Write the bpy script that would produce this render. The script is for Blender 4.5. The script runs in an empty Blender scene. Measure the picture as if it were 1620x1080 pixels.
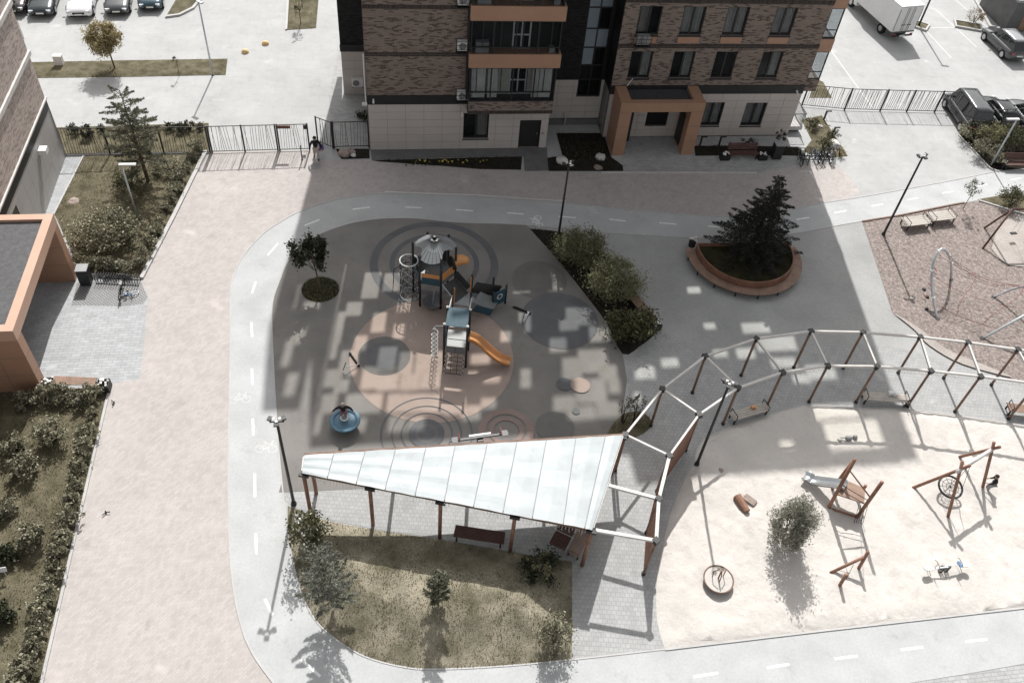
import bpy, bmesh, math, random
import numpy as np
from mathutils import Vector, Matrix
from mathutils.geometry import delaunay_2d_cdt
random.seed(7); RNG = np.random.default_rng(7)
SC = bpy.context.scene
COL = SC.collection
PI = math.pi

# ------------------------------------------------------------------ camera
CAM_H = 34.0; FPX = 1380.0; NAD = (-137.0, 1258.0)        # focal length and nadir point, in pixels of the 1620 px photo
_up = -Vector((NAD[0], NAD[1], FPX)).normalized()
_fw = Vector((0, 0, 1)); _fw = (_fw - _fw.dot(_up) * _up).normalized()
_rt = _fw.cross(_up)
if _rt.x < 0: _rt = -_rt
RM = Matrix((_rt, _fw, _up))
cam = bpy.data.cameras.new('camera'); camo = bpy.data.objects.new('camera', cam); COL.objects.link(camo)
cam.sensor_width = 36.0; cam.lens = 36.0 * FPX / 1620.0; cam.clip_start = 0.5; cam.clip_end = 2000
ax, ay, az = RM @ Vector((1, 0, 0)), RM @ Vector((0, -1, 0)), RM @ Vector((0, 0, -1))
camo.matrix_world = Matrix(((ax.x, ay.x, az.x, 0), (ax.y, ay.y, az.y, 0), (ax.z, ay.z, az.z, CAM_H), (0, 0, 0, 1)))
SC.camera = camo

# ------------------------------------------------------------------ sky, sun, exposure
SUN_V = Vector((0.066, -0.968, -1.0))                    # the way the sunlight travels
world = bpy.data.worlds.new('World'); SC.world = world; world.use_nodes = True
wn = world.node_tree.nodes; wl = world.node_tree.links
sky = wn.new('ShaderNodeTexSky'); sky.sky_type = 'NISHITA'; sky.sun_disc = False
sky.sun_elevation = math.radians(45.9); sky.sun_rotation = math.radians(-3.9)
sky.air_density = 1.2; sky.dust_density = 3.5; sky.ozone_density = 0.6
hsv = wn.new('ShaderNodeHueSaturation'); hsv.inputs['Saturation'].default_value = .12; wl.new(sky.outputs[0], hsv.inputs['Color'])
wl.new(hsv.outputs[0], wn['Background'].inputs[0]); wn['Background'].inputs[1].default_value = 0.082
sun = bpy.data.lights.new('sun', 'SUN'); sun.energy = 2.95; sun.angle = math.radians(0.6); sun.color = (1.0, 0.985, 0.96)
suno = bpy.data.objects.new('sun', sun); COL.objects.link(suno); suno.location = (-5, 60, 80)
suno.rotation_euler = SUN_V.to_track_quat('-Z', 'Y').to_euler()
SC.view_settings.view_transform = 'Standard'; SC.view_settings.look = 'None'
SC.view_settings.exposure = 0.86; SC.view_settings.gamma = 1.0
SC.view_settings.use_curve_mapping = False

# ------------------------------------------------------------------ helpers
def g(px, py, z=0.0):
    """point of the place, at height z, that the photo shows at pixel (px, py)"""
    d = RM @ Vector((px - 810, py - 540, FPX)); t = (z - CAM_H) / d.z
    return Vector((d.x * t, d.y * t, z))
def V(*a): return Vector(a)
def spl(pts, n=6):
    out = []; P = [Vector(p) for p in pts]
    for i in range(len(P) - 1):
        p0, p1, p2, p3 = P[max(i - 1, 0)], P[i], P[i + 1], P[min(i + 2, len(P) - 1)]
        for k in range(n):
            t = k / n
            out.append(.5 * ((2 * p1) + (p2 - p0) * t + (2 * p0 - 5 * p1 + 4 * p2 - p3) * t * t + (3 * p1 - p0 - 3 * p2 + p3) * t ** 3))
    out.append(P[-1]); return out
class MB:
    def __init__(s): s.v = []; s.f = []; s.m = []; s.cur = 0
    def add(s, vs, fs):
        b = len(s.v); s.v += [tuple(p) for p in vs]; s.f += [tuple(b + i for i in f) for f in fs]; s.m += [s.cur] * len(fs); return s
    def bx(s, x0, x1, y0, y1, z0, z1):
        return s.add([(x0,y0,z0),(x1,y0,z0),(x1,y1,z0),(x0,y1,z0),(x0,y0,z1),(x1,y0,z1),(x1,y1,z1),(x0,y1,z1)],
                     [(3,2,1,0),(4,5,6,7),(0,1,5,4),(1,2,6,5),(2,3,7,6),(3,0,4,7)])
    def box(s, c, sz, rz=0.0, tilt=None):
        M = Matrix.Rotation(rz, 3, 'Z')
        if tilt is not None: M = M @ tilt
        vs = []
        for z in (-.5, .5):
            for x, y in ((-.5,-.5),(.5,-.5),(.5,.5),(-.5,.5)): vs.append(Vector(c) + M @ Vector((x*sz[0], y*sz[1], z*sz[2])))
        return s.add(vs, [(3,2,1,0),(4,5,6,7),(0,1,5,4),(1,2,6,5),(2,3,7,6),(3,0,4,7)])
    def beam(s, p, q, w, h, up=(0,0,1)):
        p, q = Vector(p), Vector(q); d = (q - p).normalized(); u = Vector(up)
        if abs(d.dot(u)) > .98: u = Vector((0,1,0))
        r = d.cross(u).normalized(); u = r.cross(d)
        vs = [e + r*(a*w/2) + u*(b*h/2) for e in (p, q) for a, b in ((-1,-1),(1,-1),(1,1),(-1,1))]
        return s.add(vs, [(0,1,2,3),(7,6,5,4),(0,4,5,1),(1,5,6,2),(2,6,7,3),(3,7,4,0)])
    def tube(s, pts, r, n=8, close=False, caps=True):
        P = [Vector(p) for p in pts]; k = len(P); R = r if isinstance(r, (list, tuple)) else [r]*k
        up = None; rings = []
        for i in range(k):
            if close: d = P[(i+1) % k] - P[i-1]
            else: d = P[min(i+1, k-1)] - P[max(i-1, 0)]
            d = d.normalized() if d.length > 1e-9 else Vector((0,0,1))
            if up is None: up = Vector((0,0,1)) if abs(d.z) < .9 else Vector((1,0,0))
            a = d.cross(up)
            if a.length < 1e-6: a = d.orthogonal()
            a.normalize(); up = a.cross(d).normalized()
            rings.append([P[i] + R[i]*(math.cos(2*PI*j/n)*a + math.sin(2*PI*j/n)*up) for j in range(n)])
        vs = [p for rg in rings for p in rg]; fs = []
        for i in range(k if close else k-1):
            i2 = (i+1) % k
            for j in range(n): fs.append((i*n+j, i*n+(j+1)%n, i2*n+(j+1)%n, i2*n+j))
        if caps and not close: fs.append(tuple(range(n))[::-1]); fs.append(tuple((k-1)*n+j for j in range(n)))
        return s.add(vs, fs)
    def prism(s, poly, z0, z1):
        n = len(poly); vs = [(p[0], p[1], z0) for p in poly] + [(p[0], p[1], z1) for p in poly]
        ar = sum(poly[i][0]*poly[(i+1)%n][1] - poly[(i+1)%n][0]*poly[i][1] for i in range(n))
        fs = [tuple(range(n))[::-1], tuple(range(n, 2*n))] + [(i, (i+1)%n, n+(i+1)%n, n+i) for i in range(n)]
        if ar < 0: fs = [f[::-1] for f in fs]
        return s.add(vs, fs)
    def lathe(s, prof, n=16, c=(0,0,0)):
        vs = [(c[0]+r*math.cos(2*PI*j/n), c[1]+r*math.sin(2*PI*j/n), c[2]+z) for r, z in prof for j in range(n)]
        fs = [(i*n+j, i*n+(j+1)%n, (i+1)*n+(j+1)%n, (i+1)*n+j) for i in range(len(prof)-1) for j in range(n)]
        fs += [tuple(range(n))[::-1], tuple((len(prof)-1)*n+j for j in range(n))]
        return s.add(vs, fs)
    def loft(s, rings, closed=True, caps=True):
        n = len(rings[0]); vs = [p for r in rings for p in r]; fs = []
        for i in range(len(rings)-1):
            for j in range(n if closed else n-1): fs.append((i*n+j, i*n+(j+1)%n, (i+1)*n+(j+1)%n, (i+1)*n+j))
        if caps and closed: fs.append(tuple(range(n))[::-1]); fs.append(tuple((len(rings)-1)*n+j for j in range(n)))
        return s.add(vs, fs)
    def mesh(s, name, off=None):
        me = bpy.data.meshes.new(name); vs = s.v
        if off is not None: vs = [(a-off[0], b-off[1], c-off[2]) for a, b, c in vs]
        me.from_pydata(vs, [], s.f); me.update(); return me
    def build(s, name, m, parent=None, off=None, smooth=False, fix=True):
        me = s.mesh(name, off)
        for mm in (m if isinstance(m, (list, tuple)) else [m]): me.materials.append(M(mm) if isinstance(mm, str) else mm)
        if s.cur: me.polygons.foreach_set('material_index', s.m)
        if fix:
            b = bmesh.new(); b.from_mesh(me); bmesh.ops.recalc_face_normals(b, faces=b.faces); b.to_mesh(me); b.free()
        if smooth: me.polygons.foreach_set('use_smooth', [True]*len(me.polygons))
        o = bpy.data.objects.new(name, me); COL.objects.link(o)
        if parent is not None: o.parent = parent
        return o
def thing(name, label, cat, loc=(0,0,0), rz=0.0, group=None):
    o = bpy.data.objects.new(name, None); COL.objects.link(o); o.location = loc; o.rotation_euler = (0,0,rz); o.empty_display_size = .2
    return tag(o, label, cat, group)
def tag(o, label, cat, group=None):
    o['label'] = label; o['category'] = cat
    if group: o['group'] = group
    return o
def struct(o): o['kind'] = 'structure'; return o
def stuff(o, label=None, cat=None):
    o['kind'] = 'stuff'
    if label: o['label'] = label; o['category'] = cat
    return o
def copy_tree(o, parent=None):
    c = o.copy(); COL.objects.link(c); c.parent = parent
    for ch in list(o.children): copy_tree(ch, c)
    return c

# ------------------------------------------------------------------ materials
MATS = {}
def M(name): return MATS[name]
def _new(name):
    m = bpy.data.materials.new(name); m.use_nodes = True; MATS[name] = m
    nt = m.node_tree; return m, nt.nodes, nt.links, nt.nodes['Principled BSDF']
def mixc(N, L, fac, a, b, mode='MIX'):
    x = N.new('ShaderNodeMix'); x.data_type = 'RGBA'; x.blend_type = mode
    for sock, val in ((x.inputs[0], fac), (x.inputs[6], a), (x.inputs[7], b)):
        if hasattr(val, 'node'): L.new(val, sock)
        elif isinstance(val, (tuple, list)): sock.default_value = (*val[:3], 1)
        else: sock.default_value = val
    return x.outputs[2]
def noise(N, L, vec, scale, detail=3, rough=.55):
    n = N.new('ShaderNodeTexNoise'); n.inputs['Scale'].default_value = scale; n.inputs['Detail'].default_value = detail; n.inputs['Roughness'].default_value = rough
    L.new(vec, n.inputs['Vector']); return n.outputs['Fac']
def ramp(N, L, fac, a, b, ca=(0,0,0), cb=(1,1,1), interp='LINEAR'):
    r = N.new('ShaderNodeValToRGB'); r.color_ramp.interpolation = interp
    r.color_ramp.elements[0].position = a; r.color_ramp.elements[0].color = (*ca, 1); r.color_ramp.elements[1].position = b; r.color_ramp.elements[1].color = (*cb, 1)
    L.new(fac, r.inputs[0]); return r.outputs[0]
def sc(c, k): return tuple(min(1, x*k) for x in c)
def mat(name, c, rough=.8, var=.12, scale=2.0, bump=0.0, bscale=60.0, metal=0.0, spec=.3, c2=None, fine=0.0, fscale=40.0, coat=0.0, stain=0.0):
    m, N, L, P = _new(name)
    pos = N.new('ShaderNodeNewGeometry').outputs['Position']
    n1 = ramp(N, L, noise(N, L, pos, scale, 4), .3, .7)
    col = mixc(N, L, n1, sc(c, 1-var), c2 or sc(c, 1+var))
    if fine:
        n2 = ramp(N, L, noise(N, L, pos, fscale, 3, .7), .3, .7)
        col = mixc(N, L, 1.0, col, mixc(N, L, n2, sc((1,1,1), 1-fine), (1, 1, 1)), 'MULTIPLY')
    if stain:
        st = ramp(N, L, noise(N, L, pos, stain, 6, .7), .58, .72); col = mixc(N, L, 1.0, col, mixc(N, L, st, (1,1,1), (.84,.83,.82)), 'MULTIPLY')
        sp = ramp(N, L, noise(N, L, pos, stain*6, 2, .5), .70, .74); col = mixc(N, L, 1.0, col, mixc(N, L, sp, (1,1,1), (.88,.88,.88)), 'MULTIPLY')
    L.new(col, P.inputs['Base Color'])
    P.inputs['Roughness'].default_value = rough; P.inputs['Metallic'].default_value = metal; P.inputs['Specular IOR Level'].default_value = spec
    P.inputs['Coat Weight'].default_value = coat
    if bump:
        b = N.new('ShaderNodeBump'); b.inputs['Strength'].default_value = bump; b.inputs['Distance'].default_value = .05
        L.new(noise(N, L, pos, bscale, 4), b.inputs['Height']); L.new(b.outputs[0], P.inputs['Normal'])
    return m
def paver(name, c, bw, bh, rot=11.7, mortar=.012, var=.1, joint=.6, big=.1, rough=.9, off=.5, c2=None, fine=.12, hexa=False):
    m, N, L, P = _new(name)
    pos = N.new('ShaderNodeNewGeometry').outputs['Position']
    mp = N.new('ShaderNodeMapping'); mp.inputs['Rotation'].default_value = (0, 0, -math.radians(rot)); L.new(pos, mp.inputs[0])
    b = N.new('ShaderNodeTexBrick'); L.new(mp.outputs[0], b.inputs['Vector']); b.offset = off
    b.inputs['Scale'].default_value = 1; b.inputs['Brick Width'].default_value = bw; b.inputs['Row Height'].default_value = bh
    b.inputs['Mortar Size'].default_value = mortar; b.inputs['Mortar Smooth'].default_value = .3; b.inputs['Bias'].default_value = 0
    b.inputs['Color1'].default_value = (*sc(c, 1-var), 1); b.inputs['Color2'].default_value = (*(c2 or sc(c, 1+var)), 1); b.inputs['Mortar'].default_value = (*sc(c, joint), 1)
    big1 = ramp(N, L, noise(N, L, pos, .35, 5, .6), .3, .7); big2 = ramp(N, L, noise(N, L, pos, 1.7, 4, .65), .35, .65)
    col = mixc(N, L, 1.0, b.outputs['Color'], mixc(N, L, big1, sc((1,1,1), 1-big), (1,1,1)), 'MULTIPLY')
    col = mixc(N, L, 1.0, col, mixc(N, L, big2, sc((1,1,1), 1-fine), (1,1,1)), 'MULTIPLY')
    st = ramp(N, L, noise(N, L, pos, .8, 7, .72), .56, .72); col = mixc(N, L, 1.0, col, mixc(N, L, st, (1,1,1), (.86,.855,.85)), 'MULTIPLY')
    lt = ramp(N, L, noise(N, L, pos, .55, 3, .5), .66, .74); col = mixc(N, L, lt, col, sc(c, 1.12))
    L.new(col, P.inputs['Base Color']); P.inputs['Roughness'].default_value = rough; P.inputs['Specular IOR Level'].default_value = .25
    bp = N.new('ShaderNodeBump'); bp.inputs['Strength'].default_value = .35; bp.inputs['Distance'].default_value = .01; bp.invert = True
    L.new(b.outputs['Fac'], bp.inputs['Height']); L.new(bp.outputs[0], P.inputs['Normal'])
    return m
def brickwall(name, tan, dark, mort, p_dark=.3, bw=.29, bh=.075, rough=.9):
    m, N, L, P = _new(name)
    oc = N.new('ShaderNodeTexCoord').outputs['Object']; sx = N.new('ShaderNodeSeparateXYZ'); L.new(oc, sx.inputs[0])
    ad = N.new('ShaderNodeMath'); L.new(sx.outputs[0], ad.inputs[0]); L.new(sx.outputs[1], ad.inputs[1])
    cb = N.new('ShaderNodeCombineXYZ'); L.new(ad.outputs[0], cb.inputs[0]); L.new(sx.outputs[2], cb.inputs[1])
    b = N.new('ShaderNodeTexBrick'); L.new(cb.outputs[0], b.inputs['Vector']); b.offset = .43; b.offset_frequency = 2
    b.inputs['Scale'].default_value = 1; b.inputs['Brick Width'].default_value = bw; b.inputs['Row Height'].default_value = bh
    b.inputs['Mortar Size'].default_value = .006; b.inputs['Color1'].default_value = (0,0,0,1); b.inputs['Color2'].default_value = (1,1,1,1); b.inputs['Mortar'].default_value = (.6,.6,.6,1)
    isd = ramp(N, L, b.outputs['Color'], p_dark, p_dark+.02)
    tint = ramp(N, L, b.outputs['Color'], .3, 1.0, sc(tan, .85), sc(tan, 1.12))
    col = mixc(N, L, isd, dark, tint)
    blot = ramp(N, L, noise(N, L, oc, .8, 4), .3, .75); col = mixc(N, L, 1.0, col, mixc(N, L, blot, (.86,.86,.86), (1,1,1)), 'MULTIPLY')
    col = mixc(N, L, b.outputs['Fac'], col, mort)
    L.new(col, P.inputs['Base Color']); P.inputs['Roughness'].default_value = rough; P.inputs['Specular IOR Level'].default_value = .2
    bp = N.new('ShaderNodeBump'); bp.inputs['Strength'].default_value = .5; bp.inputs['Distance'].default_value = .01; bp.invert = True
    L.new(b.outputs['Fac'], bp.inputs['Height']); L.new(bp.outputs[0], P.inputs['Normal'])
    return m
def leafmat(name, dark, light, trans=.25, rough=.6):
    m, N, L, P = _new(name)
    ri = N.new('ShaderNodeNewGeometry').outputs['Random Per Island']
    oi = N.new('ShaderNodeObjectInfo').outputs['Random']
    col = mixc(N, L, ri, dark, light)
    k = N.new('ShaderNodeMapRange'); k.inputs['To Min'].default_value = .82; k.inputs['To Max'].default_value = 1.15; L.new(oi, k.inputs['Value'])
    hs = N.new('ShaderNodeHueSaturation'); L.new(k.outputs[0], hs.inputs['Value']); L.new(col, hs.inputs['Color']); col = hs.outputs[0]
    L.new(col, P.inputs['Base Color']); P.inputs['Roughness'].default_value = rough; P.inputs['Specular IOR Level'].default_value = .25
    t = N.new('ShaderNodeBsdfTranslucent'); L.new(col, t.inputs[0])
    x = N.new('ShaderNodeMixShader'); x.inputs[0].default_value = trans; L.new(P.outputs[0], x.inputs[1]); L.new(t.outputs[0], x.inputs[2])
    L.new(x.outputs[0], N['Material Output'].inputs[0]); return m
def glass(name, tint, trans, rough=.05, gl=(.02,.022,.025)):
    m, N, L, P = _new(name)
    P.inputs['Base Color'].default_value = (*gl, 1); P.inputs['Roughness'].default_value = rough; P.inputs['Specular IOR Level'].default_value = .6
    t = N.new('ShaderNodeBsdfTransparent'); t.inputs[0].default_value = (*tint, 1)
    x = N.new('ShaderNodeMixShader'); x.inputs[0].default_value = trans; L.new(P.outputs[0], x.inputs[1]); L.new(t.outputs[0], x.inputs[2])
    L.new(x.outputs[0], N['Material Output'].inputs[0]); return m

# ground
paver('concrete', (.43,.43,.425), 1.2, 1.2, mortar=.02, var=.02, joint=.94, big=.14, fine=.07)
paver('pink_paver', (.455,.415,.395), .22, .11, rot=56.7, mortar=.008, var=.04, joint=.92, big=.10, c2=(.49,.452,.432), fine=.1)
paver('grey_paver', (.42,.42,.415), .32, .16, mortar=.012, var=.09, joint=.66, big=.12)
paver('plaza_paver', (.43,.44,.445), .45, .18, rot=11.7, mortar=.012, var=.08, joint=.68, big=.12)
paver('small_paver', (.40,.40,.395), .2, .2, rot=3, mortar=.014, var=.06, joint=.8, big=.1, off=.5)
paver('grate_paver', (.40,.40,.395), .13, .13, rot=56.7, mortar=.035, var=.06, joint=.55, big=.1, off=0)
mat('path_asphalt', (.455,.46,.458), .92, .09, .55, .15, 45, fine=.12, fscale=9, stain=.9)
mat('rubber', (.228,.216,.203), .95, .12, .5, .25, 70, spec=.2, fine=.15, fscale=30, stain=.7)
mat('rubber_brown', (.37,.295,.258), .95, .10, .5, .25, 70, spec=.2, fine=.12, fscale=30, stain=.7)
mat('rubber_dark', (.145,.147,.154), .95, .10, .9, .25, 70, spec=.2, fine=.15, fscale=30)
mat('rubber_grey', (.175,.168,.16), .95, .10, .9, .25, 70, spec=.2, fine=.15, fscale=30)
mat('rubber_pink', (.26,.20,.18), .95, .08, .9, .25, 70, spec=.2)
mat('court', (.36,.36,.352), .92, .13, .4, .15, 50, fine=.14, fscale=6, stain=.8)
mat('paint_white', (.80,.80,.79), .7, .1, 5, fine=.15, fscale=25)
mat('paint_worn', (.52,.52,.51), .8, .12, 6)
mat('kerb', (.45,.44,.43), .9, .08, 1.5)
mat('kerb_rust', (.20,.13,.10), .8, .2, 3)
mat('sand', (.56,.527,.492), .98, .07, .5, .6, 5.0, spec=.1, fine=.10, fscale=14, stain=.6)
mat('mulch', (.36,.305,.28), .98, .30, 5.0, 1.0, 14, spec=.1, fine=.6, fscale=11)
mat('sand_dirty', (.43,.39,.36), .98, .12, .8, .8, 8.0, spec=.1, fine=.25, fscale=14)
mat('soil', (.035,.03,.024), .98, .3, 3, .9, 20, spec=.1, fine=.4, fscale=20)
mat('grass_dry', (.19,.175,.115), .98, .25, .9, .8, 30, spec=.1, c2=(.43,.385,.295), fine=.35, fscale=16)
mat('grass', (.125,.115,.068), .98, .25, 1.3, .8, 30, spec=.1, c2=(.235,.205,.14), fine=.45, fscale=18)
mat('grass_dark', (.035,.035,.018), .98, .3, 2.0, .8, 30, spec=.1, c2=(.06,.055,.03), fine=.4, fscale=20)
mat('gravel', (.20,.20,.205), .98, .15, 4, 1.0, 45, spec=.1, fine=.5, fscale=40)
mat('gravel_dark', (.105,.105,.11), .98, .15, 4, 1.0, 45, spec=.1, fine=.5, fscale=40)
# building
brickwall('brick', (.255,.200,.168), (.098,.075,.064), (.235,.20,.178), .25)
brickwall('brick_pale', (.52,.44,.40), (.34,.27,.245), (.48,.43,.40), .25)
brickwall('brick_black', (.022,.021,.022), (.010,.010,.011), (.03,.03,.03), .4, .25, .07, .6)
brickwall('soldier', (.060,.048,.043), (.035,.03,.028), (.15,.13,.115), .5, .07, .26)
mat('tile', (.51,.465,.43), .55, .05, .6, spec=.4, fine=.05, fscale=8)
mat('tile_joint', (.20,.18,.17), .9)
mat('tile_grey', (.40,.385,.375), .6, .05, .6, spec=.4, fine=.06, fscale=8)
mat('black_metal', (.016,.0155,.016), .55, .2, 3, spec=.5)
mat('dark_frame', (.018,.0175,.018), .5, .15, 3, spec=.5)
mat('orange_panel', (.385,.225,.148), .5, .05, .8, spec=.45, fine=.06, fscale=3)
mat('orange_pale', (.50,.325,.24), .5, .05, .8, spec=.45)
mat('interior', (.012,.012,.013), .9)
mat('room', (.035,.033,.032), .9, .2, 1)
mat('curtain', (.74,.72,.68), .95, .12, 2)
mat('curtain_warm', (.64,.59,.53), .95, .12, 2)
mat('white_plastic', (.70,.70,.69), .45, .06, 3, spec=.5)
mat('grey_plastic', (.30,.30,.30), .5, .1, 3)
mat('foundation', (.155,.155,.155), .9, .12, 1.5, fine=.2, fscale=12)
glass('window_glass', (.85,.87,.88), .78)
glass('balcony_glass', (.9,.92,.93), .85)
glass('added_sun_glass', (.95,.95,.93), 1.0)  # clear panes for the invented openings that let the sun patches through
# metal, wood, plastic
mat('post_wood', (.23,.145,.105), .65, .25, 2.5, .3, 60, fine=.3, fscale=30)
mat('log_wood', (.29,.155,.105), .65, .25, 2.5, .3, 60, fine=.25, fscale=30)
mat('bench_wood', (.30,.20,.15), .65, .22, 2.0, .2, 60, fine=.25, fscale=20)
mat('bench_dark', (.115,.06,.05), .6, .2, 2.0, .2, 60, fine=.25, fscale=20)
mat('bench_grey', (.42,.385,.345), .7, .15, 2.0, .2, 60)
mat('slat_red', (.26,.135,.09), .6, .2, 2.0, .2, 60, fine=.25, fscale=20)
mat('beam_paint', (.60,.575,.55), .5, .08, 2, fine=.12, fscale=15)
mat('steel', (.62,.64,.65), .28, .06, 3, metal=.85, spec=.5)
mat('galv', (.50,.53,.55), .4, .08, 3, metal=.4, spec=.5)
mat('rail_white', (.66,.67,.68), .35, .06, 3, metal=.2)
mat('lamp_metal', (.026,.026,.028), .5, .15, 3, spec=.4)
mat('lamp_head', (.5,.5,.49), .4, .05, 3)
mat('canopy_sheet', (.43,.46,.468), .5, .05, .7, .08, 2.5, spec=.25, fine=.10, fscale=1.6, stain=.5)
mat('canopy_seam', (.30,.31,.315), .6)
mat('play_grey', (.16,.165,.17), .45, .08, 2, spec=.4)
mat('play_light', (.27,.285,.29), .5, .06, 2, spec=.4)
mat('play_navy', (.022,.068,.098), .4, .12, 2, spec=.45)
mat('play_blue', (.035,.115,.165), .35, .12, 2, spec=.45)
mat('play_orange', (.56,.26,.095), .35, .06, 2, spec=.5)
mat('play_black', (.018,.018,.020), .45, .1, 2, spec=.4)
mat('climb_board', (.050,.050,.052), .6, .15, 3)
mat('rope', (.03,.03,.032), .8); mat('rope_red', (.30,.08,.065), .8); mat('knob_white', (.72,.72,.70), .5); mat('rope_pale', (.52,.42,.40), .8)
mat('spin_blue', (.11,.20,.27), .5, .05, 2, spec=.25); mat('spin_deep', (.014,.060,.085), .7, .08, 2, spec=.1)
mat('stone_white', (.58,.56,.53), .9, .12, 5, .5, 12); mat('stone_brown', (.30,.24,.21), .9, .2, 4, .5, 12)
mat('ball_yellow', (.66,.47,.24), .6, .08, 4)
mat('flower_white', (.75,.74,.70), .8); mat('flower_yellow', (.55,.45,.10), .8)
mat('tyre', (.018,.018,.018), .85, .1, 5); mat('rim', (.45,.46,.47), .3, .05, 3, metal=.8)
mat('plate_white', (.72,.72,.70), .5); mat('lamp_glass', (.55,.57,.60), .12, .05, 3, spec=.7); mat('lamp_red', (.30,.02,.02), .2, .05, 3, spec=.6)
def paint(name, c, rough=.22, metal=.3): return mat(name, c, rough, .04, 1.0, metal=metal, spec=.5, coat=.5)
paint('car_black', (.012,.012,.014)); paint('car_white', (.78,.78,.78), .3, 0); paint('car_grey', (.075,.078,.08)); paint('car_green', (.035,.045,.048)); paint('car_teal', (.030,.062,.082)); paint('car_brown', (.040,.033,.033)); paint('car_silver', (.30,.31,.32))
mat('car_glass', (.012,.014,.016), .06, .05, 1, spec=.8); mat('box_white', (.74,.74,.73), .5, .04, .8, fine=.06, fscale=3); mat('box_line', (.10,.10,.10), .6)
mat('sky_glass', (.22,.27,.31), .08, .05, 1, spec=.8)
mat('skin', (.42,.27,.20), .6); mat('cloth_black', (.018,.017,.020), .9); mat('cloth_beige', (.42,.38,.33), .9); mat('cloth_pink', (.25,.16,.18), .9); mat('cloth_purple', (.16,.11,.30), .8, .2, 20); mat('hair_dark', (.03,.022,.018), .7); mat('hair_grey', (.17,.15,.135), .8); mat('cloth_white', (.70,.70,.70), .9); mat('shoe', (.02,.02,.02), .7); mat('cloth_grey', (.30,.30,.30), .9); mat('bag_blue', (.10,.22,.40), .7, .3, 12)
# foliage
mat('bark', (.10,.075,.055), .95, .25, 6, .6, 30); mat('bark_dark', (.04,.032,.027), .95, .25, 6, .6, 30)
leafmat('leaf_green', (.045,.047,.022), (.145,.142,.075)); leafmat('leaf_pale', (.115,.11,.07), (.38,.36,.26), .2)
leafmat('leaf_willow', (.125,.125,.07), (.29,.28,.165)); leafmat('leaf_dark', (.018,.022,.012), (.06,.066,.036), .15)
leafmat('leaf_autumn', (.17,.14,.07), (.44,.37,.21), .4); leafmat('needle_pine', (.065,.07,.048), (.24,.235,.165), .35)
leafmat('needle_blue', (.12,.13,.11), (.40,.40,.33), .35); leafmat('needle_spruce', (.014,.018,.014), (.058,.062,.05), .15); leafmat('needle_sand', (.13,.13,.105), (.42,.41,.34), .45)
leafmat('leaf_yellowish', (.12,.115,.05), (.34,.32,.19), .3); leafmat('grass_blade', (.20,.18,.12), (.50,.45,.345), .35); leafmat('grass_blade_green', (.085,.082,.046), (.25,.225,.145), .3); leafmat('grass_blade_dark', (.018,.02,.010), (.055,.055,.03), .2)
leafmat('leaf_reed', (.20,.15,.09), (.38,.31,.21), .2)
# ------------------------------------------------------------------ the setting: ground, paving, paths, beds
def inside(p, poly):
    x, y = p[0], p[1]; c = False; n = len(poly); j = n - 1
    for i in range(n):
        xi, yi, xj, yj = poly[i][0], poly[i][1], poly[j][0], poly[j][1]
        if (yi > y) != (yj > y) and x < (xj-xi)*(y-yi)/(yj-yi)+xi: c = not c
        j = i
    return c
def edist(p, poly):
    P = np.array([(q[0], q[1]) for q in poly]); Q = np.roll(P, -1, 0); d = Q - P; w = np.array([p[0], p[1]]) - P
    t = np.clip((w*d).sum(1)/np.maximum((d*d).sum(1), 1e-9), 0, 1); e = w - t[:, None]*d
    return float(np.sqrt((e*e).sum(1)).min())
def wp(pix, z=0.0): return [g(p[0], p[1], z) for p in pix]
def sheet(name, poly, z, m, parent=None):
    b = MB(); b.add([(p[0], p[1], z) for p in poly], [tuple(range(len(poly)))])
    me = b.mesh(name); me.materials.append(M(m))
    bm = bmesh.new(); bm.from_mesh(me); bmesh.ops.triangulate(bm, faces=bm.faces)
    for f in bm.faces:
        f.normal_update()
        if f.normal.z < 0: f.normal_flip()
    bm.to_mesh(me); bm.free()
    o = bpy.data.objects.new(name, me); COL.objects.link(o)
    if parent is not None: o.parent = parent
    else: struct(o)
    return o
def terrain(name, poly, m, zf, step=.5, parent=None):
    pts = [Vector((p[0], p[1])) for p in poly]; n = len(pts)
    xs = [p.x for p in pts]; ys = [p.y for p in pts]; allp = list(pts)
    x = min(xs)
    while x < max(xs):
        y = min(ys)
        while y < max(ys):
            q = Vector((x + random.uniform(-.3,.3)*step, y + random.uniform(-.3,.3)*step))
            if inside(q, pts) and edist(q, pts) > step*.35: allp.append(q)
            y += step
        x += step
    vs, es, fs, *_ = delaunay_2d_cdt(allp, [(i, (i+1) % n) for i in range(n)], [], 1, 1e-4)
    V3 = [(v.x, v.y, zf(v, edist(v, pts))) for v in vs]
    me = bpy.data.meshes.new(name); me.from_pydata(V3, [], [tuple(f) for f in fs]); me.materials.append(M(m))
    me.polygons.foreach_set('use_smooth', [True]*len(me.polygons)); me.update()
    bm = bmesh.new(); bm.from_mesh(me)
    for f in bm.faces:
        f.normal_update()
        if f.normal.z < 0: f.normal_flip()
    bm.to_mesh(me); bm.free()
    o = bpy.data.objects.new(name, me); COL.objects.link(o)
    if parent is not None: o.parent = parent
    else: struct(o)
    return o
def strip(pts, w, z0, z1, closed=False):
    """kerb running along a line of ground points"""
    b = MB(); P = [Vector((p[0], p[1], 0)) for p in pts]; rings = []
    for i in range(len(P)):
        d = (P[min(i+1, len(P)-1)] - P[max(i-1, 0)]).normalized(); n = Vector((-d.y, d.x, 0))*w/2
        rings.append([(P[i]-n)+V(0,0,z0), (P[i]+n)+V(0,0,z0), (P[i]+n)+V(0,0,z1), (P[i]-n)+V(0,0,z1)])
    return b.loft(rings)
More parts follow.
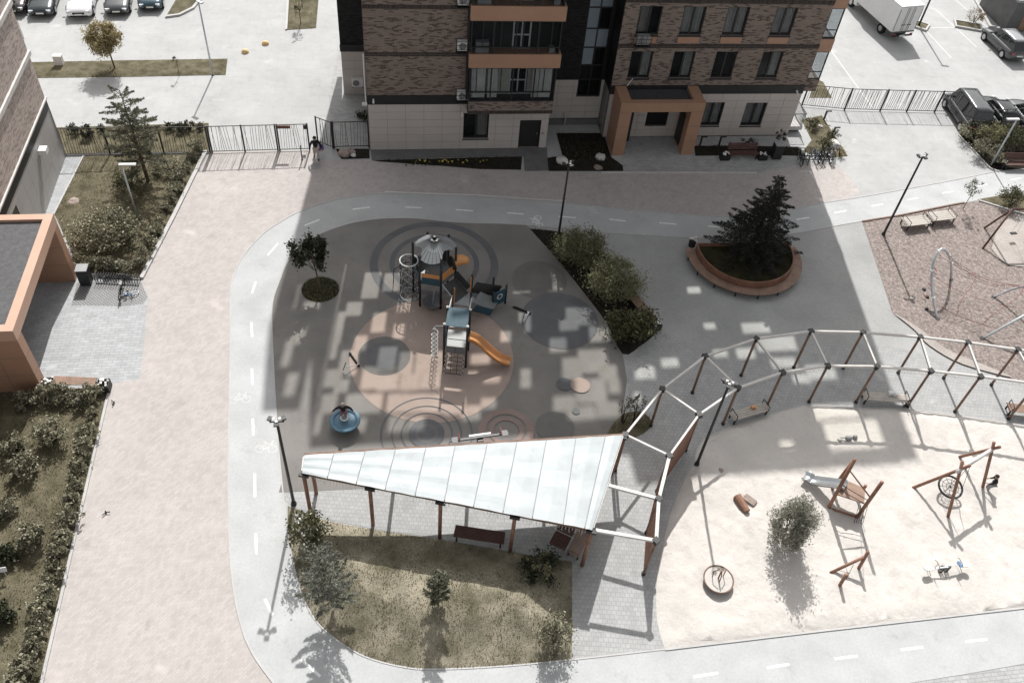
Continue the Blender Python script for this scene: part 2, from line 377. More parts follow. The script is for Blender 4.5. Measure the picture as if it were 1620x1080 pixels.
def kerb(pix, w=.1, h=.05, m='kerb', name='kerb', parent=None, z=0.0):
    o = strip(wp(pix), w, z-.02, z+h).build(name, m, parent)
    if parent is None: struct(o)
    return o
def tufts(name, poly, n, hmin, hmax, m, zf, parent, wid=.014, keep=None):
    """short grass blades, three to a tuft"""
    P = np.array([(q[0], q[1]) for q in poly]); lo, hi = P.min(0), P.max(0); vs = []; fs = []; k = 0; tries = 0
    pl = [(q[0], q[1]) for q in poly]
    while k < n and tries < n*6:
        tries += 1; x, y = RNG.uniform(lo, hi)
        if not inside((x, y), pl): continue
        if keep and not keep(x, y): continue
        z = zf(x, y); k += 1
        for _ in range(3):
            a = RNG.uniform(0, 6.28); h = RNG.uniform(hmin, hmax); ln = RNG.uniform(.2, .9)*h; ca, sa = math.cos(a), math.sin(a); b = len(vs)
            vs += [(x-sa*wid, y+ca*wid, z-.01), (x+sa*wid, y-ca*wid, z-.01), (x+ca*ln, y+sa*ln, z+h)]; fs.append((b, b+1, b+2))
    me = bpy.data.meshes.new(name); me.from_pydata(vs, [], fs); me.materials.append(M(m)); o = bpy.data.objects.new(name, me); COL.objects.link(o); o.parent = parent; o['kind'] = 'stuff'
    return o

b = MB(); b.add([(-420,-120,0),(420,-120,0),(420,600,0),(-420,600,0)], [(0,1,2,3)]); struct(b.build('ground', 'concrete'))

P_OUT = spl([(470,1120),(437,1085),(398,1030),(378,975),(366,900),(362,800),(362,700),(364,600),(365,520),(365,457),(374,426),(388,401),(415,371),(444,351),(473,335.5),(524,318),(569,310),(609,306),(700,309),(800,315),(902,322.6),(1005,333),(1143,343),(1200,340),(1245,332.8),(1300,321.6),(1367,311),(1500,286.7),(1640,258)])
P_IN = spl([(1640,959),(1500,975),(1300,997),(1100,1021),(1030,1029),(905,1043),(800,1053),(700,1058),(640,1055),(570,1035),(510,993),(482,950),(466,900),(457,850),(449,790),(440,700),(435,620),(431,540),(431,480),(444,440),(451,422),(467,395.6),(498,374.4),(533,360),(567,351),(607,346),(660,346),(725,352),(831,356),(950,367.5),(1037,373),(1110,377),(1180,377),(1261,368.5),(1313,359),(1364,350),(1424,341),(1500,325.6),(1640,300)])
# pink block paving: the road beside the left building and the forecourt of the brick building
pink = wp([(327,238),(495,238),(497,256),(530,254),(585,252),(825,270),(866,272),(951,273),(1197,273),(1262,262),(1312,258),(1335,268),(1364,306),(1330,317),(1290,324),(1200,340),(1143,343),(1005,333),(902,322.6),(800,315),(700,309),(609,306),(569,310),(524,318),(473,335.5),(444,351),(415,371),(388,401),(374,426),(365,457),(362,700),(366,900),(378,975),(398,1030),(437,1085),(500,1160),(50,1160),(65,1080),(120,840),(175,606),(222,442)])
ROAD = sheet('road', pink, .004, 'pink_paver')
for mx, my, mr in ((499,263,.42),):
    c = g(mx, my); MB().lathe([(mr*.82,.0),(mr*.82,.012),(.05,.013)], 24, (c.x, c.y, .003)).build('manhole_cover', 'court', ROAD); 

# plaza in front of the left entrance
plaza = wp([(223,443),(235,470),(232,500),(222,600),(175,606),(60,612),(-60,612),(-60,330),(60,330),(103,247),(135,247),(84,340),(118,440)])
sheet('plaza', plaza, .008, 'plaza_paver')
sheet('bicycle_parking_pavement', wp([(122,447),(222,445),(234,470),(226,481),(192,484),(113,483)]), .012, 'grate_paver')
# cycle path with its dashes
out_w = [g(p[0], p[1]) for p in P_OUT]; in_w = [g(p[0], p[1]) for p in P_IN]
lower_edge = [(1640,1046),(1520,1067),(1419,1083),(1300,1100),(1100,1130),(900,1150),(700,1160),(560,1150)]
path_poly = [g(*p) for p in lower_edge] + out_w + in_w[::-1]
path = sheet('cycle_path', path_poly, .012, 'path_asphalt')
DASH = [((476,1042.5),(507,1069.5)),((419,947),(431.5,973)),((404.5,843.5),(406,876.5)),((403,749),(403.5,786)),((400,662),(401,689)),((398.5,583),(399.5,608.5)),((397.7,510),(399,533)),((399,463.7),(404.6,445.5)),((423.6,404),(439.5,385.3)),((482,357),(506,347.5)),((558,331.5),(585.5,328)),((640.8,327.8),(667,329)),((720.8,332),(749,334)),((802,337),(829,339)),((883.4,342.5),(910.7,344.7)),((963.6,347.3),(990,350)),((1043,352.7),(1070,355)),((1120,358),(1145,360)),((1260,347.5),(1280,344.4)),((1319.6,337),(1339,333.5)),((1379,326.4),(1397,323)),((1435,316.7),(1453,313)),((1490.7,306),(1508,303)),((1545,295.5),(1562,292)),((1599,285),(1615,282)),((1097.5,1070),(1136,1064)),((1212.8,1056),(1248.6,1050)),((1320,1041.7),(1356.7,1037)),((1425,1027.5),(1460.6,1023)),((1527,1014.7),(1562,1010.6))]
for a, c in DASH:
    a, c = g(*a), g(*c); d = (c-a).normalized(); n = V(-d.y, d.x, 0)*.055
    sheet('lane_dash', [a-n, c-n, c+n, a+n], .0165, 'paint_white', path)
def cycle_mark(px, py, s, rz, m):
    c = g(px, py); b = MB(); cr, sr = math.cos(rz), math.sin(rz)
    def pt(x, y): return (c.x + s*(x*cr - y*sr), c.y + s*(x*sr + y*cr))
    def line(p, q, w=.045):
        p, q = Vector(pt(*p)), Vector(pt(*q)); d = (q-p).normalized(); n = Vector((-d.y, d.x))*w*s
        k = len(b.v); b.add([(*(p-n), .0165), (*(q-n), .0165), (*(q+n), .0165), (*(p+n), .0165)], [(0,1,2,3)])
    for cx in (-.5, .5):
        for i in range(14):
            a0, a1 = 2*PI*i/14, 2*PI*(i+1)/14; line((cx+.33*math.cos(a0), .33*math.sin(a0)), (cx+.33*math.cos(a1), .33*math.sin(a1)))
    zz = [(-.5,0),(-.1,.5),(.38,.5),(0,0),(-.5,0)]
    for p, q in zip(zz, zz[1:]): line(p, q)
    line((0,0), (-.16,.66)); line((-.28,.66), (-.04,.66)); line((.5,0), (.34,.72)); line((.34,.72), (.5,.78))
    # the strokes cross: keep each a hair above the last
    vs = [(x, y, z + .00004*(i//4)) for i, (x, y, z) in enumerate(b.v)]; b.v = vs
    return b.build('bicycle_symbol', m, path)
cycle_mark(852, 350, .62, PI/2+.2, 'paint_white'); cycle_mark(936, 334, .6, -PI/2+.2, 'paint_worn'); cycle_mark(380, 632, .6, .2, 'paint_worn'); cycle_mark(421, 710, .6, .1, 'paint_worn')
kerb(P_OUT[4:], .07, .022, 'kerb', z=.012); kerb([p for p in P_IN if p[0] < 1370], .06, .02, 'kerb', z=.012)
kerb([(609,304.5),(750,309.5),(895,319.5)], .12, .05, 'beam_paint', z=.01); kerb([(951,273.5),(1075,273.7),(1197,274)], .1, .06, 'beam_paint', z=.008)
# tiled strip at the lower right
sheet('tile_pavement', wp([(1419,1084),(1520,1068),(1640,1047),(1700,1140),(1380,1150)]), .018, 'grey_paver')
# grey court between the shrubs, the planter and the curved pergola, then the block paving under the pergola
court_i = [p for p in P_IN if 840 < p[0] < 1368 and p[1] < 400]
court = wp([(838,358)] + [(p[0], p[1]) for p in court_i] + [(1412,495),(1446,522),(1468,547),(1522,576),(1640,610),(1640,672),(1581,667),(1440,648),(1357,646),(1283,641),(1235,651),(1151,678),(1100,720),(1070,780),(1045,880),(1040,940),(1052,1026),(905,1042),(905,800),(985,690),(1000,600),(985,545),(940,480),(880,410)])
sheet('court', court, .008, 'court')
perg = wp([(985,545),(1030,505),(1060,530),(1100,560),(1170,560),(1280,545),(1412,548),(1522,578),(1640,612),(1640,672),(1581,667),(1440,648),(1357,646),(1283,641),(1235,651),(1151,678),(1100,720),(1070,780),(1045,880),(1040,940),(1052,1026),(905,1042),(905,885),(840,878),(690,850),(600,838),(520,822),(462,800),(449,790),(442,778),(600,770),(985,700),(1000,640),(990,600)])
sheet('paved_walk', perg, .010, 'small_paver')
# rubber play surface with its circles
rub = wp([(p[0], p[1]) for p in P_IN if p[0] < 836 and 340 < p[1] < 776] + [(838,360),(852,378),(880,410),(915,450),(945,484),(968,520),(985,560),(992,600),(985,650),(965,693),(930,720),(700,770),(600,772),(441,779)])
rubber = sheet('rubber_playground_surface', rub, .016, 'rubber')
zc = [.020]
def disc(x, y, r0, r1, m, n=72):
    zc[0] += .0022; z = zc[0]; b = MB()
    for i in range(n):
        a0, a1 = 2*PI*i/n, 2*PI*(i+1)/n; c0, s0, c1, s1 = math.cos(a0), math.sin(a0), math.cos(a1), math.sin(a1)
        if r0 > 0: b.add([(x+r0*c0,y+r0*s0,z),(x+r1*c0,y+r1*s0,z),(x+r1*c1,y+r1*s1,z),(x+r0*c1,y+r0*s1,z)], [(0,1,2,3)])
        else: b.add([(x,y,z),(x+r1*c0,y+r1*s0,z),(x+r1*c1,y+r1*s1,z)], [(0,1,2)])
    o = b.build('rubber_ring' if r0 > 0 else 'rubber_circle', m, rubber); return o
disc(-4.87, 36.5, 3.2, 3.65, 'rubber_dark'); disc(-4.87, 36.5, 2.25, 2.55, 'rubber_dark')
disc(-4.0, 29.45, 0, 4.2, 'rubber_brown')
c = g(608,563); disc(c.x, c.y, 0, 1.33, 'rubber_grey'); disc(c.x, c.y, 0, .92, 'rubber_dark')
c = g(853,443); disc(c.x, c.y, 0, 1.55, 'rubber_grey')
disc(2.45, 33.1, 0, 2.1, 'rubber_dark')
c = g(675,686); disc(c.x, c.y, 2.13, 2.2, 'rubber_dark'); disc(c.x, c.y, 1.62, 1.68, 'rubber_dark'); disc(c.x, c.y, 1.18, 1.24, 'rubber_dark'); disc(c.x, c.y, 0, .85, 'rubber_dark'); disc(c.x, c.y, .42, .55, 'rubber_grey')
c = g(801,682); disc(c.x, c.y, 1.0, 1.35, 'rubber_pink'); disc(c.x, c.y, .62, .85, 'rubber_pink')
c = g(878,676); disc(c.x, c.y, 0, .95, 'rubber_grey')
c = g(893,608); disc(c.x, c.y, 0, .42, 'rubber_dark'); c = g(911,651); disc(c.x, c.y, 0, .2, 'rubber_dark'); c = g(918,610); disc(c.x, c.y, 0, .5, 'rubber_brown')
# sand pit
sandp = wp(spl([(1098,735),(1108,702),(1151,678),(1235,651),(1283,641),(1357,646),(1440,648),(1581,667),(1660,684)], 4) + [Vector((1660,958)), Vector((1300,997.5)), Vector((1052,1027))] + spl([(1052,1027),(1040,985),(1038,930),(1045,880),(1060,815),(1078,768),(1098,735)], 4)[1:-1])
PITS = [(g(1180,800), .7, .12), (g(1140,748), .5, .1), (g(1515,785), .9, .12), (g(1275,762), .6, .1), (g(1330,830), .8, .1), (g(1290,858), .5, .06), (g(1490,912), .8, .08), (g(1134,925), .9, .08), (g(1390,900), .6, .06), (g(1240,950), .7, .06), (g(1440,830), .6, .06), (g(1120,830), .5, .06)]
def sandz(v, d):
    z = sandz0(v, d)
    for c, r, dp in PITS:
        q = math.hypot(v.x-c.x, v.y-c.y)/r
        if q < 1.6: z += dp*(.35*math.exp(-((q-1)/.25)**2) - .45*math.exp(-(q/.7)**2))
    return max(z, .014)
def sandz0(v, d): return .05*min(1, d/.4) + .018 + .05*min(1, d/.6)*(.5 + .5*math.sin(v.x*1.3+1)*math.sin(v.y*1.7)) + (random.uniform(0, .06) if d > .05 else 0)
sand = terrain('sand_pit', sandp, 'sand', sandz, .22)
kerb(spl([(1098,735),(1108,702),(1151,678),(1235,651),(1283,641),(1357,646),(1440,648),(1581,667),(1660,684)], 4), .06, .05, 'kerb')
kerb([(1052,1027.5),(1300,998),(1660,957)], .07, .05, 'kerb')
# wood-chip play area at the right
mulp = wp([(1364,351),(1424,341.5),(1500,326),(1525,321.5),(1548,318),(1600,334),(1660,350),(1660,615)] + [(p[0], p[1]) for p in spl([(1660,615),(1580,594),(1522,576),(1468,547),(1446,522),(1412,495)], 4)])
mul = terrain('wood_chip_area', mulp, 'mulch', lambda v, d: .02 + (random.uniform(0,.05) if d > .1 else 0), .4)
kerb([(1364,351),(1424,341.5),(1500,326),(1525,321.5)], .09, .09, 'kerb_rust'); kerb([(1548,318),(1600,334),(1640,345)], .12, .1, 'kerb')
sheet('sand_patch', wp(spl([(1568,395),(1575,370),(1590,350),(1620,342),(1670,345),(1670,425),(1625,424),(1590,418),(1568,395)], 4)), .085, 'sand_dirty')
sheet('sand_margin', wp(spl([(1412,496),(1446,523),(1470,548),(1522,577),(1600,598),(1560,580),(1500,555),(1450,518),(1412,496)], 4)), .08, 'sand_dirty')
grasspolys = {}
def bed(name, poly, m, h=.06, blade='grass_blade_green', dens=9, bl=(.04,.11), dome=0.0, R=2.0, step=.5):
    def zf(v, d):
        t = min(1, d/R); return .02 + min(h, d*.6) + dome*t*t*(3-2*t) + (random.uniform(-.02,.02) if d > .1 else 0)
    o = terrain(name, poly, m, zf, step)
    def zs(x, y):
        d = edist((x, y), poly); t = min(1, d/R); return .02 + min(h, d*.6) + dome*t*t*(3-2*t)
    ar = abs(sum(poly[i][0]*poly[(i+1)%len(poly)][1] - poly[(i+1)%len(poly)][0]*poly[i][1] for i in range(len(poly))))/2
    if dens: tufts('grass', poly, int(ar*dens), bl[0], bl[1], blade, zs, o)
    return o, zs
def pxp(pts): return wp(pts)
MOUND = wp(spl([(455,800),(457,850),(466,900),(482,950),(510,993),(570,1034),(640,1054),(700,1057),(800,1052),(905,1042)], 4) + [Vector((905,960))] + spl([(905,888),(840,878),(770,866),(690,852),(600,839),(520,824),(462,802)], 3)[:-1])
mound, mound_z = bed('lawn_mound', MOUND, 'grass_dry', .05, 'grass_blade', 150, (.02,.07), .7, 2.4, .35)
bedL, bedL_z = bed('lawn_left', wp([(173,612),(120,842),(62,1085),(45,1160),(-120,1160),(-120,622),(60,618)]), 'grass', .06, 'grass_blade_green', 90, (.02,.07))
bedU, bedU_z = bed('lawn_upper_left', wp([(133,247),(324,244),(222,440),(126,430),(112,395),(86,338)]), 'grass', .06, 'grass_blade_green', 70, (.02,.07))
kerb([(326,240),(274,345),(224,441)], .22, .12, 'kerb'); kerb([(176,605),(121,840),(66,1082),(50,1150)], .12, .08, 'kerb'); kerb([(133,246),(85,340)], .1, .06, 'kerb')
bed('grass_strip_fence', wp([(60,203),(330,195),(333,240),(75,244)]), 'grass', .05, 'grass_blade_green', 30, (.02,.06))
bed('grass_strip_far', wp([(40,99),(200,96),(360,93.5),(357,119),(200,122),(40,124)]), 'grass', .05, 'grass_blade_green', 20, (.02,.06))
bed('grass_island_far', wp([(262,28),(290,-20),(330,-25),(305,15),(283,25)]), 'grass', .1, None, 0); kerb([(262,28),(284,25),(306,14),(325,-10)], .2, .14)
bed('grass_bed_far', wp([(453,48),(500,45),(506,-25),(457,-25)]), 'grass', .08, 'grass_blade_green', 6); kerb([(453,48),(457,-20)], .15, .1)
bed('grass_strip_right', wp([(1268,190),(1300,183),(1341,247),(1312,250),(1270,240),(1284,222)]), 'grass', .05, 'grass_blade_green', 30, (.02,.06))
bed('grass_corner_right', wp([(1290,125),(1302,130),(1316,155),(1280,155)]), 'grass', .05, None, 0)
bed('grass_corner_play', wp([(1546,316),(1598,332),(1660,348),(1660,318),(1600,306)]), 'grass', .06, 'grass_blade_green', 30, (.02,.06))
bed('shrub_bed_right', wp([(1518,214),(1568,266),(1580,271),(1660,262),(1660,210),(1560,185)]), 'soil', .06, 'grass_blade_dark', 8); kerb([(1516,214),(1566,267),(1580,272)], .1, .08)
# beds in front of the brick building
bed('soil_bed_fence', wp([(531,236),(584,236),(585,251),(540,252)]), 'soil', .05, 'grass_blade_dark', 20, (.05,.15))
bed('soil_bed_wall', wp([(588,254),(700,251),(826,248),(824,269),(760,268),(700,263),(600,256)]), 'soil', .05, 'grass_blade_dark', 25, (.05,.15))
bed('soil_bed_recess', wp([(880,211),(955,211),(967,249),(985,262),(986,271),(868,271),(866,250),(890,247)]), 'soil', .05, 'grass_blade_dark', 25, (.05,.15))
bed('soil_bed_bench', wp([(1098,231),(1180,231),(1262,233),(1272,247),(1200,246),(1100,247)]), 'soil', .05, 'grass_blade_dark', 25, (.05,.15))
sheet('apron_wall', wp([(586,237.5),(865,233.5),(868,270),(830,271),(828,248),(700,250),(588,253.5)]), .014, 'foundation')
sheet('apron_entrance', wp([(985,247),(985,272),(1197,272.5),(1262,261),(1310,256),(1270,247),(1262,230),(1240,218),(1100,217),(990,190),(985,225)]), .014, 'grey_paver')
sheet('side_pavement', wp([(528,236),(520,150),(540,60),(570,60),(590,150),(590,236)]), .006, 'grey_paver')
# shrub bed of the playground, round tree pit, pergola weed patch
shrubbed, _ = bed('shrub_bed', wp(spl([(838,362),(890,368),(930,385),(985,430),(1010,470),(1038,520),(1012,548),(985,560),(960,512),(925,465),(885,415),(838,362)], 3)[:-1]), 'soil', .05, 'grass_blade_dark', 16, (.05,.18))
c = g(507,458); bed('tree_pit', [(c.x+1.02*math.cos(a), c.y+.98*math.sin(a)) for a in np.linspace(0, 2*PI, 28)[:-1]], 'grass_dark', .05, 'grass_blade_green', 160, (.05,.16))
bed('weed_patch', wp(spl([(958,690),(972,668),(992,652),(1020,655),(1032,672),(1010,690),(985,694)], 3)), 'grass', .04, 'grass_blade_green', 60, (.05,.2))
# parking bay lines and seams of the car parks
lots = [((1300,60),(1380,170)),((1480,15),(1545,75)),((1440,22),(1505,92)),((1450,45),(1552,43)),((1500,-10),(1575,55)),((1530,-10),(1610,62))]
for a, c in lots:
    a, c = g(*a), g(*c); d = (c-a).normalized(); n = V(-d.y, d.x, 0)*.06; o = sheet('bay_line', [a-n, c-n, c+n, a+n], .005, 'paint_worn')
sheet('dark_lane', wp([(1536,-20),(1566,-20),(1620,45),(1620,70),(1566,42)]), .004, 'court')
kerb([(1530,-22),(1566,43),(1622,47)], .25, .12)
# ------------------------------------------------------------------ the brick apartment building
BA = math.radians(11.7); BO = g(586, 237)
BU = V(math.cos(BA), math.sin(BA), 0); BV = V(-math.sin(BA), math.cos(BA), 0)
def buv(px, py, z=0.0):
    q = g(px, py, z) - BO; return q.dot(BU), q.dot(BV)
def bw(u, v, z=0.0): return BO + BU*u + BV*v + V(0,0,z)
def fpl(px, py, v0):
    d = RM @ Vector((px-810, py-540, FPX)); C = V(0,0,CAM_H); t = (v0 - (C-BO).dot(BV))/d.dot(BV); p = C + d*t; q = p - BO
    return q.dot(BU), p.z
def wall_holes(b, u0, u1, z0, z1, v0, v1, holes, axis='u'):
    """slab from v0 to v1 with rectangular openings (u0, u1, z0, z1)"""
    us = sorted({u0, u1, *[min(max(h[k], u0), u1) for h in holes for k in (0, 1)]}); zs = sorted({z0, z1, *[min(max(h[k], z0), z1) for h in holes for k in (2, 3)]})
    def hole(i, j):
        if i < 0 or j < 0 or i >= len(us)-1 or j >= len(zs)-1: return True
        a, c = (us[i]+us[i+1])/2, (zs[j]+zs[j+1])/2
        return any(h[0] < a < h[1] and h[2] < c < h[3] for h in holes)
    def P(u, v, z): return (u, v, z) if axis == 'u' else (v, u, z)
    for i in range(len(us)-1):
        for j in range(len(zs)-1):
            if hole(i, j): continue
            a, c, d, e = us[i], us[i+1], zs[j], zs[j+1]
            b.add([P(a,v0,d),P(c,v0,d),P(c,v0,e),P(a,v0,e)], [(0,1,2,3)]); b.add([P(a,v1,d),P(c,v1,d),P(c,v1,e),P(a,v1,e)], [(3,2,1,0)])
            if hole(i-1, j): b.add([P(a,v0,d),P(a,v1,d),P(a,v1,e),P(a,v0,e)], [(3,2,1,0)])
            if hole(i+1, j): b.add([P(c,v0,d),P(c,v1,d),P(c,v1,e),P(c,v0,e)], [(0,1,2,3)])
            if hole(i, j-1): b.add([P(a,v0,d),P(c,v0,d),P(c,v1,d),P(a,v1,d)], [(3,2,1,0)])
            if hole(i, j+1): b.add([P(a,v0,e),P(c,v0,e),P(c,v1,e),P(a,v1,e)], [(0,1,2,3)])
    return b
BLD = thing('apartment_building', 'brown brick apartment building with black bands, orange balcony panels and orange entrance portal', 'building', BO, BA)
T0, T1, ST = 3.38, 4.0, 2.95
def window(u0, u1, z0, z1, v, cur=None, split=.5, fr='dark_frame', sill=True, parent=BLD):
    w = MB(); t = .07; vv = v + .1
    w.bx(u0, u1, vv, vv+.07, z0, z0+t); w.bx(u0, u1, vv, vv+.07, z1-t, z1); w.bx(u0, u0+t, vv, vv+.07, z0+t, z1-t); w.bx(u1-t, u1, vv, vv+.07, z0+t, z1-t)
    um = u0 + (u1-u0)*split; w.bx(um-t*.9, um+t*.9, vv-.01, vv+.08, z0+t, z1-t)
    o = w.build('window', fr, parent)
    MB().bx(u0+t, u1-t, vv+.03, vv+.04, z0+t, z1-t).build('pane', 'window_glass', o)
    r = MB().bx(u0, u1, vv+.36, vv+.38, z0, z1).build('room_back', 'room', o)
    if cur:
        c = MB()
        for side, kind in cur:
            a, e = (u0+t, um) if side == 'l' else ((um, u1-t) if side == 'r' else (u0+t, u1-t))
            n = max(4, int((e-a)/.06)); pts = []
            for i in range(n+1): pts.append((a+(e-a)*i/n, vv+.2+.03*math.sin(i*2.4)))
            for (x0, y0), (x1, y1) in zip(pts, pts[1:]): c.add([(x0,y0,z0+t),(x1,y1,z0+t),(x1,y1,z1-t),(x0,y0,z1-t)], [(0,1,2,3)])
        c.build('curtain', kind, o)
    if sill: MB().bx(u0-.05, u1+.05, v-.05, v+.1, z0-.09, z0-.004).build('sill', 'black_metal', o)
    return o
def panels(u0, u1, v, cols, rows, z0, z1, skip=(), m='tile', axis='u', parent=BLD):
    du, dz = (u1-u0)/cols, (z1-z0)/rows
    for i in range(cols):
        for j in range(rows):
            a, c, d, e = u0+i*du+.008, u0+(i+1)*du-.008, z0+j*dz+.008, z0+(j+1)*dz-.008
            rects = [(a, c, d, e)]
            for h in skip:
                out = []
                for (a1, c1, d1, e1) in rects:
                    if h[0] >= c1 or h[1] <= a1 or h[2] >= e1 or h[3] <= d1: out.append((a1,c1,d1,e1)); continue
                    if h[0] > a1+.02: out.append((a1, h[0], d1, e1))
                    if h[1] < c1-.02: out.append((h[1], c1, d1, e1))
                    m0, m1 = max(a1, h[0]), min(c1, h[1])
                    if h[2] > d1+.02: out.append((m0, m1, d1, h[2]))
                    if h[3] < e1-.02: out.append((m0, m1, h[3], e1))
                rects = out
            for (a1, c1, d1, e1) in rects:
                q = MB(); dv = random.uniform(0, .004)
                if axis == 'u': q.bx(a1, c1, v-.035-dv, v-.002, d1, e1)
                else: q.bx(v+.002, v+.035+dv, a1, c1, d1, e1)
                q.build('facade_panel', m, parent)
# openings, as (u0, u1, z0, z1)
W_GL = (5.98, 7.62, .78, 2.72)                       # ground floor, left wing
DOOR = (9.65, 11.05, .02, 2.16)
COLS = [(16.55,17.98),(19.33,20.75),(22.12,23.55),(25.26,26.66)]
W_GR = [(22.2,23.65,.88,2.72),(25.17,26.66,.84,2.68)]
# made-up openings in the unseen upper walls, shaped to drop sun patches on the yard
SD = V(-.066, .968, 1.0)
def sunwall(px, py, z=0.0):
    p = g(px, py, z)
    for v0, a, c in ((0.0, 0.0, 11.5), (1.06, 15.6, 28.9), (2.78, 11.5, 15.6), (6.5, -1.72, -.06)):
        t = (v0 - (p-BO).dot(BV))/SD.dot(BV); q = p + SD*t - BO; u = q.dot(BU)
        if a <= u <= c: return v0, u, q.z
    return None
def onplane(px, py, v0):
    p = g(px, py); t = (v0 - (p-BO).dot(BV))/SD.dot(BV); q = p + SD*t - BO; return q.dot(BU), q.z
SPOTS = [(462,473,22,36),(587,453,26,34),(620,448,24,24),(473,523,26,38),(531,520,26,42),(503,486,40,14),(599,512,20,26),(631,526,15,20),(660,505,17,18),(661,530,17,16),
 (487,573,26,32),(551,576,28,34),(487,606,26,24),(523,600,30,24),(612,570,26,32),(642,576,21,28),(673,573,28,32),(614,606,30,24),(648,607,26,22),(681,602,28,26),(742,598,22,14),(778,598,20,16),(800,534,12,14),
 (831,452,30,22),(873,448,28,24),(831,503,15,13),(852,500,13,18),(849,519,28,13),(905,499,13,16),(900,516,22,15),(929,503,22,22),(948,530,22,20),(860,572,30,36),(905,585,22,30),(938,573,34,32),(880,548,24,18),(866,618,28,30),(935,620,36,34),(920,655,34,20),
 (1098,460,13,8),(1123,517,11,8),(482,640,30,24),(499,672,18,30),(561,641,28,28),(566,675,22,20),(628,640,28,26),(660,640,28,26),(628,672,24,22),(690,640,26,26),(658,672,22,20),(745,655,24,20),(773,640,18,14),
 (1228,545,44,20),(1196,520,30,14),(1268,600,16,13),(1299,590,30,20),(1240,575,26,14),(1322,655,50,26),(1350,694,58,40),(1180,560,18,14),(985,575,26,22),(1020,590,22,18),(1060,575,18,12),(1000,630,18,14),(1245,710,12,10),(1140,560,14,10),(452,505,20,30),(455,560,18,36),(520,555,26,26),(570,545,18,20),(585,600,24,30),(590,640,26,26),(520,640,24,26),(540,612,20,18),(700,575,24,30),(715,610,24,24),(720,645,26,22),(560,490,22,18),(640,485,18,18),(760,570,24,14),(980,612,24,20),(962,592,20,22),(838,600,22,26),(893,640,26,22),(962,650,26,22),(460,610,20,30)]
HOLES = {0.0: [], 1.06: [], 2.78: [], 6.5: []}
for (cx, cy, w, h) in SPOTS:
    w, h = w*1.2+3, h*1.2+3
    pc = sunwall(cx, cy) or sunwall(cx+5, cy)
    if not pc: continue
    lim = {0.0: (.08, 11.15), 1.06: (15.95, 28.8), 2.78: (11.55, 15.5), 6.5: (-1.62, -.1)}[pc[0]]
    a = onplane(cx-w/2, cy+h/2, pc[0]); c = onplane(cx+w/2, cy-h/2, pc[0])
    u0, u1, z0, z1 = max(min(a[0], c[0]), lim[0]), min(max(a[0], c[0]), lim[1]), max(11.5, min(a[1], c[1])), max(a[1], c[1])
    if z1-z0 < .25 or u1-u0 < .2 or (pc[0] == 0.0 and z1 > 24) or z1 > 28.4: continue
    HOLES[pc[0]].append((round(u0, 2), round(u1, 2), round(z0, 2), round(z1, 2)))
ZT = 11.3
# --- left wing
b = MB(); wall_holes(b, .0, 11.5, 0, T0, 0, .35, [W_GL, DOOR]); b.build('ground_floor_wall', 'tile_joint', BLD)
b = MB(); b.bx(0, 11.5, .5, 12, 0, ZT-.1); b.bx(15.6, 28.88, 1.56, 12, 0, ZT-.1); b.bx(11.52, 15.58, 3.3, 12, 0, ZT-.1); b.build('inner_core', 'interior', BLD)
panels(0, 11.52, 0, 10, 6, .02, T0-.004, [W_GL, DOOR])
MB().bx(-.03, 6.2, -.06, .35, T0, T1).build('black_band', 'black_metal', BLD); MB().bx(11.3, 11.55, -.02, .35, T0, T1).build('black_band', 'black_metal', BLD)
wall = MB(); wall_holes(wall, 0, 11.5, T1, ZT, 0, .35, [(6.7,11.2,4.2,6.4),(6.7,11.2,7.2,9.3),(6.7,11.2,10.2,11.2)]); wall.build('brick_wall', 'brick', BLD)
for k in range(2):
    z = T1 + ST*(k+1) - .3
    MB().bx(-.035, 6.1, -.035, .02, z, z+.24).build('brick_course', 'soldier', BLD)
MB().bx(-.05, -.004, .02, 6.5, 0, ZT).build('gable_wall', 'brick', BLD)
window(*W_GL, 0, [('r', 'curtain_warm')], .5)
d = MB().bx(DOOR[0]+.05, DOOR[1]-.05, .12, .2, .03, DOOR[3]-.05).build('door', 'black_metal', BLD)
b = MB(); b.bx(DOOR[0], DOOR[0]+.05, .05, .3, .02, DOOR[3]); b.bx(DOOR[1]-.05, DOOR[1], .05, .3, .02, DOOR[3]); b.bx(DOOR[0]+.05, DOOR[1]-.05, .05, .3, DOOR[3]-.05, DOOR[3]); b.build('frame', 'dark_frame', d)
MB().bx(DOOR[1]-.2, DOOR[1]-.17, .06, .12, .95, 1.15).build('handle', 'steel', d)
MB().bx(11.18, 11.26, -.06, -.036, 1.1, 1.28).build('intercom', 'steel', BLD)
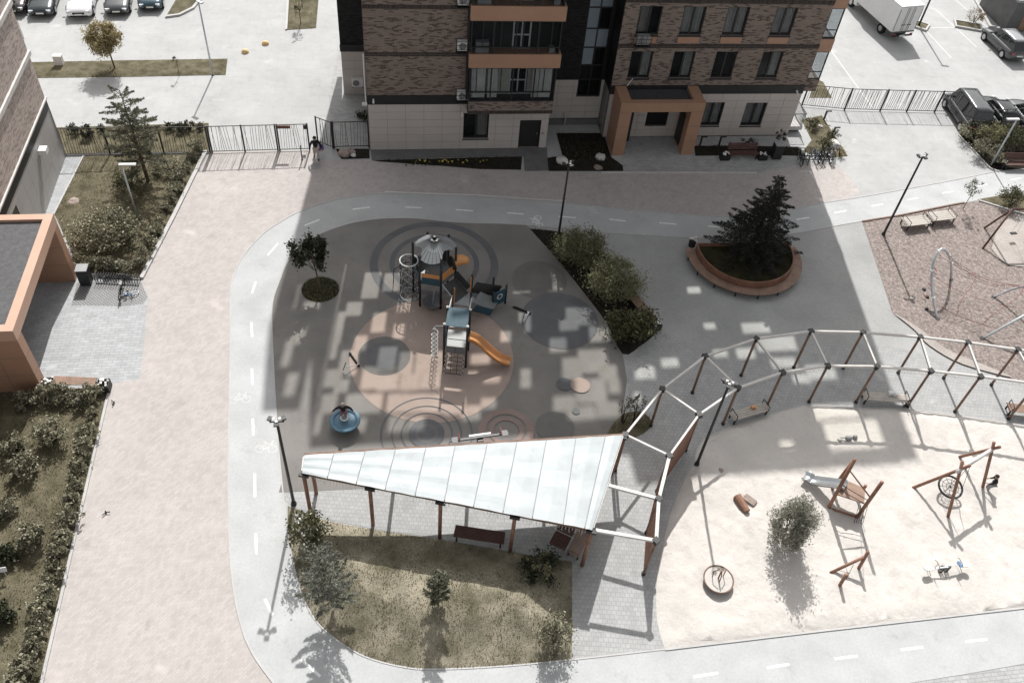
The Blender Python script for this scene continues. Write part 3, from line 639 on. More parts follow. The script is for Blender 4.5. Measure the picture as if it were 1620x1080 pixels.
# --- glazed balconies
BV0 = -.75; BU0, BU1 = 6.16, 11.5
b = MB(); b.bx(BU0, BU1, BV0, -.01, 3.34, 4.02); b.build('balcony_skirt', 'brick', BLD)
MB().bx(BU0-.02, BU1+.02, BV0-.03, -.01, 3.12, 3.34).build('brick_course', 'soldier', BLD)
for k in range(3):
    zf = 4.06 + 3.0*k; zt = zf + 2.22; bal = MB()
    bal.bx(BU0, BU1, BV0-.02, 0.1, zf-.05, zf+.03); bal.bx(BU0, BU1, BV0-.02, .1, zt, zt+.06)
    for u in (BU0, BU1-.07): bal.bx(u, u+.07, BV0, -.02, zf+.03, zt)
    nn = 4
    for i in range(1, 2*nn):
        u = BU0 + (BU1-BU0)*i/(2*nn) + (.0 if i % 2 == 0 else random.uniform(-.25, .25)); t = .045 if i % 2 == 0 else .025
        bal.bx(u-t, u+t, BV0, BV0+.06, (zf+.03 if i % 2 == 0 else zf+.62), zt)
    bal.bx(BU0+.07, BU1-.07, BV0-.01, BV0+.07, zf+.56, zf+.62)
    fr = bal.build('balcony_frame', 'dark_frame', BLD)
    for i in range(nn):
        a, c = BU0+(BU1-BU0)*i/nn+.07, BU0+(BU1-BU0)*(i+1)/nn-.05
        MB().bx(a, c, BV0+.025, BV0+.033, zf+.62, zt).build('pane', 'balcony_glass', fr); MB().bx(a, c, BV0+.025, BV0+.033, zf+.03, zf+.56).build('pane', 'balcony_glass', fr)
    MB().bx(BU0+.02, BU0+.03, BV0+.07, -.02, zf+.03, zt).build('pane', 'balcony_glass', fr); MB().bx(BU1-.03, BU1-.02, BV0+.07, -.02, zf+.03, zt).build('pane', 'balcony_glass', fr)
    MB().bx(BU0+.08, BU1-.08, -.03, -.012, zf+.03, zt).build('inner_wall', 'room' if k != 0 else 'curtain_warm', fr)
    iw = MB(); u = BU0 + 2.55
    for (a, c, d0, e) in ((0,.09,.1,2.1),(1.0,1.09,.1,2.1),(.09,1.0,.1,.18),(.09,1.0,2.02,2.1),(.5,.58,.18,2.02),(.09,.5,1.0,1.08),(.58,1.0,1.0,1.08)): iw.bx(u+a, u+c, -.08, -.035, zf+d0, zf+e)
    iw.build('inner_door', 'white_plastic', fr); MB().bx(u+.09, u+1.0, -.033, -.031, zf+.18, zf+2.02).build('inner_pane', 'interior', fr)
    if k == 0:
        for (a, c) in ((.15,1.0),(1.15,1.75),(3.9,4.3),(4.35,5.1)):
            q = MB(); n = 12
            for i in range(n): q.add([(BU0+a+(c-a)*i/n, BV0+.2+.03*(i%2), zf+.1),(BU0+a+(c-a)*(i+1)/n, BV0+.2+.03*((i+1)%2), zf+.1),(BU0+a+(c-a)*(i+1)/n, BV0+.2+.03*((i+1)%2), zt),(BU0+a+(c-a)*i/n, BV0+.2+.03*(i%2), zt)], [(0,1,2,3)])
            q.build('curtain', 'curtain', fr)
    else:
        q = MB(); q.bx(BU0+.3, BU0+1.1, -.6, -.2, zf+.04, zf+.8); q.bx(BU1-.6, BU1-.25, -.6, -.3, zf+.04, zf+.5); q.build('stored_boxes', 'grey_plastic', fr)
    MB().bx(BU0-.08, BU1+.14, BV0-.07, -.02, zt+.06, zt+.73+.21).build('orange_parapet', 'orange_panel', BLD)
MB().bx(6.0, 6.13, -.5, -.02, T1, ZT).build('pilaster', 'black_metal', BLD)
# --- recess with the stair glazing
SG = (13.81, 15.42, 2.1, ZT)
b = MB(); wall_holes(b, 11.5, 15.6, 0, T0, 2.78, 3.1, [SG]); b.build('recess_wall', 'tile_joint', BLD)
panels(11.5, 15.6, 2.78, 4, 6, .45, T0-.004, [SG])
b = MB(); wall_holes(b, 11.5, 15.6, T0, ZT, 2.76, 3.1, [SG]); b.build('recess_wall', 'brick_black', BLD)
MB().bx(11.505, 15.59, 2.6, 2.74, 0, .44).build('plinth', 'foundation', BLD)
MB().bx(11.505, 11.53, .36, 2.74, 0, ZT).build('recess_side', 'brick_black', BLD)
q = MB()
for u in (13.81, 14.58, 15.34): q.bx(u, u+.08, 2.85, 2.95, 2.1, ZT)
for z in (2.1, 3.3, 4.35, 5.6, 6.9, 8.3, 9.6): q.bx(13.89, 15.34, 2.86, 2.94, z, z+.09)
st = q.build('stair_glazing', 'dark_frame', BLD)
zs = [2.19, 3.3, 4.35, 5.6, 6.9, 8.3, 9.6, 11.2]
for i in range(len(zs)-1):
    for u0, u1 in ((13.89,14.58),(14.66,15.34)):
        MB().bx(u0, u1, 2.9, 2.91, zs[i]+.09, zs[i+1]).build('pane', 'sky_glass' if (i in (3, 5) or (i in (2,4) and u0 < 14)) else 'window_glass', st)
q = MB(); q.tube([(13.1,2.7,.85),(13.15,2.55,.85),(13.2,2.4,.75),(13.2,2.4,.12)], .05, 8); q.build('drain_pipe', 'galv', BLD)
# --- right wing
RW = 1.06
b = MB(); wall_holes(b, 15.6, 28.88, 0, T0, RW, RW+.35, W_GR + [(18.4,19.9,.9,2.6)]); b.build('ground_floor_wall', 'tile_joint', BLD)
panels(15.62, 28.88, RW, 12, 6, .1, T0-.004, W_GR + [(18.4,19.9,.9,2.6)])
b = MB(); b.bx(15.6, 15.64, 1.42, 2.74, .02, T0); b.build('recess_return', 'tile_grey', BLD)
MB().bx(15.58, 28.9, RW-.06, RW+.35, T0, T1).build('black_band', 'black_metal', BLD)
wr = [(a, c, z0, z1) for a, c in COLS for z0, z1 in ((4.5,6.4),(7.5,9.38))]
b = MB(); wall_holes(b, 15.6, 28.88, T1, ZT, RW, RW+.35, wr); b.build('brick_wall', 'brick', BLD)
MB().bx(15.56, 15.598, RW+.02, 2.74, T1, ZT).build('recess_return', 'brick_black', BLD)
for k in range(2):
    z = T1 + ST*(k+1) - .3; MB().bx(15.57, 28.9, RW-.045, RW+.02, z, z+.26).build('brick_course', 'soldier', BLD)
curt = [[('l','interior')],[('r','curtain_warm')],[('r','curtain')],[('l','curtain_warm')],[('r','curtain')],[('b','curtain')],[('l','curtain')],[('r','curtain')]]
ci = 0
for k in range(2):
    z0, z1 = ((4.5,6.4),(7.5,9.38))[k]
    for a, c in COLS:
        cu = ([[('r','curtain')],[('r','curtain')],None,[('r','curtain')]] , [[('l','curtain_warm')],[('b','curtain')],[('b','curtain')],[('b','curtain')]], [None]*4)[k][COLS.index((a,c))]
        window(a, c, z0, z1, RW, cu, .5)
        if k: MB().bx(a+.02, c-.02, RW-.03, RW-.002, z0-.52, z0-.1).build('sill_panel', 'orange_panel', BLD)
for w in W_GR: window(*w, RW, [('b','curtain')], .5)
MB().bx(18.4, 19.9, RW+.15, RW+.2, .9, 2.6).build('hall_window', 'interior', BLD)
# end bays of the right wing
for k in range(3):
    zf = T1 + ST*k + .35; q = MB()
    for u, v in ((28.92,RW+.15),(29.78,RW+.15),(29.78,3.0)): q.bx(u, u+.07, v, v+.07, zf, zf+2.0)
    q.bx(28.99, 29.78, RW+.16, RW+.21, zf, zf+.07); q.bx(28.99, 29.78, RW+.16, RW+.21, zf+1.93, zf+2.0); q.bx(29.79, 29.84, RW+.22, 3.0, zf+1.93, zf+2.0); q.bx(28.99, 29.78, RW+.16, RW+.21, zf+.5, zf+.55)
    fr = q.build('bay_frame', 'dark_frame', BLD); MB().bx(28.99, 29.78, RW+.18, RW+.19, zf+.07, zf+1.93).build('pane', 'balcony_glass', fr); MB().bx(29.81, 29.82, RW+.22, 3.0, zf+.07, zf+1.93).build('pane', 'balcony_glass', fr)
    MB().bx(28.9, 29.85, RW+.12, 3.05, zf-.06 if k else zf-.9, zf).build('bay_slab', 'brick' if k == 0 else 'dark_frame', BLD)
    MB().bx(28.9, 29.88, RW+.1, 3.05, zf+2.0, zf+2.88).build('bay_panel', 'orange_panel', BLD)
MB().bx(28.9, 28.93, RW+.4, 12, 0, ZT).build('gable_wall', 'brick', BLD)
q = MB(); q.bx(28.96, 30.0, RW+.3, 3.4, .25, .55); q.build('terrace_slab', 'beam_paint', BLD); MB().bx(28.98, 29.9, RW+.5, 3.2, 0, .25).build('terrace_base', 'foundation', BLD)
q = MB()
for i in range(10): q.bx(28.98+.1*i, 29.0+.1*i, RW+.33, RW+.35, .55, 1.5)
for i in range(18): q.bx(29.95, 29.97, RW+.35+.16*i, RW+.37+.16*i, .55, 1.5)
q.bx(28.97, 29.98, RW+.32, RW+.36, 1.5, 1.55); q.bx(29.94, 29.98, RW+.36, 3.3, 1.5, 1.55); q.build('terrace_railing', 'dark_frame', BLD)
# --- side block and the storeys above the frame
b = MB(); wall_holes(b, -1.7, -.06, 0, T0, 6.5, 6.9, []); b.build('side_wall', 'tile', BLD)
b = MB(); wall_holes(b, -1.72, -.06, T0, 28.7, 6.5, 6.6, HOLES[6.5]); b.bx(-1.72, -1.4, 6.9, 12, T0, 28.7); b.build('side_wall', 'brick_black', BLD)
MB().bx(-1.75, -.06, 6.42, 6.495, T0-.1, T0+.4).build('black_band', 'black_metal', BLD)
panels(-1.7, -.08, 6.5, 2, 5, .03, T0-.12)
for v0, u0, u1, zt in ((0.0, 0.0, 11.5, 24.3), (2.78, 11.5, 15.6, 28.7), (1.06, 15.6, 28.9, 28.7)):
    b = MB(); wall_holes(b, u0, u1, ZT, zt, v0, v0+.1, HOLES[v0]); b.build('upper_wall', 'brick' if v0 != 2.78 else 'brick_black', BLD)  # unseen upper storeys as a thin shell, left open behind the added openings
    for h in HOLES[v0]: MB().bx(h[0], h[1], v0+.05, v0+.055, h[2], h[3]).build('added_sun_pane', 'added_sun_glass', BLD)  # panes of the added openings, there only to shape sun patches
for h in HOLES[6.5]: MB().bx(h[0], h[1], 6.55, 6.555, h[2], h[3]).build('added_sun_pane', 'added_sun_glass', BLD)
b = MB(); b.bx(28.9, 29.85, 1.2, 3.05, ZT, 28.7); b.build('upper_bay', 'brick', BLD)
MB().bx(-.05, -.004, .36, 6.5, ZT, 24.3).build('gable_wall', 'brick', BLD); MB().bx(-.055, .06, 6.5, 6.6, ZT, 28.7).build('side_wall', 'brick_black', BLD)
MB().bx(11.2, 11.498, .36, 2.76, ZT, 24.3).build('recess_side', 'brick_black', BLD); MB().bx(15.61, 15.9, 1.42, 3.1, ZT, 28.7).build('recess_return', 'brick_black', BLD); MB().bx(10.9, 11.498, 2.78, 3.1, ZT, 28.7).build('recess_wall', 'brick_black', BLD)
MB().bx(-.03, 28.86, .36, 12, ZT-.08, ZT-.02).build('floor_slab', 'foundation', BLD)
# --- orange entrance portal
PU0, PU1, PV0, PT, PB = 15.85, 21.42, -1.03, 4.0, 3.34
q = MB(); q.bx(PU0, PU0+.78, PV0, .9, 0.014, PB); po = q.build('portal_leg', 'orange_panel', BLD)
MB().bx(PU1-.82, PU1, PV0, .9, 0.014, PB).build('portal_leg', 'orange_panel', BLD)
q = MB(); q.bx(PU0, PU1, PV0, PV0+.42, PB+.004, PT); q.bx(PU0, PU0+.72, PV0+.42, RW-.07, PB+.004, PT); q.bx(PU1-.72, PU1, PV0+.42, RW-.07, PB+.004, PT); q.build('portal_beam', 'orange_panel', BLD)
MB().bx(PU0+.72, PU1-.72, PV0+.42, RW-.07, PB+.05, PT-.22).build('portal_roof', 'gravel_dark', BLD)
MB().bx(PU0+.72, PU1-.72, RW-.16, RW-.07, PT-.2, PT+.02).build('portal_flashing', 'black_metal', BLD)
for u in (17.55, 20.2): MB().bx(u-.006, u+.006, PV0-.004, PV0-.001, PB+.01, PT-.01).build('seam', 'box_line', BLD)
for z in (1.15, 2.25, 3.33):
    for a, c in ((PU0+.005, PU0+.775), (PU1-.815, PU1-.005)): MB().bx(a, c, PV0-.004, PV0-.001, z-.006, z+.006).build('seam', 'box_line', BLD)
MB().bx(16.65, 17.35, .6, .66, .02, 2.4).build('entrance_door', 'black_metal', BLD)
MB().bx(20.5, 20.58, -.3, .6, .3, 2.6).build('notice_board', 'black_metal', BLD)
MB().tube([(PU0+.75,.9,4.05),(PU0+1.05,.9,4.6)], .025, 6).build('cable_conduit', 'white_plastic', BLD)
# --- small fittings
def camera_box(u, v, z):
    q = MB(); q.bx(u-.05, u+.05, v-.1, v, z-.06, z+.06); q.tube([(u, v-.1, z-.02),(u, v-.28, z-.08)], .06, 8); q.build('security_camera', 'white_plastic', BLD)
camera_box(.35, -.07, 3.75); camera_box(28.4, RW-.07, 3.6); camera_box(5.8, -.4, 3.0)
MB().tube([(-.12,-.06,6.8),(-.12,-.06,3.6)], .04, 6).build('white_pipe', 'white_plastic', BLD); MB().bx(-.35, -.05, -.12, -.03, 3.35, 3.55).build('pipe_foot', 'white_plastic', BLD)
def ac_unit(label, loc, rz, basket=True, m='white_plastic'):
    t = thing('air_conditioner', label, 'air conditioner', loc, rz, 'air conditioners on the walls')
    MB().bx(-.4, .4, -.15, .15, 0, .58).build('casing', m, t)
    q = MB(); q.tube([(-.1,-.152,.29),(-.1,-.17,.29)], .22, 20); q.build('fan', 'grey_plastic', t)
    q = MB()
    for r in (.07,.14,.2): q.tube([(-.1+r*math.cos(a), -.175, .29+r*math.sin(a)) for a in np.linspace(0, 2*PI, 17)[:-1]], .008, 4, True)
    q.build('grille', 'dark_frame', t)
    q = MB()
    if basket:
        for x in (-.48, -.16, .16, .48): q.bx(x-.012, x+.012, -.3, -.28, -.12, .66)
        for z in (-.12, .14, .4, .64): q.bx(-.49, .49, -.3, -.28, z, z+.025)
        q.bx(-.49, .49, -.3, .16, -.15, -.12); q.bx(-.49, -.47, -.3, .16, .62, .66); q.bx(.47, .49, -.3, .16, .62, .66)
    else: q.bx(-.36, -.3, -.2, .3, -.06, 0); q.bx(.3, .36, -.2, .3, -.06, 0)
    q.build('bracket', 'dark_frame', t); return t
for (px, py, lb) in ((733,78,'white air conditioner in black basket beside the middle orange balcony panel'),(732,156,'white air conditioner in black basket beside the brick balcony skirt')):
    u, z = fpl(px, py, -.35); ac_unit(lb, bw(u+.05, -.24, z-.1), BA)
u, z = fpl(734, 3, -.35); ac_unit('white air conditioner in black basket under the topmost visible brick course', bw(u+.05, -.24, z-.2), BA)
u, z = fpl(1017, 70, .7); ac_unit('air conditioner in dark basket under a window above the entrance portal', bw(u, .85, z-.05), BA, True, 'grey_plastic')
ac_unit('white air conditioner hung low on the side block beyond the gable', bw(-.72, 6.3, 1.0) - V(0,0,.2), BA, False)

# ------------------------------------------------------------------ the building at the left edge
LO = g(103.6, 247); LBL = thing('apartment_building', 'pale brick apartment building with grey panelled ground floor at a planted lawn', 'building', LO, BA)
# local frame: +x = away from its front towards the road, -y = along the front towards the orange portal
q = MB(); q.bx(-14, 0, -30, 0, 0, T0); q.build('ground_floor_wall', 'tile_joint', LBL)
panels(-29.9, -.02, 0, 27, 3, .02, T0-.004, [], 'tile_grey', 'v', LBL)
for i in range(8):
    MB().bx(-13.9+i*1.75, -13.9+(i+1)*1.75-.02, .002, .04, .02, T0-.004).build('facade_panel', 'tile_grey', LBL)
MB().bx(-14.05, .06, -30, .06, T0, T1).build('black_band', 'black_metal', LBL)
MB().bx(-14.03, .12, -30, .1, T1+.002, T1+.1).build('ledge', 'beam_paint', LBL)
q = MB(); q.bx(-14, .03, -30, .03, T1+.1, 13); q.build('brick_wall', 'brick_pale', LBL)
for k in range(2): MB().bx(-14, .14, -30, .12, T1+ST*(k+1)-.14, T1+ST*(k+1)+.12).build('ledge', 'beam_paint', LBL)
MB().tube([(-.12,.1,0),(-.12,.1,13)], .07, 8).build('downpipe', 'black_metal', LBL)
MB().bx(.03, .05, -9.6, -8.3, .9, 2.9).build('window', 'car_glass', LBL)
q = MB(); q.bx(.08, .5, -3.6, -3.1, 2.65, 2.95); q.bx(.12, .3, -3.5, -3.2, 2.5, 2.65); q.build('wall_lamp', 'white_plastic', LBL)
LPO = (g(85,338,4.2)+g(20.5,523.5,4.2))/2
def luv(p): d = p - LO; return d.dot(BU), d.dot(BV)
a = luv(g(84,338,4.2)); c = luv(g(20.5,523.5,4.2)); lx = (a[0]+c[0])/2; y1, y0 = a[1], c[1]
Z0, Z1 = 3.55, 4.2
q = MB(); q.bx(lx-.42, lx, y0, y1, Z0+.002, Z1); q.bx(-.0+.15, lx-.42, y1-.42, y1, Z0+.002, Z1); q.bx(.15, lx-.42, y0, y0+.42, Z0+.002, Z1); q.build('portal_beam', 'orange_pale', LBL)
MB().bx(.15, lx-.42, y0+.42, y1-.42, Z0+.05, Z1-.16).build('portal_roof', 'gravel', LBL)
MB().bx(lx-2.6, lx, y1-.55, y1, .012, Z0).build('portal_leg', 'orange_panel', LBL); MB().bx(.15, lx, y0, y0+.6, .012, Z0).build('portal_leg', 'orange_panel', LBL)
for zz in (1.2, 2.4):
    MB().bx(lx+.001, lx+.004, y0+.01, y0+.59, zz-.006, zz+.006).build('seam', 'box_line', LBL); MB().bx(lx+.001, lx+.004, y1-.54, y1-.01, zz-.006, zz+.006).build('seam', 'box_line', LBL); MB().bx(.2, lx-.01, y0-.004, y0-.001, zz-.006, zz+.006).build('seam', 'box_line', LBL)
    MB().bx(lx-2.59, lx-.01, y1-.554, y1-.551, zz-.006, zz+.006).build('seam', 'box_line', LBL)
for xx in (lx-1.2, lx-2.5): MB().bx(xx-.006, xx+.006, y0-.004, y0-.001, .05, Z0-.01).build('seam', 'box_line', LBL)
for xx in (lx-1.3,): MB().bx(xx-.006, xx+.006, y1-.554, y1-.551, .05, Z0-.01).build('seam', 'box_line', LBL)
MB().tube([(lx-2.2,y1-2.6,Z1-.16),(lx-2.2,y1-2.6,Z1-.02)], .08, 10).build('roof_vent', 'white_plastic', LBL)
# ------------------------------------------------------------------ pergola, canopy, lamps, fences, benches
def htop(base, top):
    """height at which the pixel `top` stands above the ground pixel `base`"""
    bp = g(*base); d = RM @ Vector((top[0]-810, top[1]-540, FPX)); dh = Vector((d.x, d.y)); t = dh.dot(Vector((bp.x, bp.y)))/dh.dot(dh); return CAM_H + d.z*t
PH = 2.85
OUTER = [g(*p, PH) for p in [(989.4,687.8),(1047.8,615.5),(1115.8,563.5),(1196.3,536),(1283,524),(1364.8,525.7),(1455.7,533),(1531,541.7),(1610,553),(1690,567)]]
INNER = [g(*p, PH) for p in [(1058.9,721),(1106,655.8),(1167.5,613.5),(1238,589),(1309.3,578.6),(1387,579.6),(1472.4,586.7),(1551,595.3),(1640,607),(1728,620)]]
LOWI = [g(*p, PH) for p in [(1058.9,721),(1042,789),(1038,855)]]
CANR = [g(*p, PH) for p in [(989.4,687.8),(960,767),(939,838)]]
pg = thing('pergola', 'long curved pergola with pale beams on brown posts arching between sand pit and court', 'pergola', V(INNER[3].x, INNER[3].y, 0))
po = pg.location.copy()
def pbeam(p, q, m='beam_paint', w=.09, h=.12):
    d = (q-p).normalized(); MB().beam(p + d*.09, q - d*.09, w, h).build('beam', m, pg, po)
def ppost(p, r=.064):
    MB().tube([(p.x, p.y, .0), (p.x, p.y, PH-.1)], r, 10).build('post', 'post_wood', pg, po, True)
    MB().box((p.x, p.y, PH-.01), (.26,.26,.2), random.uniform(0, 1)).build('post_head', 'black_metal', pg, po)
    MB().lathe([(r+.03, 0), (r+.03, .12)], 10, (p.x, p.y, 0)).build('post_foot', 'black_metal', pg, po)
for ch in (OUTER, INNER):
    for p, q in zip(ch, ch[1:]): pbeam(p, q)
for p, q in zip(LOWI, LOWI[1:]): pbeam(p, q, w=.14)
for p, q in zip(OUTER, INNER): pbeam(p, q)
pbeam(CANR[1], LOWI[1], w=.14); pbeam(CANR[2], LOWI[2], w=.14)
for p in OUTER + INNER + LOWI[1:]: ppost(p)
# red-brown slats that close the pergola beside the sand pit
for (p, q) in ((INNER[1], INNER[0]), (LOWI[0], LOWI[1]), (LOWI[1], LOWI[2])):
    d = (q-p); n = int(d.length/.2); dn = d.normalized(); nr = V(-dn.y, dn.x, 0)
    for i in range(1, n):
        c = p + d*i/n; MB().box((c.x, c.y, (PH-.12+.1)/2), (.03,.14,PH-.22), math.atan2(dn.y, dn.x)+1.45).build('slat', 'slat_red', pg, po)
    a, e = p + dn*.1, q - dn*.1
    MB().beam((a.x,a.y,.16), (e.x,e.y,.16), .05, .07).build('slat_rail', 'post_wood', pg, po)
# fringe of little lamps hung from the inner beams
q = MB()
for p, r in zip(INNER[2:-1], INNER[3:]):
    for i in range(1, 26):
        c = p + (r-p)*i/26; q.box((c.x, c.y-.07, PH-.14-.03*(i%3)), (.012,.012,.1))
fr = q.build('lamp_fringe', 'grey_plastic', pg, po); fr['kind'] = 'stuff'

# --- white wedge-shaped canopy
CZ = 3.0
TOPE = [(481,719.5),(528.5,716.5),(577.7,713.6),(626,710.7),(674,707.8),(720,705),(771,701.8),(818,699),(864.4,696.2),(911,693.2),(958,690),(986,688)]
BOTE = [(477.5,748),(517.8,756.5),(563.5,765.5),(609,774.5),(656.6,784),(703,793),(749,801.5),(795.5,811),(842,820),(891,829),(925,835.5),(937.5,838)]
cn = thing('canopy', 'white wedge-shaped sheet canopy on brown posts joining the end of the pergola', 'canopy', V(*g(700,800)[:2], 0)); co = cn.location.copy()
for i in range(len(TOPE)-1):
    quad = [g(*BOTE[i], CZ), g(*BOTE[i+1], CZ), g(*TOPE[i+1], CZ), g(*TOPE[i], CZ)]; c = sum(quad, V(0,0,0))/4; ln = max(.5, (quad[0]-quad[3]).length); n = 10
    rings = []
    for k in range(n+1):
        t = k/n; a = quad[0].lerp(quad[3], t); e = quad[1].lerp(quad[2], t); d = (e-a).normalized()*.02; sag = .012*math.sin(t*17+i*1.7)
        rings.append([a+d+V(0,0,sag), (a+e)/2+V(0,0,sag+.03), e-d+V(0,0,sag), e-d+V(0,0,sag-.02), (a+e)/2+V(0,0,sag+.01), a+d+V(0,0,sag-.02)])
    MB().loft(rings).build('roof_panel', 'canopy_sheet', cn, co)
MB().add([g(*p, CZ-.045) for p in (BOTE[0], BOTE[-1], TOPE[-1], TOPE[0])], [(0,1,2,3)]).build('roof_deck', 'canopy_seam', cn, co)
for i in range(len(TOPE)):
    a, e = g(*BOTE[i], CZ-.1), g(*TOPE[i], CZ-.1); d = (e-a).normalized(); MB().beam(a+d*.1, e-d*.1, .06, .1).build('rafter', 'beam_paint', cn, co)
for ch in (BOTE, TOPE):
    a, e = g(*ch[0], CZ-.12), g(*ch[-1], CZ-.12); MB().beam(a, e, .09, .16).build('edge_beam', 'post_wood', cn, co)
FRONT = [(480,748.5),(585,769.8),(697,791.8),(815,815),(936,838)]; BACK = [(490,719),(620,711.2),(745,703.6),(870,696),(985,688.5)]
for p in FRONT + BACK:
    c = g(*p, CZ)
    MB().tube([(c.x, c.y, 0), (c.x, c.y, CZ-.16)], .085, 10).build('post', 'log_wood', cn, co, True); MB().box((c.x, c.y, CZ-.15), (.42,.16,.12), -.1).build('post_head', 'black_metal', cn, co)
q = MB()
a, e = g(*BOTE[0], CZ-.22), g(*BOTE[-1], CZ-.22)
for i in range(1, 90):
    if 24 < i < 34 or 46 < i < 56: continue
    c = a.lerp(e, i/90); ln = (.18,.34,.24,.42)[i % 4]
    q.tube([(c.x, c.y-.06, c.z), (c.x+random.uniform(-.03,.03), c.y-.08, c.z-ln*.6), (c.x+random.uniform(-.05,.05), c.y-.08, c.z-ln)], .009, 4)
q.tube([(a.x, a.y-.06, a.z), (e.x, e.y-.06, e.z)], .008, 4)
tag(q.build('fairy_lights', 'knob_white'), 'string of icicle fairy lights hanging from the front edge of the white canopy', 'string lights')

# --- lamp posts
def spot_lamp(label, base, h, rz):
    p = g(*base); t = thing('street_lamp', label, 'street lamp', p, rz, 'tall black lamp posts')
    MB().tube([(0,0,0),(0,0,h*.5),(0,0,h)], [.075,.065,.055], 10).build('pole', 'lamp_metal', t, None, True); MB().lathe([(.13,0),(.13,.05),(.09,.25)], 12).build('pole_foot', 'lamp_metal', t)
    MB().beam((-.28,0,h-.02), (.28,0,h-.02), .05, .05).build('crossbar', 'lamp_metal', t)
    for x, y in ((-.27,.1),(.27,.1),(0,-.22)):
        hd = MB().box((x, y, h+.07), (.16,.2,.08), math.atan2(y, x)).build('lamp_head', 'lamp_metal', t)
        MB().box((x*.45, y*.45, h+.13), (.11,.11,.03), .4).build('top_cap', 'lamp_head', hd)
    return t
spot_lamp('tall black lamp post beside the lawn mound and cycle path', (465,797), 6.05, .2); spot_lamp('tall black lamp post at the tip of the shrub bed', (881,390), 5.9, .6)
spot_lamp('tall black lamp post between slatted pergola side and sand pit', (1102,735), 6.05, -.3); spot_lamp('tall black lamp post in the corner of the wood-chip area', (1397,372), 5.9, .4)
def bar_lamp(label, base, h, rz, L=.9):
    p = g(*base); t = thing('path_lamp', label, 'street lamp', p, rz, 'grey lamp posts with bar heads')
    MB().tube([(0,0,0),(0,0,h)], [.06,.05], 10).build('pole', 'galv', t, None, True); MB().lathe([(.11,0),(.11,.04)], 10).build('pole_foot', 'lamp_metal', t)
    MB().bx(-.12, L-.12, -.1, .1, h-.02, h+.06).build('lamp_bar', 'lamp_head', t); return t
bar_lamp('grey lamp post with short bar head in the hedged lawn by the pine', (218,345), 3.75, BA); bar_lamp('grey lamp post with short bar head among shrubs by the black van', (1567,262), 3.73, BA+PI)
bar_lamp('slim grey lamp post on the grass strip beside the car park', (337,119), 5.35, BA-.7, .5)
p = g(1453,42); t = thing('street_lamp', 'thin dark lamp post rising behind the white box truck', 'street lamp', p); MB().tube([(0,0,0),(0,0,6.5)], [.09,.06], 8).build('pole', 'lamp_metal', t, None, True); MB().bx(-.1, .5, -.1, .1, 6.5, 6.58).build('lamp_bar', 'lamp_head', t)

# --- fences
def fence(name, label, pts, h, n_per_m=6.6, posts=True, cat='fence', slope=.1, plinth=False):
    P = [Vector(p) for p in pts]; t = thing(name, label, cat, V(P[0].x, P[0].y, 0)); o = t.location.copy(); pick = MB().beam((0,0,.1), (0,0,h-.02), .02, .026).mesh('picket'); pick.materials.append(M('black_metal'))
    for a, e in zip(P, P[1:]):
        d = e - a; L = d.length; dn = d.normalized(); rz = math.atan2(dn.y, dn.x)
        for z in (.12, h): MB().beam(a+V(0,0,z)+dn*.03, e+V(0,0,z)-dn*.03, .03, .045).build('rail', 'black_metal', t, o)
        n = int(L*n_per_m)
        for i in range(1, n):
            k = bpy.data.objects.new('picket', pick); COL.objects.link(k); k.parent = t; c = a + d*i/n
            k.location = c - o; k.rotation_euler = (0, random.choice((-1, 1, .5))*slope*random.uniform(.3, 1), rz)
        if plinth: MB().beam(a+V(0,0,.04), e+V(0,0,.04), .12, .08).build('plinth', 'kerb', t, o)
    if posts:
        for i, p in enumerate(P):
            MB().box((p.x, p.y, h/2+.03), (.09,.09,h+.06), BA).build('post', 'black_metal', t, o)
    return t
FH = 1.95
fence('fence', 'black picket fence between lawn and grass strip with the pine in front', [g(88,247), g(175,245), g(260,243.5), g(333,242.5)], FH, plinth=True)
fence('gate', 'wide double vehicle gate of black pickets across the pink road', [g(336,242), g(388,240.5), g(440,239)], FH, cat='gate')
fence('wicket_gate', 'narrow black picket panel with lock box beside the standing open wicket', [g(443,239), g(490,237.5)], FH, cat='gate')
fence('wicket_gate', 'black picket wicket gate swung open behind the walking person', [g(527,235), g(503,226)], FH, 5.5, cat='gate')
fence('fence', 'short black picket fence between open wicket and brick building', [g(529,234.5), g(584,233)], FH, 5.5)
q = MB(); p = g(486,229); q.box((p.x, p.y, 1.35), (.25,.1,.3), BA); tag(q.build('lock_box', 'black_metal'), 'small black intercom box on the gate post by the walking person', 'intercom')
q = MB(); p = g(461,238); q.box((p.x-.3, p.y+.02, 1.7), (.8,.04,.22), BA); tag(q.build('gate_sign', 'slat_red'), 'small brown sign board on top of the picket gate', 'sign')
fence('fence', 'black picket fence and gate between right building end and parked black van', [g(1268,168), g(1335.6,174.4), g(1392,176), g(1434,177), g(1478,178), g(1503,178.5)], 1.75, 6.6)
fence('fence', 'black picket fence running round the parked black vans above the shrubs', [g(1503,178.5), g(1529,209), g(1640,202)], 1.75, 5.0)
for i, (px, py) in enumerate(((478,253),)):
    p = g(px, py); t = thing('gate_stop', 'thin black gate stop post standing on pink paving', 'post', p); MB().tube([(0,0,0),(0,0,1.1)], .035, 8).build('post', 'black_metal', t); MB().lathe([(.08,0),(.08,.03)], 10).build('foot', 'black_metal', t)

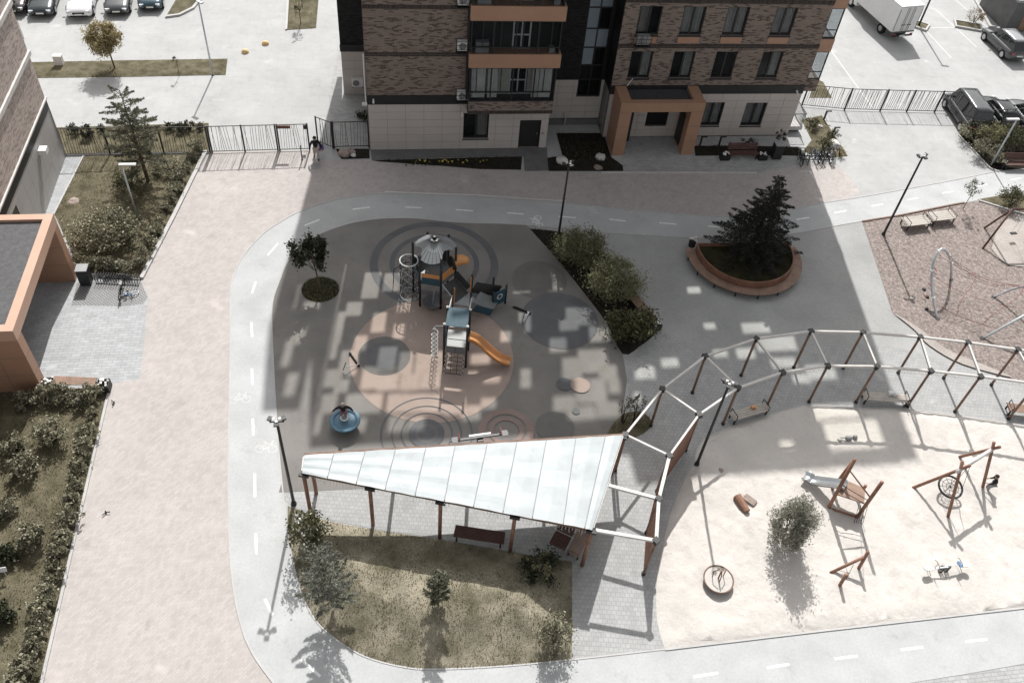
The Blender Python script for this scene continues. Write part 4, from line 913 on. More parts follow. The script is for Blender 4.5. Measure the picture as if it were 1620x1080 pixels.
# --- benches, bins, planters
def slat_bench(name, label, loc, rz, L=2.0, W=.5, back=False, m='bench_wood', n=5, h=.45, arms=False, group=None, fm='black_metal'):
    t = thing(name, label, 'bench', loc, rz, group)
    for i in range(n): MB().bx(-L/2, L/2, -W/2+i*W/n+.01, -W/2+(i+1)*W/n-.01, h-.04, h).build('slat', m, t)
    for s in (-1, 1):
        x = s*(L/2-.14)
        MB().bx(x-.035, x+.035, -W/2+.02, W/2-.02, h-.1, h-.042).build('support', fm, t); MB().bx(x-.035, x+.035, -W/2+.03, -W/2+.09, 0, h-.1).build('leg', fm, t); MB().bx(x-.035, x+.035, W/2-.09, W/2-.03, 0, h-.1).build('leg', fm, t)
        if arms:
            q = MB(); q.tube([(x,-W/2,h),(x,-W/2,h+.26),(x,W/2,h+.26),(x,W/2,h)], .025, 6); q.build('armrest', fm, t)
    if back:
        for i in range(4): MB().box((0, W/2+.03+.03*i, h+.13+.11*i), (L,.03,.095), 0, Matrix.Rotation(-.22, 3, 'X')).build('back_slat', m, t)
        for s in (-1, 1): MB().beam((s*(L/2-.14), W/2-.02, h-.05), (s*(L/2-.14), W/2+.17, h+.55), .05, .04).build('back_support', fm, t)
    return t
def between(a, c, **k):
    a, c = g(*a), g(*c); d = c - a; return (a+c)/2, math.atan2(d.y, d.x), d.length
c, r, L = between((1157,670),(1208,655)); slat_bench('bench', 'slatted bench with orange toy on it between two pergola posts', c+V(0,.15,0), r, 2.15, .55, n=4, m='bench_grey', group='pergola benches', arms=True)
c, r, L = between((1362,636),(1432,641)); slat_bench('bench', 'slatted bench with pale green bag on it between two pergola posts', c+V(0,.1,0), r, 2.4, .55, n=4, m='bench_grey', group='pergola benches', arms=True)
c, r, L = between((1592,655),(1660,664)); slat_bench('bench', 'slatted bench half shaded by the pergola beside the log swing', c+V(0,.15,0), r, 2.4, .55, n=4, m='bench_wood', group='pergola benches', arms=True)
p = g(1187,655); q = MB(); q.box((p.x, p.y+.05, .53), (.22,.14,.14), .4); q.box((p.x+.1, p.y+.02, .5), (.12,.1,.08), 1); tag(q.build('toy', 'play_orange'), 'small orange toy left on the pergola bench', 'toy')
p = g(1404,633); q = MB(); q.box((p.x, p.y+.05, .55), (.34,.2,.18), .2); q.box((p.x+.18, p.y, .52), (.2,.16,.12), .9); tag(q.build('bag', 'cloth_white'), 'pale bag lying on the pergola bench', 'bag')
c, r, L = between((724,856),(790,866)); slat_bench('bench', 'dark wooden slatted bench under the white canopy edge', c+V(0,.25,0), r, 2.2, .6, n=9, m='bench_dark')
c, r, L = between((908,877),(922,850)); slat_bench('bench', 'brown slatted bench standing crosswise at the corner post of the canopy', c+V(0,0,0), r, 1.5, .55, n=9, m='bench_wood')
c = g(887,858); t = thing('rocking_chair', 'dark red lounge chair with bent tube frame under the canopy corner', 'chair', c, r)
for i in range(6): MB().bx(-.5+i*.12, -.4+i*.12, -.38, .38, .4, .44).build('slat', 'bench_dark', t)
for i in range(5): MB().box((.3+i*.055, 0, .47+.1*i), (.09,.76,.03), 0, Matrix.Rotation(-1.05, 3, 'Y')).build('back_slat', 'bench_dark', t)
q = MB()
for s in (-.4, .4): q.tube([(-.6,s,.02),(.5,s,.02),(.6,s,.12),(.35,s,.42),(-.5,s,.38),(-.6,s,.02)], .022, 6)
q.build('tube_frame', 'galv', t)
def wood_box(name, label, cat, loc, rz, sx, sy, sz, m, fill=None, fm='soil'):
    t = thing(name, label, cat, loc, rz); n = max(2, int(sz/.14))
    for i in range(n):
        z0, z1 = sz*i/n+.005, sz*(i+1)/n-.005
        q = MB(); q.bx(-sx/2, sx/2, -sy/2, -sy/2+.03, z0, z1); q.bx(-sx/2, sx/2, sy/2-.03, sy/2, z0, z1); q.bx(-sx/2, -sx/2+.03, -sy/2+.03, sy/2-.03, z0, z1); q.bx(sx/2-.03, sx/2, -sy/2+.03, sy/2-.03, z0, z1); o = q.build('board_ring', m, t)
        o['kind'] = 'stuff'
    MB().bx(-sx/2+.03, sx/2-.03, -sy/2+.03, sy/2-.03, .02, sz*.86).build('fill', fm, t)
    return t
def flowers(t, n, r, z, m, parent=None, sx=None):
    q = MB()
    for _ in range(n):
        x, y = random.uniform(-r, r), random.uniform(-(sx or r), (sx or r)); q.box((x, y, z+random.uniform(0,.12)), (.09,.09,.05), random.uniform(0,3), Matrix.Rotation(random.uniform(-.8,.8), 3, 'X'))
    o = q.build('flowers', m, t); o['kind'] = 'stuff'; return o
# left entrance: bench, planter, bin, bike rack
slat_bench('bench', 'brown bench along the shrub bed beside the left orange portal', g(122,611), BA-.12, 2.0, .5, n=4, m='bench_wood', group=None)
t = wood_box('planter_box', 'dark square planter with white flowers at the end of the left bench', 'planter', g(167,616), BA, .55, .55, .5, 'black_metal'); flowers(t, 14, .22, .5, 'flower_white')
t = wood_box('planter_box', 'small planter with white flowers between left bench and orange portal leg', 'planter', g(79,612), BA, .45, .45, .45, 'black_metal'); flowers(t, 14, .2, .45, 'flower_white')
def bin_(label, loc, rz, h=1.1, w=.55):
    t = thing('waste_bin', label, 'bin', loc, rz); MB().bx(-w/2, w/2, -w/2, w/2, .03, h-.12).build('body', 'lamp_metal', t); MB().bx(-w/2+.02, w/2-.02, -w/2+.02, w/2-.02, 0, .03).build('plinth', 'black_metal', t); MB().bx(-w/2-.02, w/2+.02, -w/2-.02, w/2+.02, h-.05, h).build('lid', 'grey_plastic', t)
    for x in (-w/2+.03, w/2-.03): MB().bx(x-.02, x+.02, -w/2+.02, w/2-.02, h-.12, h-.05).build('lid_support', 'black_metal', t)
    return t
bin_('dark grey waste bin next to the left orange portal leg', g(138,447), BA); bin_('dark waste bin between entrance bench and bicycles', g(1226,249), BA, 1.15, .6)
def bike_rack(label, loc, rz, L, n):
    t = thing('bicycle_rack', label, 'bicycle rack', loc, rz); m = MB().tube([(0,-.22,.02),(0,-.22,.42),(0,-.1,.55),(0,.1,.55),(0,.22,.42),(0,.22,.02)], .018, 6).mesh('hoop'); m.materials.append(M('lamp_metal'))
    for i in range(n):
        o = bpy.data.objects.new('hoop', m); COL.objects.link(o); o.parent = t; o.location = (-L/2+L*i/(n-1), 0, 0)
    for y in (-.22, .22): MB().beam((-L/2,y,.03), (L/2,y,.03), .04, .03).build('rail', 'lamp_metal', t)
    return t
bike_rack('low black bicycle rack of closely set hoops at the hedge', g(188,446), BA-.12, 2.2, 17); bike_rack('black bicycle rack packed with bicycles at the grass strip corner', g(1292,250), BA-.05, 2.3, 9)
def bicycle(label, loc, rz, fm='lamp_metal', lean=.12, s=1.0, tm='tyre', group=None, cat='bicycle'):
    t = thing('bicycle', label, cat, loc, rz, group); R = .33*s; t.rotation_euler = (lean, 0, rz)
    for x in (-.52*s, .52*s):
        w = MB().tube([(x+R*math.cos(a), 0, R+R*math.sin(a)) for a in np.linspace(0, 2*PI, 21)[:-1]], .022, 6, True).build('wheel', tm, t)
        q = MB()
        for k in range(8): a = PI*k/4; q.tube([(x,0,R),(x+R*math.cos(a),0,R+R*math.sin(a))], .005, 3)
        sp = q.build('spokes', 'rim', w); sp['kind'] = 'stuff'
    q = MB(); B = (-.08*s,0,.3*s); S = (-.2*s,0,.78*s); Hd = (.36*s,0,.8*s); r = .018
    for a, c in ((B,S),(B,Hd),((-.19*s,0,.72*s),(.35*s,0,.74*s)),((-.52*s,0,R),B),((-.52*s,0,R),(-.18*s,0,.7*s)),(Hd,(.52*s,0,R)),(Hd,(.33*s,0,.95*s))): q.tube([a, c], r, 6)
    q.build('frame', fm, t); MB().tube([(.3*s,-.27*s,.97*s),(.35*s,0,.95*s),(.3*s,.27*s,.97*s)], .015, 6).build('handlebar', 'lamp_metal', t); MB().box((-.22*s,0,.83*s), (.26*s,.13*s,.06), 0).build('saddle', 'play_black', t)
    q = MB(); q.tube([(-.08*s,-.03,.3*s),(-.08*s,.03,.3*s)], .09*s, 10); q.box((-.08*s,.1,.18*s), (.1,.08,.03)); q.box((-.08*s,-.1,.42*s), (.1,.08,.03)); q.build('crank', 'lamp_metal', t); return t
bicycle('black bicycle parked across the low hoop rack at the hedge', g(193,461), 1.75, 'lamp_metal', .2)
bicycle('small blue and white childrens bicycle tipped over by the hoop rack', g(204,462), .35, 'bag_blue', 1.15, .6, 'cloth_white')
for i in range(8):
    p = g(1264+i*7.6, 255-i*.4); bicycle(('black','teal','black','blue','black','silver-grey','white','black')[i] + ' bicycle crowded in the rack by the brick building corner', p, 1.5+random.uniform(-.3,.3), ('lamp_metal','car_teal','lamp_metal','bag_blue','lamp_metal','car_silver','cloth_white','lamp_metal')[i], random.uniform(-.2,.2), random.uniform(.75,1), 'tyre', 'bicycles in the corner rack')
# entrance of the brick building
slat_bench('bench', 'dark red bench with backrest in front of the brick building', g(1173,250), BA, 2.1, .5, True, 'bench_dark', 5)
for px, lb in ((1145,'dark flower box with white blossoms beside the entrance portal end of the red bench'),(1205,'dark flower box with white blossoms beside the bin end of the red bench')):
    t = wood_box('flower_box', lb, 'planter', g(px,252), BA, .6, .4, .42, 'black_metal'); flowers(t, 12, .25, .42, 'flower_white', None, .15)
slat_bench('bench', 'wide dark brown bench with backrest in front of the right shrubs', g(1612,266), BA-.05, 2.6, .6, True, 'bench_dark', 5)
t = wood_box('flower_box', 'dark flower box with white blossoms at the end of the wide brown bench', 'planter', g(1585,264), BA, .5, .5, .4, 'black_metal'); flowers(t, 12, .22, .42, 'flower_white')
for px, py, lb in ((1107,231,'black angled garden lamp stub right beside the orange portal'),(1137,231,'black angled garden lamp stub left of the red bench'),(1316,216,'black angled garden lamp stub on grass near the bicycles'),(1303,190,'black angled garden lamp stub on grass near the picket fence')):
    t = thing('bollard_lamp', lb, 'garden lamp', g(px,py), BA, 'angled garden lamps'); MB().bx(-.05,.05,-.05,.05,0,.7).build('post', 'lamp_metal', t); MB().bx(-.05,.36,-.05,.05,.7,.78).build('head', 'lamp_metal', t)
for px, py, rz, lb in ((1445,358,0,'pale slatted bench with dark end frames nearer the black lamp post'),(1485,350,0,'pale slatted bench with dark end frames nearer the sapling')):
    slat_bench('bench', lb, g(px,py), BA+.12, 1.75, .85, False, 'bench_grey', 5, .48, True, 'wood-chip area benches')
# yellow half-spheres, stones
for (px, py, lb) in ((388,83,'sand-yellow half-sphere bollard closer to the grass strip'),(420,70,'sand-yellow half-sphere bollard closer to the far flower bed')):
    tag(MB().lathe([(.27*math.cos(a), .27*math.sin(a)) for a in np.linspace(-.2, 1.5, 10)], 20, g(px, py)).build('bollard', 'ball_yellow', None, None, True), lb, 'bollard', 'half-sphere bollards')
def rock(px, py, r, m, label, sq=.6, grp=None):
    p = g(px, py); bm = bmesh.new(); bmesh.ops.create_icosphere(bm, subdivisions=2, radius=r)
    for v in bm.verts: v.co = v.co*random.uniform(.82, 1.12); v.co.z *= sq
    me = bpy.data.meshes.new('stone'); bm.to_mesh(me); bm.free(); me.materials.append(M(m)); o = bpy.data.objects.new('stone', me); COL.objects.link(o); o.location = p + V(0,0,r*sq*.55); return tag(o, label, 'stone', grp)
rock(888,257,.42,'stone_white','white boulder at the path edge of the recess bed'); rock(949,251,.38,'stone_white','white boulder close to the left portal leg'); rock(946,266,.3,'stone_brown','flat grey boulder near the kerb by the portal', .3)
rock(545,245,.42,'stone_brown','brown boulder in the dark bed by the short fence'); rock(556,243,.3,'stone_brown','smaller brown boulder leaning on the bigger one by the fence'); rock(559,247,.2,'stone_white','pale stone at the edge of the dark fence bed'); rock(117,320,.35,'stone_brown','low brown stone on the lawn by the left building', .35)
rock(1318,232,.5,'stone_white','big white boulder behind the crowded bicycles'); rock(1297,202,.18,'stone_white','small white stone on the grass strip', .8); rock(1309,240,.25,'stone_white','white stone among flowers by the bicycles')
q = MB(); p = g(95,103); q.box((p.x,p.y,.35), (.55,.35,.7), BA); q.box((p.x,p.y,.72), (.6,.4,.05), BA); tag(q.build('utility_cabinet', 'beam_paint'), 'pale utility cabinet standing on the far grass strip', 'cabinet')
q = MB(); p = g(12,912); q.tube([(p.x,p.y,0),(p.x,p.y,.55)], .015, 6); q.box((p.x,p.y,.6), (.3,.03,.22), .3, Matrix.Rotation(-.4,3,'X')); tag(q.build('garden_sign', 'white_plastic'), 'small white garden sign on a stick in the left lawn', 'sign')

# --- half-round planter with slatted bench for the spruce
A, B_, C_ = g(1085,391,.45), g(1195,466.5,.45), g(1268.5,413,.45)
def circ3(a, b_, c_):
    ax_, ay_, bx_, by_, cx_, cy_ = a.x, a.y, b_.x, b_.y, c_.x, c_.y; d = 2*(ax_*(by_-cy_)+bx_*(cy_-ay_)+cx_*(ay_-by_))
    ux = ((ax_**2+ay_**2)*(by_-cy_)+(bx_**2+by_**2)*(cy_-ay_)+(cx_**2+cy_**2)*(ay_-by_))/d; uy = ((ax_**2+ay_**2)*(cx_-bx_)+(bx_**2+by_**2)*(ax_-cx_)+(cx_**2+cy_**2)*(bx_-ax_))/d
    return ux, uy, math.hypot(ax_-ux, ay_-uy)
ux, uy, rr = circ3(A, B_, C_)
PL = thing('planter_bench', 'half-round brown planter with slatted bench around the big dark spruce', 'planter', V(ux, uy, 0))
a0 = math.atan2(A.y-uy, A.x-ux); a1 = math.atan2(g(1258,390,.45).y-uy, g(1258,390,.45).x-ux)
a0 = a0 if a0 < 0 else a0 - 2*PI
a1 = a1 if a1 > a0 else a1 + 2*PI
ri = rr - .62; N = 84
for i in range(N):
    am = a0 + (a1-a0)*(i+.5)/N; hw = (a1-a0)/N*.43
    pts = [(r*math.cos(x), r*math.sin(x)) for r, x in ((ri+.06,am-hw),(rr,am-hw),(rr,am+hw),(ri+.06,am+hw))]; MB().prism(pts, .41, .45).build('seat_slat', 'bench_wood', PL)
    pts = [(r*math.cos(x), r*math.sin(x)) for r, x in ((ri-.05,am-hw),(ri+.03,am-hw),(ri+.03,am+hw),(ri-.05,am+hw))]; MB().prism(pts, .1, .86).build('back_slat', 'slat_red', PL)
arc = lambda r, n=40: [(r*math.cos(x), r*math.sin(x)) for x in np.linspace(a0, a1, n)]
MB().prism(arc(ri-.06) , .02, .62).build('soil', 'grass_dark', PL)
def ringseg(r0, r1, z0, z1, m, nm):
    q = MB(); n = 40; rings = [[(r0*math.cos(x), r0*math.sin(x), z0),(r1*math.cos(x), r1*math.sin(x), z0),(r1*math.cos(x), r1*math.sin(x), z1),(r0*math.cos(x), r0*math.sin(x), z1)] for x in np.linspace(a0, a1, n)]; q.loft(rings).build(nm, m, PL)
ringseg(rr-.5, rr-.44, .33, .405, 'black_metal', 'seat_rail'); ringseg(rr-.14, rr-.08, .33, .405, 'black_metal', 'seat_rail')
for i in range(9):
    x = a0 + (a1-a0)*(i+.5)/9; MB().beam(((rr-.12)*math.cos(x),(rr-.12)*math.sin(x),0), ((rr-.12)*math.cos(x),(rr-.12)*math.sin(x),.33), .06, .06).build('leg', 'black_metal', PL)
pa, pb = arc(ri)[0], arc(ri)[-1]; MB().beam((pa[0],pa[1],.43), (pb[0],pb[1],.43), .06, .84).build('back_board', 'slat_red', PL)
SPR = V(ux, uy, .6) + V(.35, .25, 0)
t = thing('flower_pot', 'small pot of dark and white flowers on the end of the curved bench', 'flower pot', g(1094,389,.0)); flowers(t, 14, .2, .5, 'flower_white'); MB().lathe([(.2,.0),(.24,.5)], 10).build('pot', 'black_metal', t)
slat_bench('bench', 'brown plank bench at the edge of the shrub bed', g(1026,500)+V(-.35,.1,0), -1.02, 2.2, .6, n=4, m='bench_wood')
t = wood_box('flower_box', 'flower box with white blossoms at the end of the shrub bed bench', 'planter', g(1036,519), -1.0, .5, .5, .4, 'black_metal'); flowers(t, 12, .2, .42, 'flower_white')
# ------------------------------------------------------------------ playground equipment
PT_ = thing('play_tower', 'big play tower with grey hexagonal roof, navy panels, rope net and orange slide', 'play structure', V(-3.9, 31.5, .016)); pto = PT_.location.copy()
def pp(name, mb, m, smooth=False): return mb.build(name, m, PT_, pto, smooth)
HX = [V(-5.18,33.04,0), V(-4.05,32.98,0), V(-3.41,34.0,0), V(-3.92,34.93,0), V(-5.05,34.98,0), V(-5.69,34.01,0)]; HC = V(-4.55,33.98,0); RT, DK = 3.45, 1.72
for p in HX:
    pp('post', MB().tube([(p.x,p.y,.02),(p.x,p.y,RT+.12)], .065, 10), 'play_black', True); pp('post_cap', MB().lathe([(.075,0),(.075,.05),(.02,.09)], 10, (p.x,p.y,RT+.12)), 'play_black')
# roof: six scalloped gores of pleated sheet
peak = HC + V(0,0,RT+.62)
for k in range(6):
    p, q_ = HX[k]*1.0, HX[(k+1) % 6]*1.0; rings = []; n = 8
    P = HC + (p-HC)*1.02 + V(0,0,RT); Q = HC + (q_-HC)*1.02 + V(0,0,RT); mb = MB(); cut = .62 if k in (5, 1) else .12
    for j in range(n):
        row = []
        for s in (j/n, (j+1)/n):
            e = P.lerp(Q, s); m_ = 1 - cut*4*s*(1-s)*.5; e = peak.lerp(e, m_) if k in (5, 1) else e + (HC-e)*0 - V(0,0,.0)
            if k not in (5, 1): out = (P.lerp(Q,.5)-HC); out.z = 0; e = e + out.normalized()*(.16*4*s*(1-s)) - V(0,0,.1*4*s*(1-s))
            row.append(e)
        mid = [peak.lerp(r, .55) + V(0,0,.05) for r in row]; tp = [peak.lerp(r, .1) for r in row]
        mb.add([row[0], row[1], mid[1], mid[0]], [(0,1,2,3)]); mb.add([mid[0], mid[1], tp[1], tp[0]], [(0,1,2,3)])
        if k not in (5, 1): pass
    pp('roof_gore', mb, 'play_light')
    sm = MB()
    for s in (0, .2, .4, .6, .8):
        e = P.lerp(Q, s); o_ = (P.lerp(Q,.5)-HC); o_.z = 0
        if k in (5, 1): e = peak.lerp(e, 1 - cut*4*s*(1-s)*.5)
        else: e = e + o_.normalized()*(.16*4*s*(1-s)) - V(0,0,.1*4*s*(1-s))
        sm.tube([e+V(0,0,.012), peak.lerp(e,.55)+V(0,0,.062), peak.lerp(e,.1)+V(0,0,.012)], .012, 4)
    o = pp('roof_rib', sm, 'play_grey'); o['kind'] = 'stuff'
mb = MB()
for k in range(8): a = 2*PI*k/8; mb.lathe([(.07,0),(.07,.05)], 8, (peak.x+.17*math.cos(a), peak.y+.17*math.sin(a), peak.z-.02))
mb.lathe([(.1,-.05),(.06,.18)], 8, tuple(peak)); o = pp('roof_finial', mb, 'play_black'); o['kind'] = 'stuff'
pp('deck', MB().prism([(HC+(p-HC)*.97)[:2] for p in HX], DK-.05, DK), 'play_grey')
def panel(p, q_, z0, z1, m, name='panel', t=.03):
    d = (q_-p).normalized()*.08; pp(name, MB().beam(V(p.x,p.y,(z0+z1)/2)+d, V(q_.x,q_.y,(z0+z1)/2)-d, t, z1-z0), m)
panel(HX[0], HX[1], DK-.02, 2.18, 'play_navy', 'navy_panel'); panel(HX[0], HX[1], 2.19, 2.46, 'play_orange', 'orange_panel'); panel(HX[1], HX[2], DK+.3, 2.5, 'play_orange', 'orange_panel'); panel(HX[4], HX[3], DK, 2.5, 'climb_board', 'back_panel'); panel(HX[5], HX[4], DK, 2.5, 'climb_board', 'back_panel')
panel(HX[0], HX[5], DK, 2.3, 'play_navy', 'navy_panel')
# low bowl seat under the deck
c = g(684,484); mb = MB(); mb.lathe([(.05,.0),(.35,.1),(.55,.32),(.52,.32),(.33,.14),(.03,.05)], 20, (c.x, c.y, .05)); pp('spinner_bowl', mb, 'play_grey', True); pp('spinner_pole', MB().tube([(c.x,c.y,.05),(c.x+.1,c.y,1.2)], .025, 8), 'galv')
# orange hood and tube slide behind
mb = MB(); n = 20
path3 = [V(-3.6,34.05,2.5), V(-3.35,34.25,2.52), V(-3.05,34.4,2.45), V(-2.75,34.5,2.3)]
mb.tube(spl(path3, 4), [.30,.30,.30,.30,.30,.29,.29,.28,.27,.25,.22,.16,.08], n, False, False); pp('tunnel_hood', mb, 'play_orange', True)
pp('tunnel_mouth', MB().tube([(-3.6,34.04,2.5),(-3.68,33.98,2.5)], [.40,.38], 22, False, True), 'play_black')
# net cylinder of the left side
nc = V(-5.86,33.75,0); nr = .48; zt_ = 2.6
pp('net_ring', MB().tube([(nc.x+nr*math.cos(a), nc.y+nr*math.sin(a), zt_) for a in np.linspace(0, 2*PI, 25)[:-1]], .035, 8, True), 'rail_white'); pp('net_ring', MB().tube([(nc.x+nr*1.05*math.cos(a), nc.y+nr*1.05*math.sin(a), .12) for a in np.linspace(0, 2*PI, 25)[:-1]], .025, 8, True), 'galv')
mb = MB(); kb = MB()
for k in range(12):
    a = 2*PI*k/12; mb.tube([(nc.x+nr*math.cos(a), nc.y+nr*math.sin(a), zt_),(nc.x+nr*1.05*math.cos(a), nc.y+nr*1.05*math.sin(a), .12)], .013, 5)
for j in range(1, 9):
    z = .12 + (zt_-.12)*j/9; mb.tube([(nc.x+nr*1.02*math.cos(a), nc.y+nr*1.02*math.sin(a), z) for a in np.linspace(0, 2*PI, 25)[:-1]], .013, 5, True)
    for k in range(j % 2, 12, 2): a = 2*PI*k/12; kb.box((nc.x+nr*1.02*math.cos(a), nc.y+nr*1.02*math.sin(a), z), (.04,.04,.04), a)
o = pp('rope_net', mb, 'rope'); o['kind'] = 'stuff'; o = pp('rope_knots', kb, 'knob_white'); o['kind'] = 'stuff'
pp('grab_rail', MB().tube([(-6.9,34.6,.0),(-6.85,34.6,1.0),(-6.2,34.5,1.7),(-5.7,34.2,2.1)], .025, 6), 'lamp_metal')
# dark ramp to the small deck, right-hand climbing ramp
def board(quad, m, name, t=.05, holes=None):
    P = [Vector(p) for p in quad]; nrm = (P[1]-P[0]).cross(P[3]-P[0]).normalized()*t
    mb = MB(); mb.add(P + [p - nrm for p in P], [(0,1,2,3),(7,6,5,4),(0,4,5,1),(1,5,6,2),(2,6,7,3),(3,7,4,0)]); o = pp(name, mb, m)
    if holes:
        hm = MB(); s = 1 if nrm.z > 0 else -1
        for i in range(holes[0]):
            for j in range(holes[1]):
                c = P[0].lerp(P[1], (i+.5)/holes[0]).lerp(P[3].lerp(P[2], (i+.5)/holes[0]), (j+.5)/holes[1]) + nrm.normalized()*.012*s; hm.box(c, (.05,.1,.03), .3)
        h = hm.build('hand_grips', 'play_light', o, pto); h['kind'] = 'stuff'
board([(-3.95,33.05,1.72),(-3.4,33.75,1.72),(-2.62,33.3,1.12),(-3.2,32.5,1.12)], 'climb_board', 'ramp', .05, (4,5))
pp('ramp_side', MB().beam((-3.38,33.82,2.0), (-2.6,33.35,1.45), .03, .5), 'climb_board'); pp('ramp_side', MB().beam((-4.0,33.0,1.85), (-3.25,32.45,1.3), .025, .06), 'galv')
pp('deck', MB().prism([(-3.3,32.35),(-2.45,32.3),(-2.2,32.9),(-2.6,33.35),(-3.3,32.95)], 1.07, 1.12), 'play_light')
for x, y, h in ((-3.36,32.3,2.2),(-2.38,32.25,2.2),(-2.45,33.4,2.35),(-1.26,33.44,1.25),(-.61,33.94,1.4),(-1.35,34.35,1.45)): pp('post', MB().tube([(x,y,.02),(x,y,h)], .06, 10), 'play_black', True)
board([(-2.3,32.6,1.1),(-2.0,33.5,1.1),(-.95,33.8,.35),(-1.25,32.95,.35)], 'play_grey', 'ramp', .05, (5,3)); pp('climb_wall', MB().beam((-2.35,33.55,1.35), (-1.0,34.1,.75), .04, .75), 'climb_board')
pp('navy_panel', MB().beam((-2.2,32.5,.85), (-1.25,32.85,.3), .03, .45), 'play_navy')
pn = pp('navy_panel', MB().beam((-1.22,33.38,.72), (-.64,33.9,.72), .03, 1.0), 'play_navy')
pe = V(-.93,33.64,.8); dn_ = V(.745,.667,0); nn_ = V(.667,-.745,0)*.02
mb = MB()
for k in range(20):
    a, a2 = 2*PI*k/20, 2*PI*(k+1)/20
    mb.add([pe+nn_+dn_*r*math.cos(x)+V(0,0,r*math.sin(x)) for r, x in ((.13,a),(.19,a),(.19,a2),(.13,a2))], [(0,1,2,3)])
mb.build('ring_emblem', 'knob_white', pn, pto)
for zz in (1.75,): pp('orange_post', MB().tube([(-2.5,33.3,.4),(-2.5,33.3,2.3)], .035, 8), 'play_orange')
pp('orange_post', MB().tube([(-3.27,32.42,1.1),(-3.27,32.42,2.25)], .04, 8), 'play_orange')
# bridge with white rails to the front tower
FX0, FX1, FY0, FY1 = -3.36, -2.22, 29.03, 30.2
for i in range(6):
    t0 = i/6; y0_, y1_ = 32.25-(32.25-30.3)*i/6, 32.25-(32.25-30.3)*(i+1)/6+.04; z = 1.1+.4*i/5; pp('bridge_plank', MB().bx(-3.25,-2.4,y1_+.0,y0_-.04,z-.04,z), 'play_light' if i % 2 == 0 else 'play_grey')
for x in (-3.36,-2.34):
    pp('bridge_rail', MB().tube([(x,32.3,1.85),(x,31.2,2.1),(x,30.2,2.45)], .028, 8), 'rail_white')
    for k in range(4): y = 32.1-.55*k; pp('rail_bar', MB().tube([(x,y,1.15+.12*k),(x,y,1.9+.13*k)], .016, 6), 'rail_white')
for x, y in ((FX0,FY0),(FX1,FY0),(FX0,FY1),(FX1,FY1)):
    pp('post', MB().tube([(x,y,.02),(x,y,3.05)], .06, 10), 'play_black', True); pp('post_cap', MB().lathe([(.07,0),(.07,.04),(.02,.08)], 10, (x,y,3.05)), 'knob_white')
DF = 1.5
pp('deck', MB().bx(FX0+.03,FX1-.03,FY0+.05,FY1-.05,DF-.05,DF), 'play_grey')
board([(FX0+.03,29.2,2.8),(FX1-.03,29.2,2.8),(FX1-.03,30.25,3.02),(FX0+.03,30.25,3.02)], 'play_navy', 'tower_roof', .04)
panel(V(FX0,FY0,0), V(FX1,FY0,0), 1.02, DF+.02, 'play_grey', 'front_board', .04); pp('board_joint', MB().bx(-2.8,-2.78,FY0-.03,FY0-.021,1.04,DF), 'play_black'); pp('board_joint', MB().bx(FX0+.08,FX1-.08,FY0-.03,FY0-.021,DF-.02,DF), 'play_black')
panel(V(FX0,FY0,0), V(FX0,FY1,0), DF, DF+.75, 'play_navy', 'side_panel'); pp('barrier', MB().tube([(FX0+.1,FY1-.1,2.1),(FX1-.1,FY1-.1,2.1)], .02, 6), 'lamp_metal')
mb = MB(); kb = MB()
for i in range(4):
    x = FX0+.1+(FX1-FX0-.2)*i/3; mb.tube([(x,FY0-.02,1.05),(x,FY0-.55,.05)], .014, 5)
for j in range(1, 6):
    z = 1.05-1.0*j/5; y = FY0-.02-.53*j/5; mb.tube([(FX0+.02,y,z),(FX1-.02,y,z)], .014, 5)
    for i in (0, 3): kb.box((FX0+.1+(FX1-FX0-.2)*i/3, y, z), (.05,.05,.05))
o = pp('rope_ladder', mb, 'rope'); o['kind'] = 'stuff'; o = pp('rope_knots', kb, 'knob_white'); o['kind'] = 'stuff'
# orange open slide
pth = spl([V(-2.2,29.75,1.5), V(-1.75,29.7,1.35), V(-1.2,29.6,.85), V(-.65,29.5,.45), V(-.3,29.45,.32), V(.02,29.4,.3)], 6); rings = []
for i, p in enumerate(pth):
    d = (pth[min(i+1,len(pth)-1)]-pth[max(i-1,0)]).normalized(); r = d.cross(V(0,0,1)).normalized(); u = r.cross(d); w = .27
    rings.append([p+r*w+u*.2, p+r*(w-.03)+u*.2, p+r*(w-.09)+u*.03, p-r*(w-.09)+u*.03, p-r*(w-.03)+u*.2, p-r*w+u*.2, p-r*(w-.04)-u*.03, p+r*(w-.04)-u*.03])
pp('slide', MB().loft(rings), 'play_orange', True); pp('slide_foot', MB().tube([(-.2,29.43,.0),(-.2,29.43,.3)], .04, 8), 'galv')
# spiral climbing pole
mb = MB(); c = V(-3.88,29.45,0); pts = [(c.x+.16*math.cos(a), c.y+.16*math.sin(a), .05+a/(2*PI)*.31) for a in np.linspace(0, 2*PI*6.4, 110)]; mb.tube(pts, .022, 6); pp('spiral_climber', mb, 'rail_white', True)
pp('spiral_arm', MB().tube([pts[-1],(c.x,c.y+.1,2.3),(FX0,FY0+.4,2.5)], .02, 6), 'galv'); pp('spiral_pole', MB().tube([(c.x,c.y,.0),(c.x,c.y,2.25)], .016, 6), 'galv')

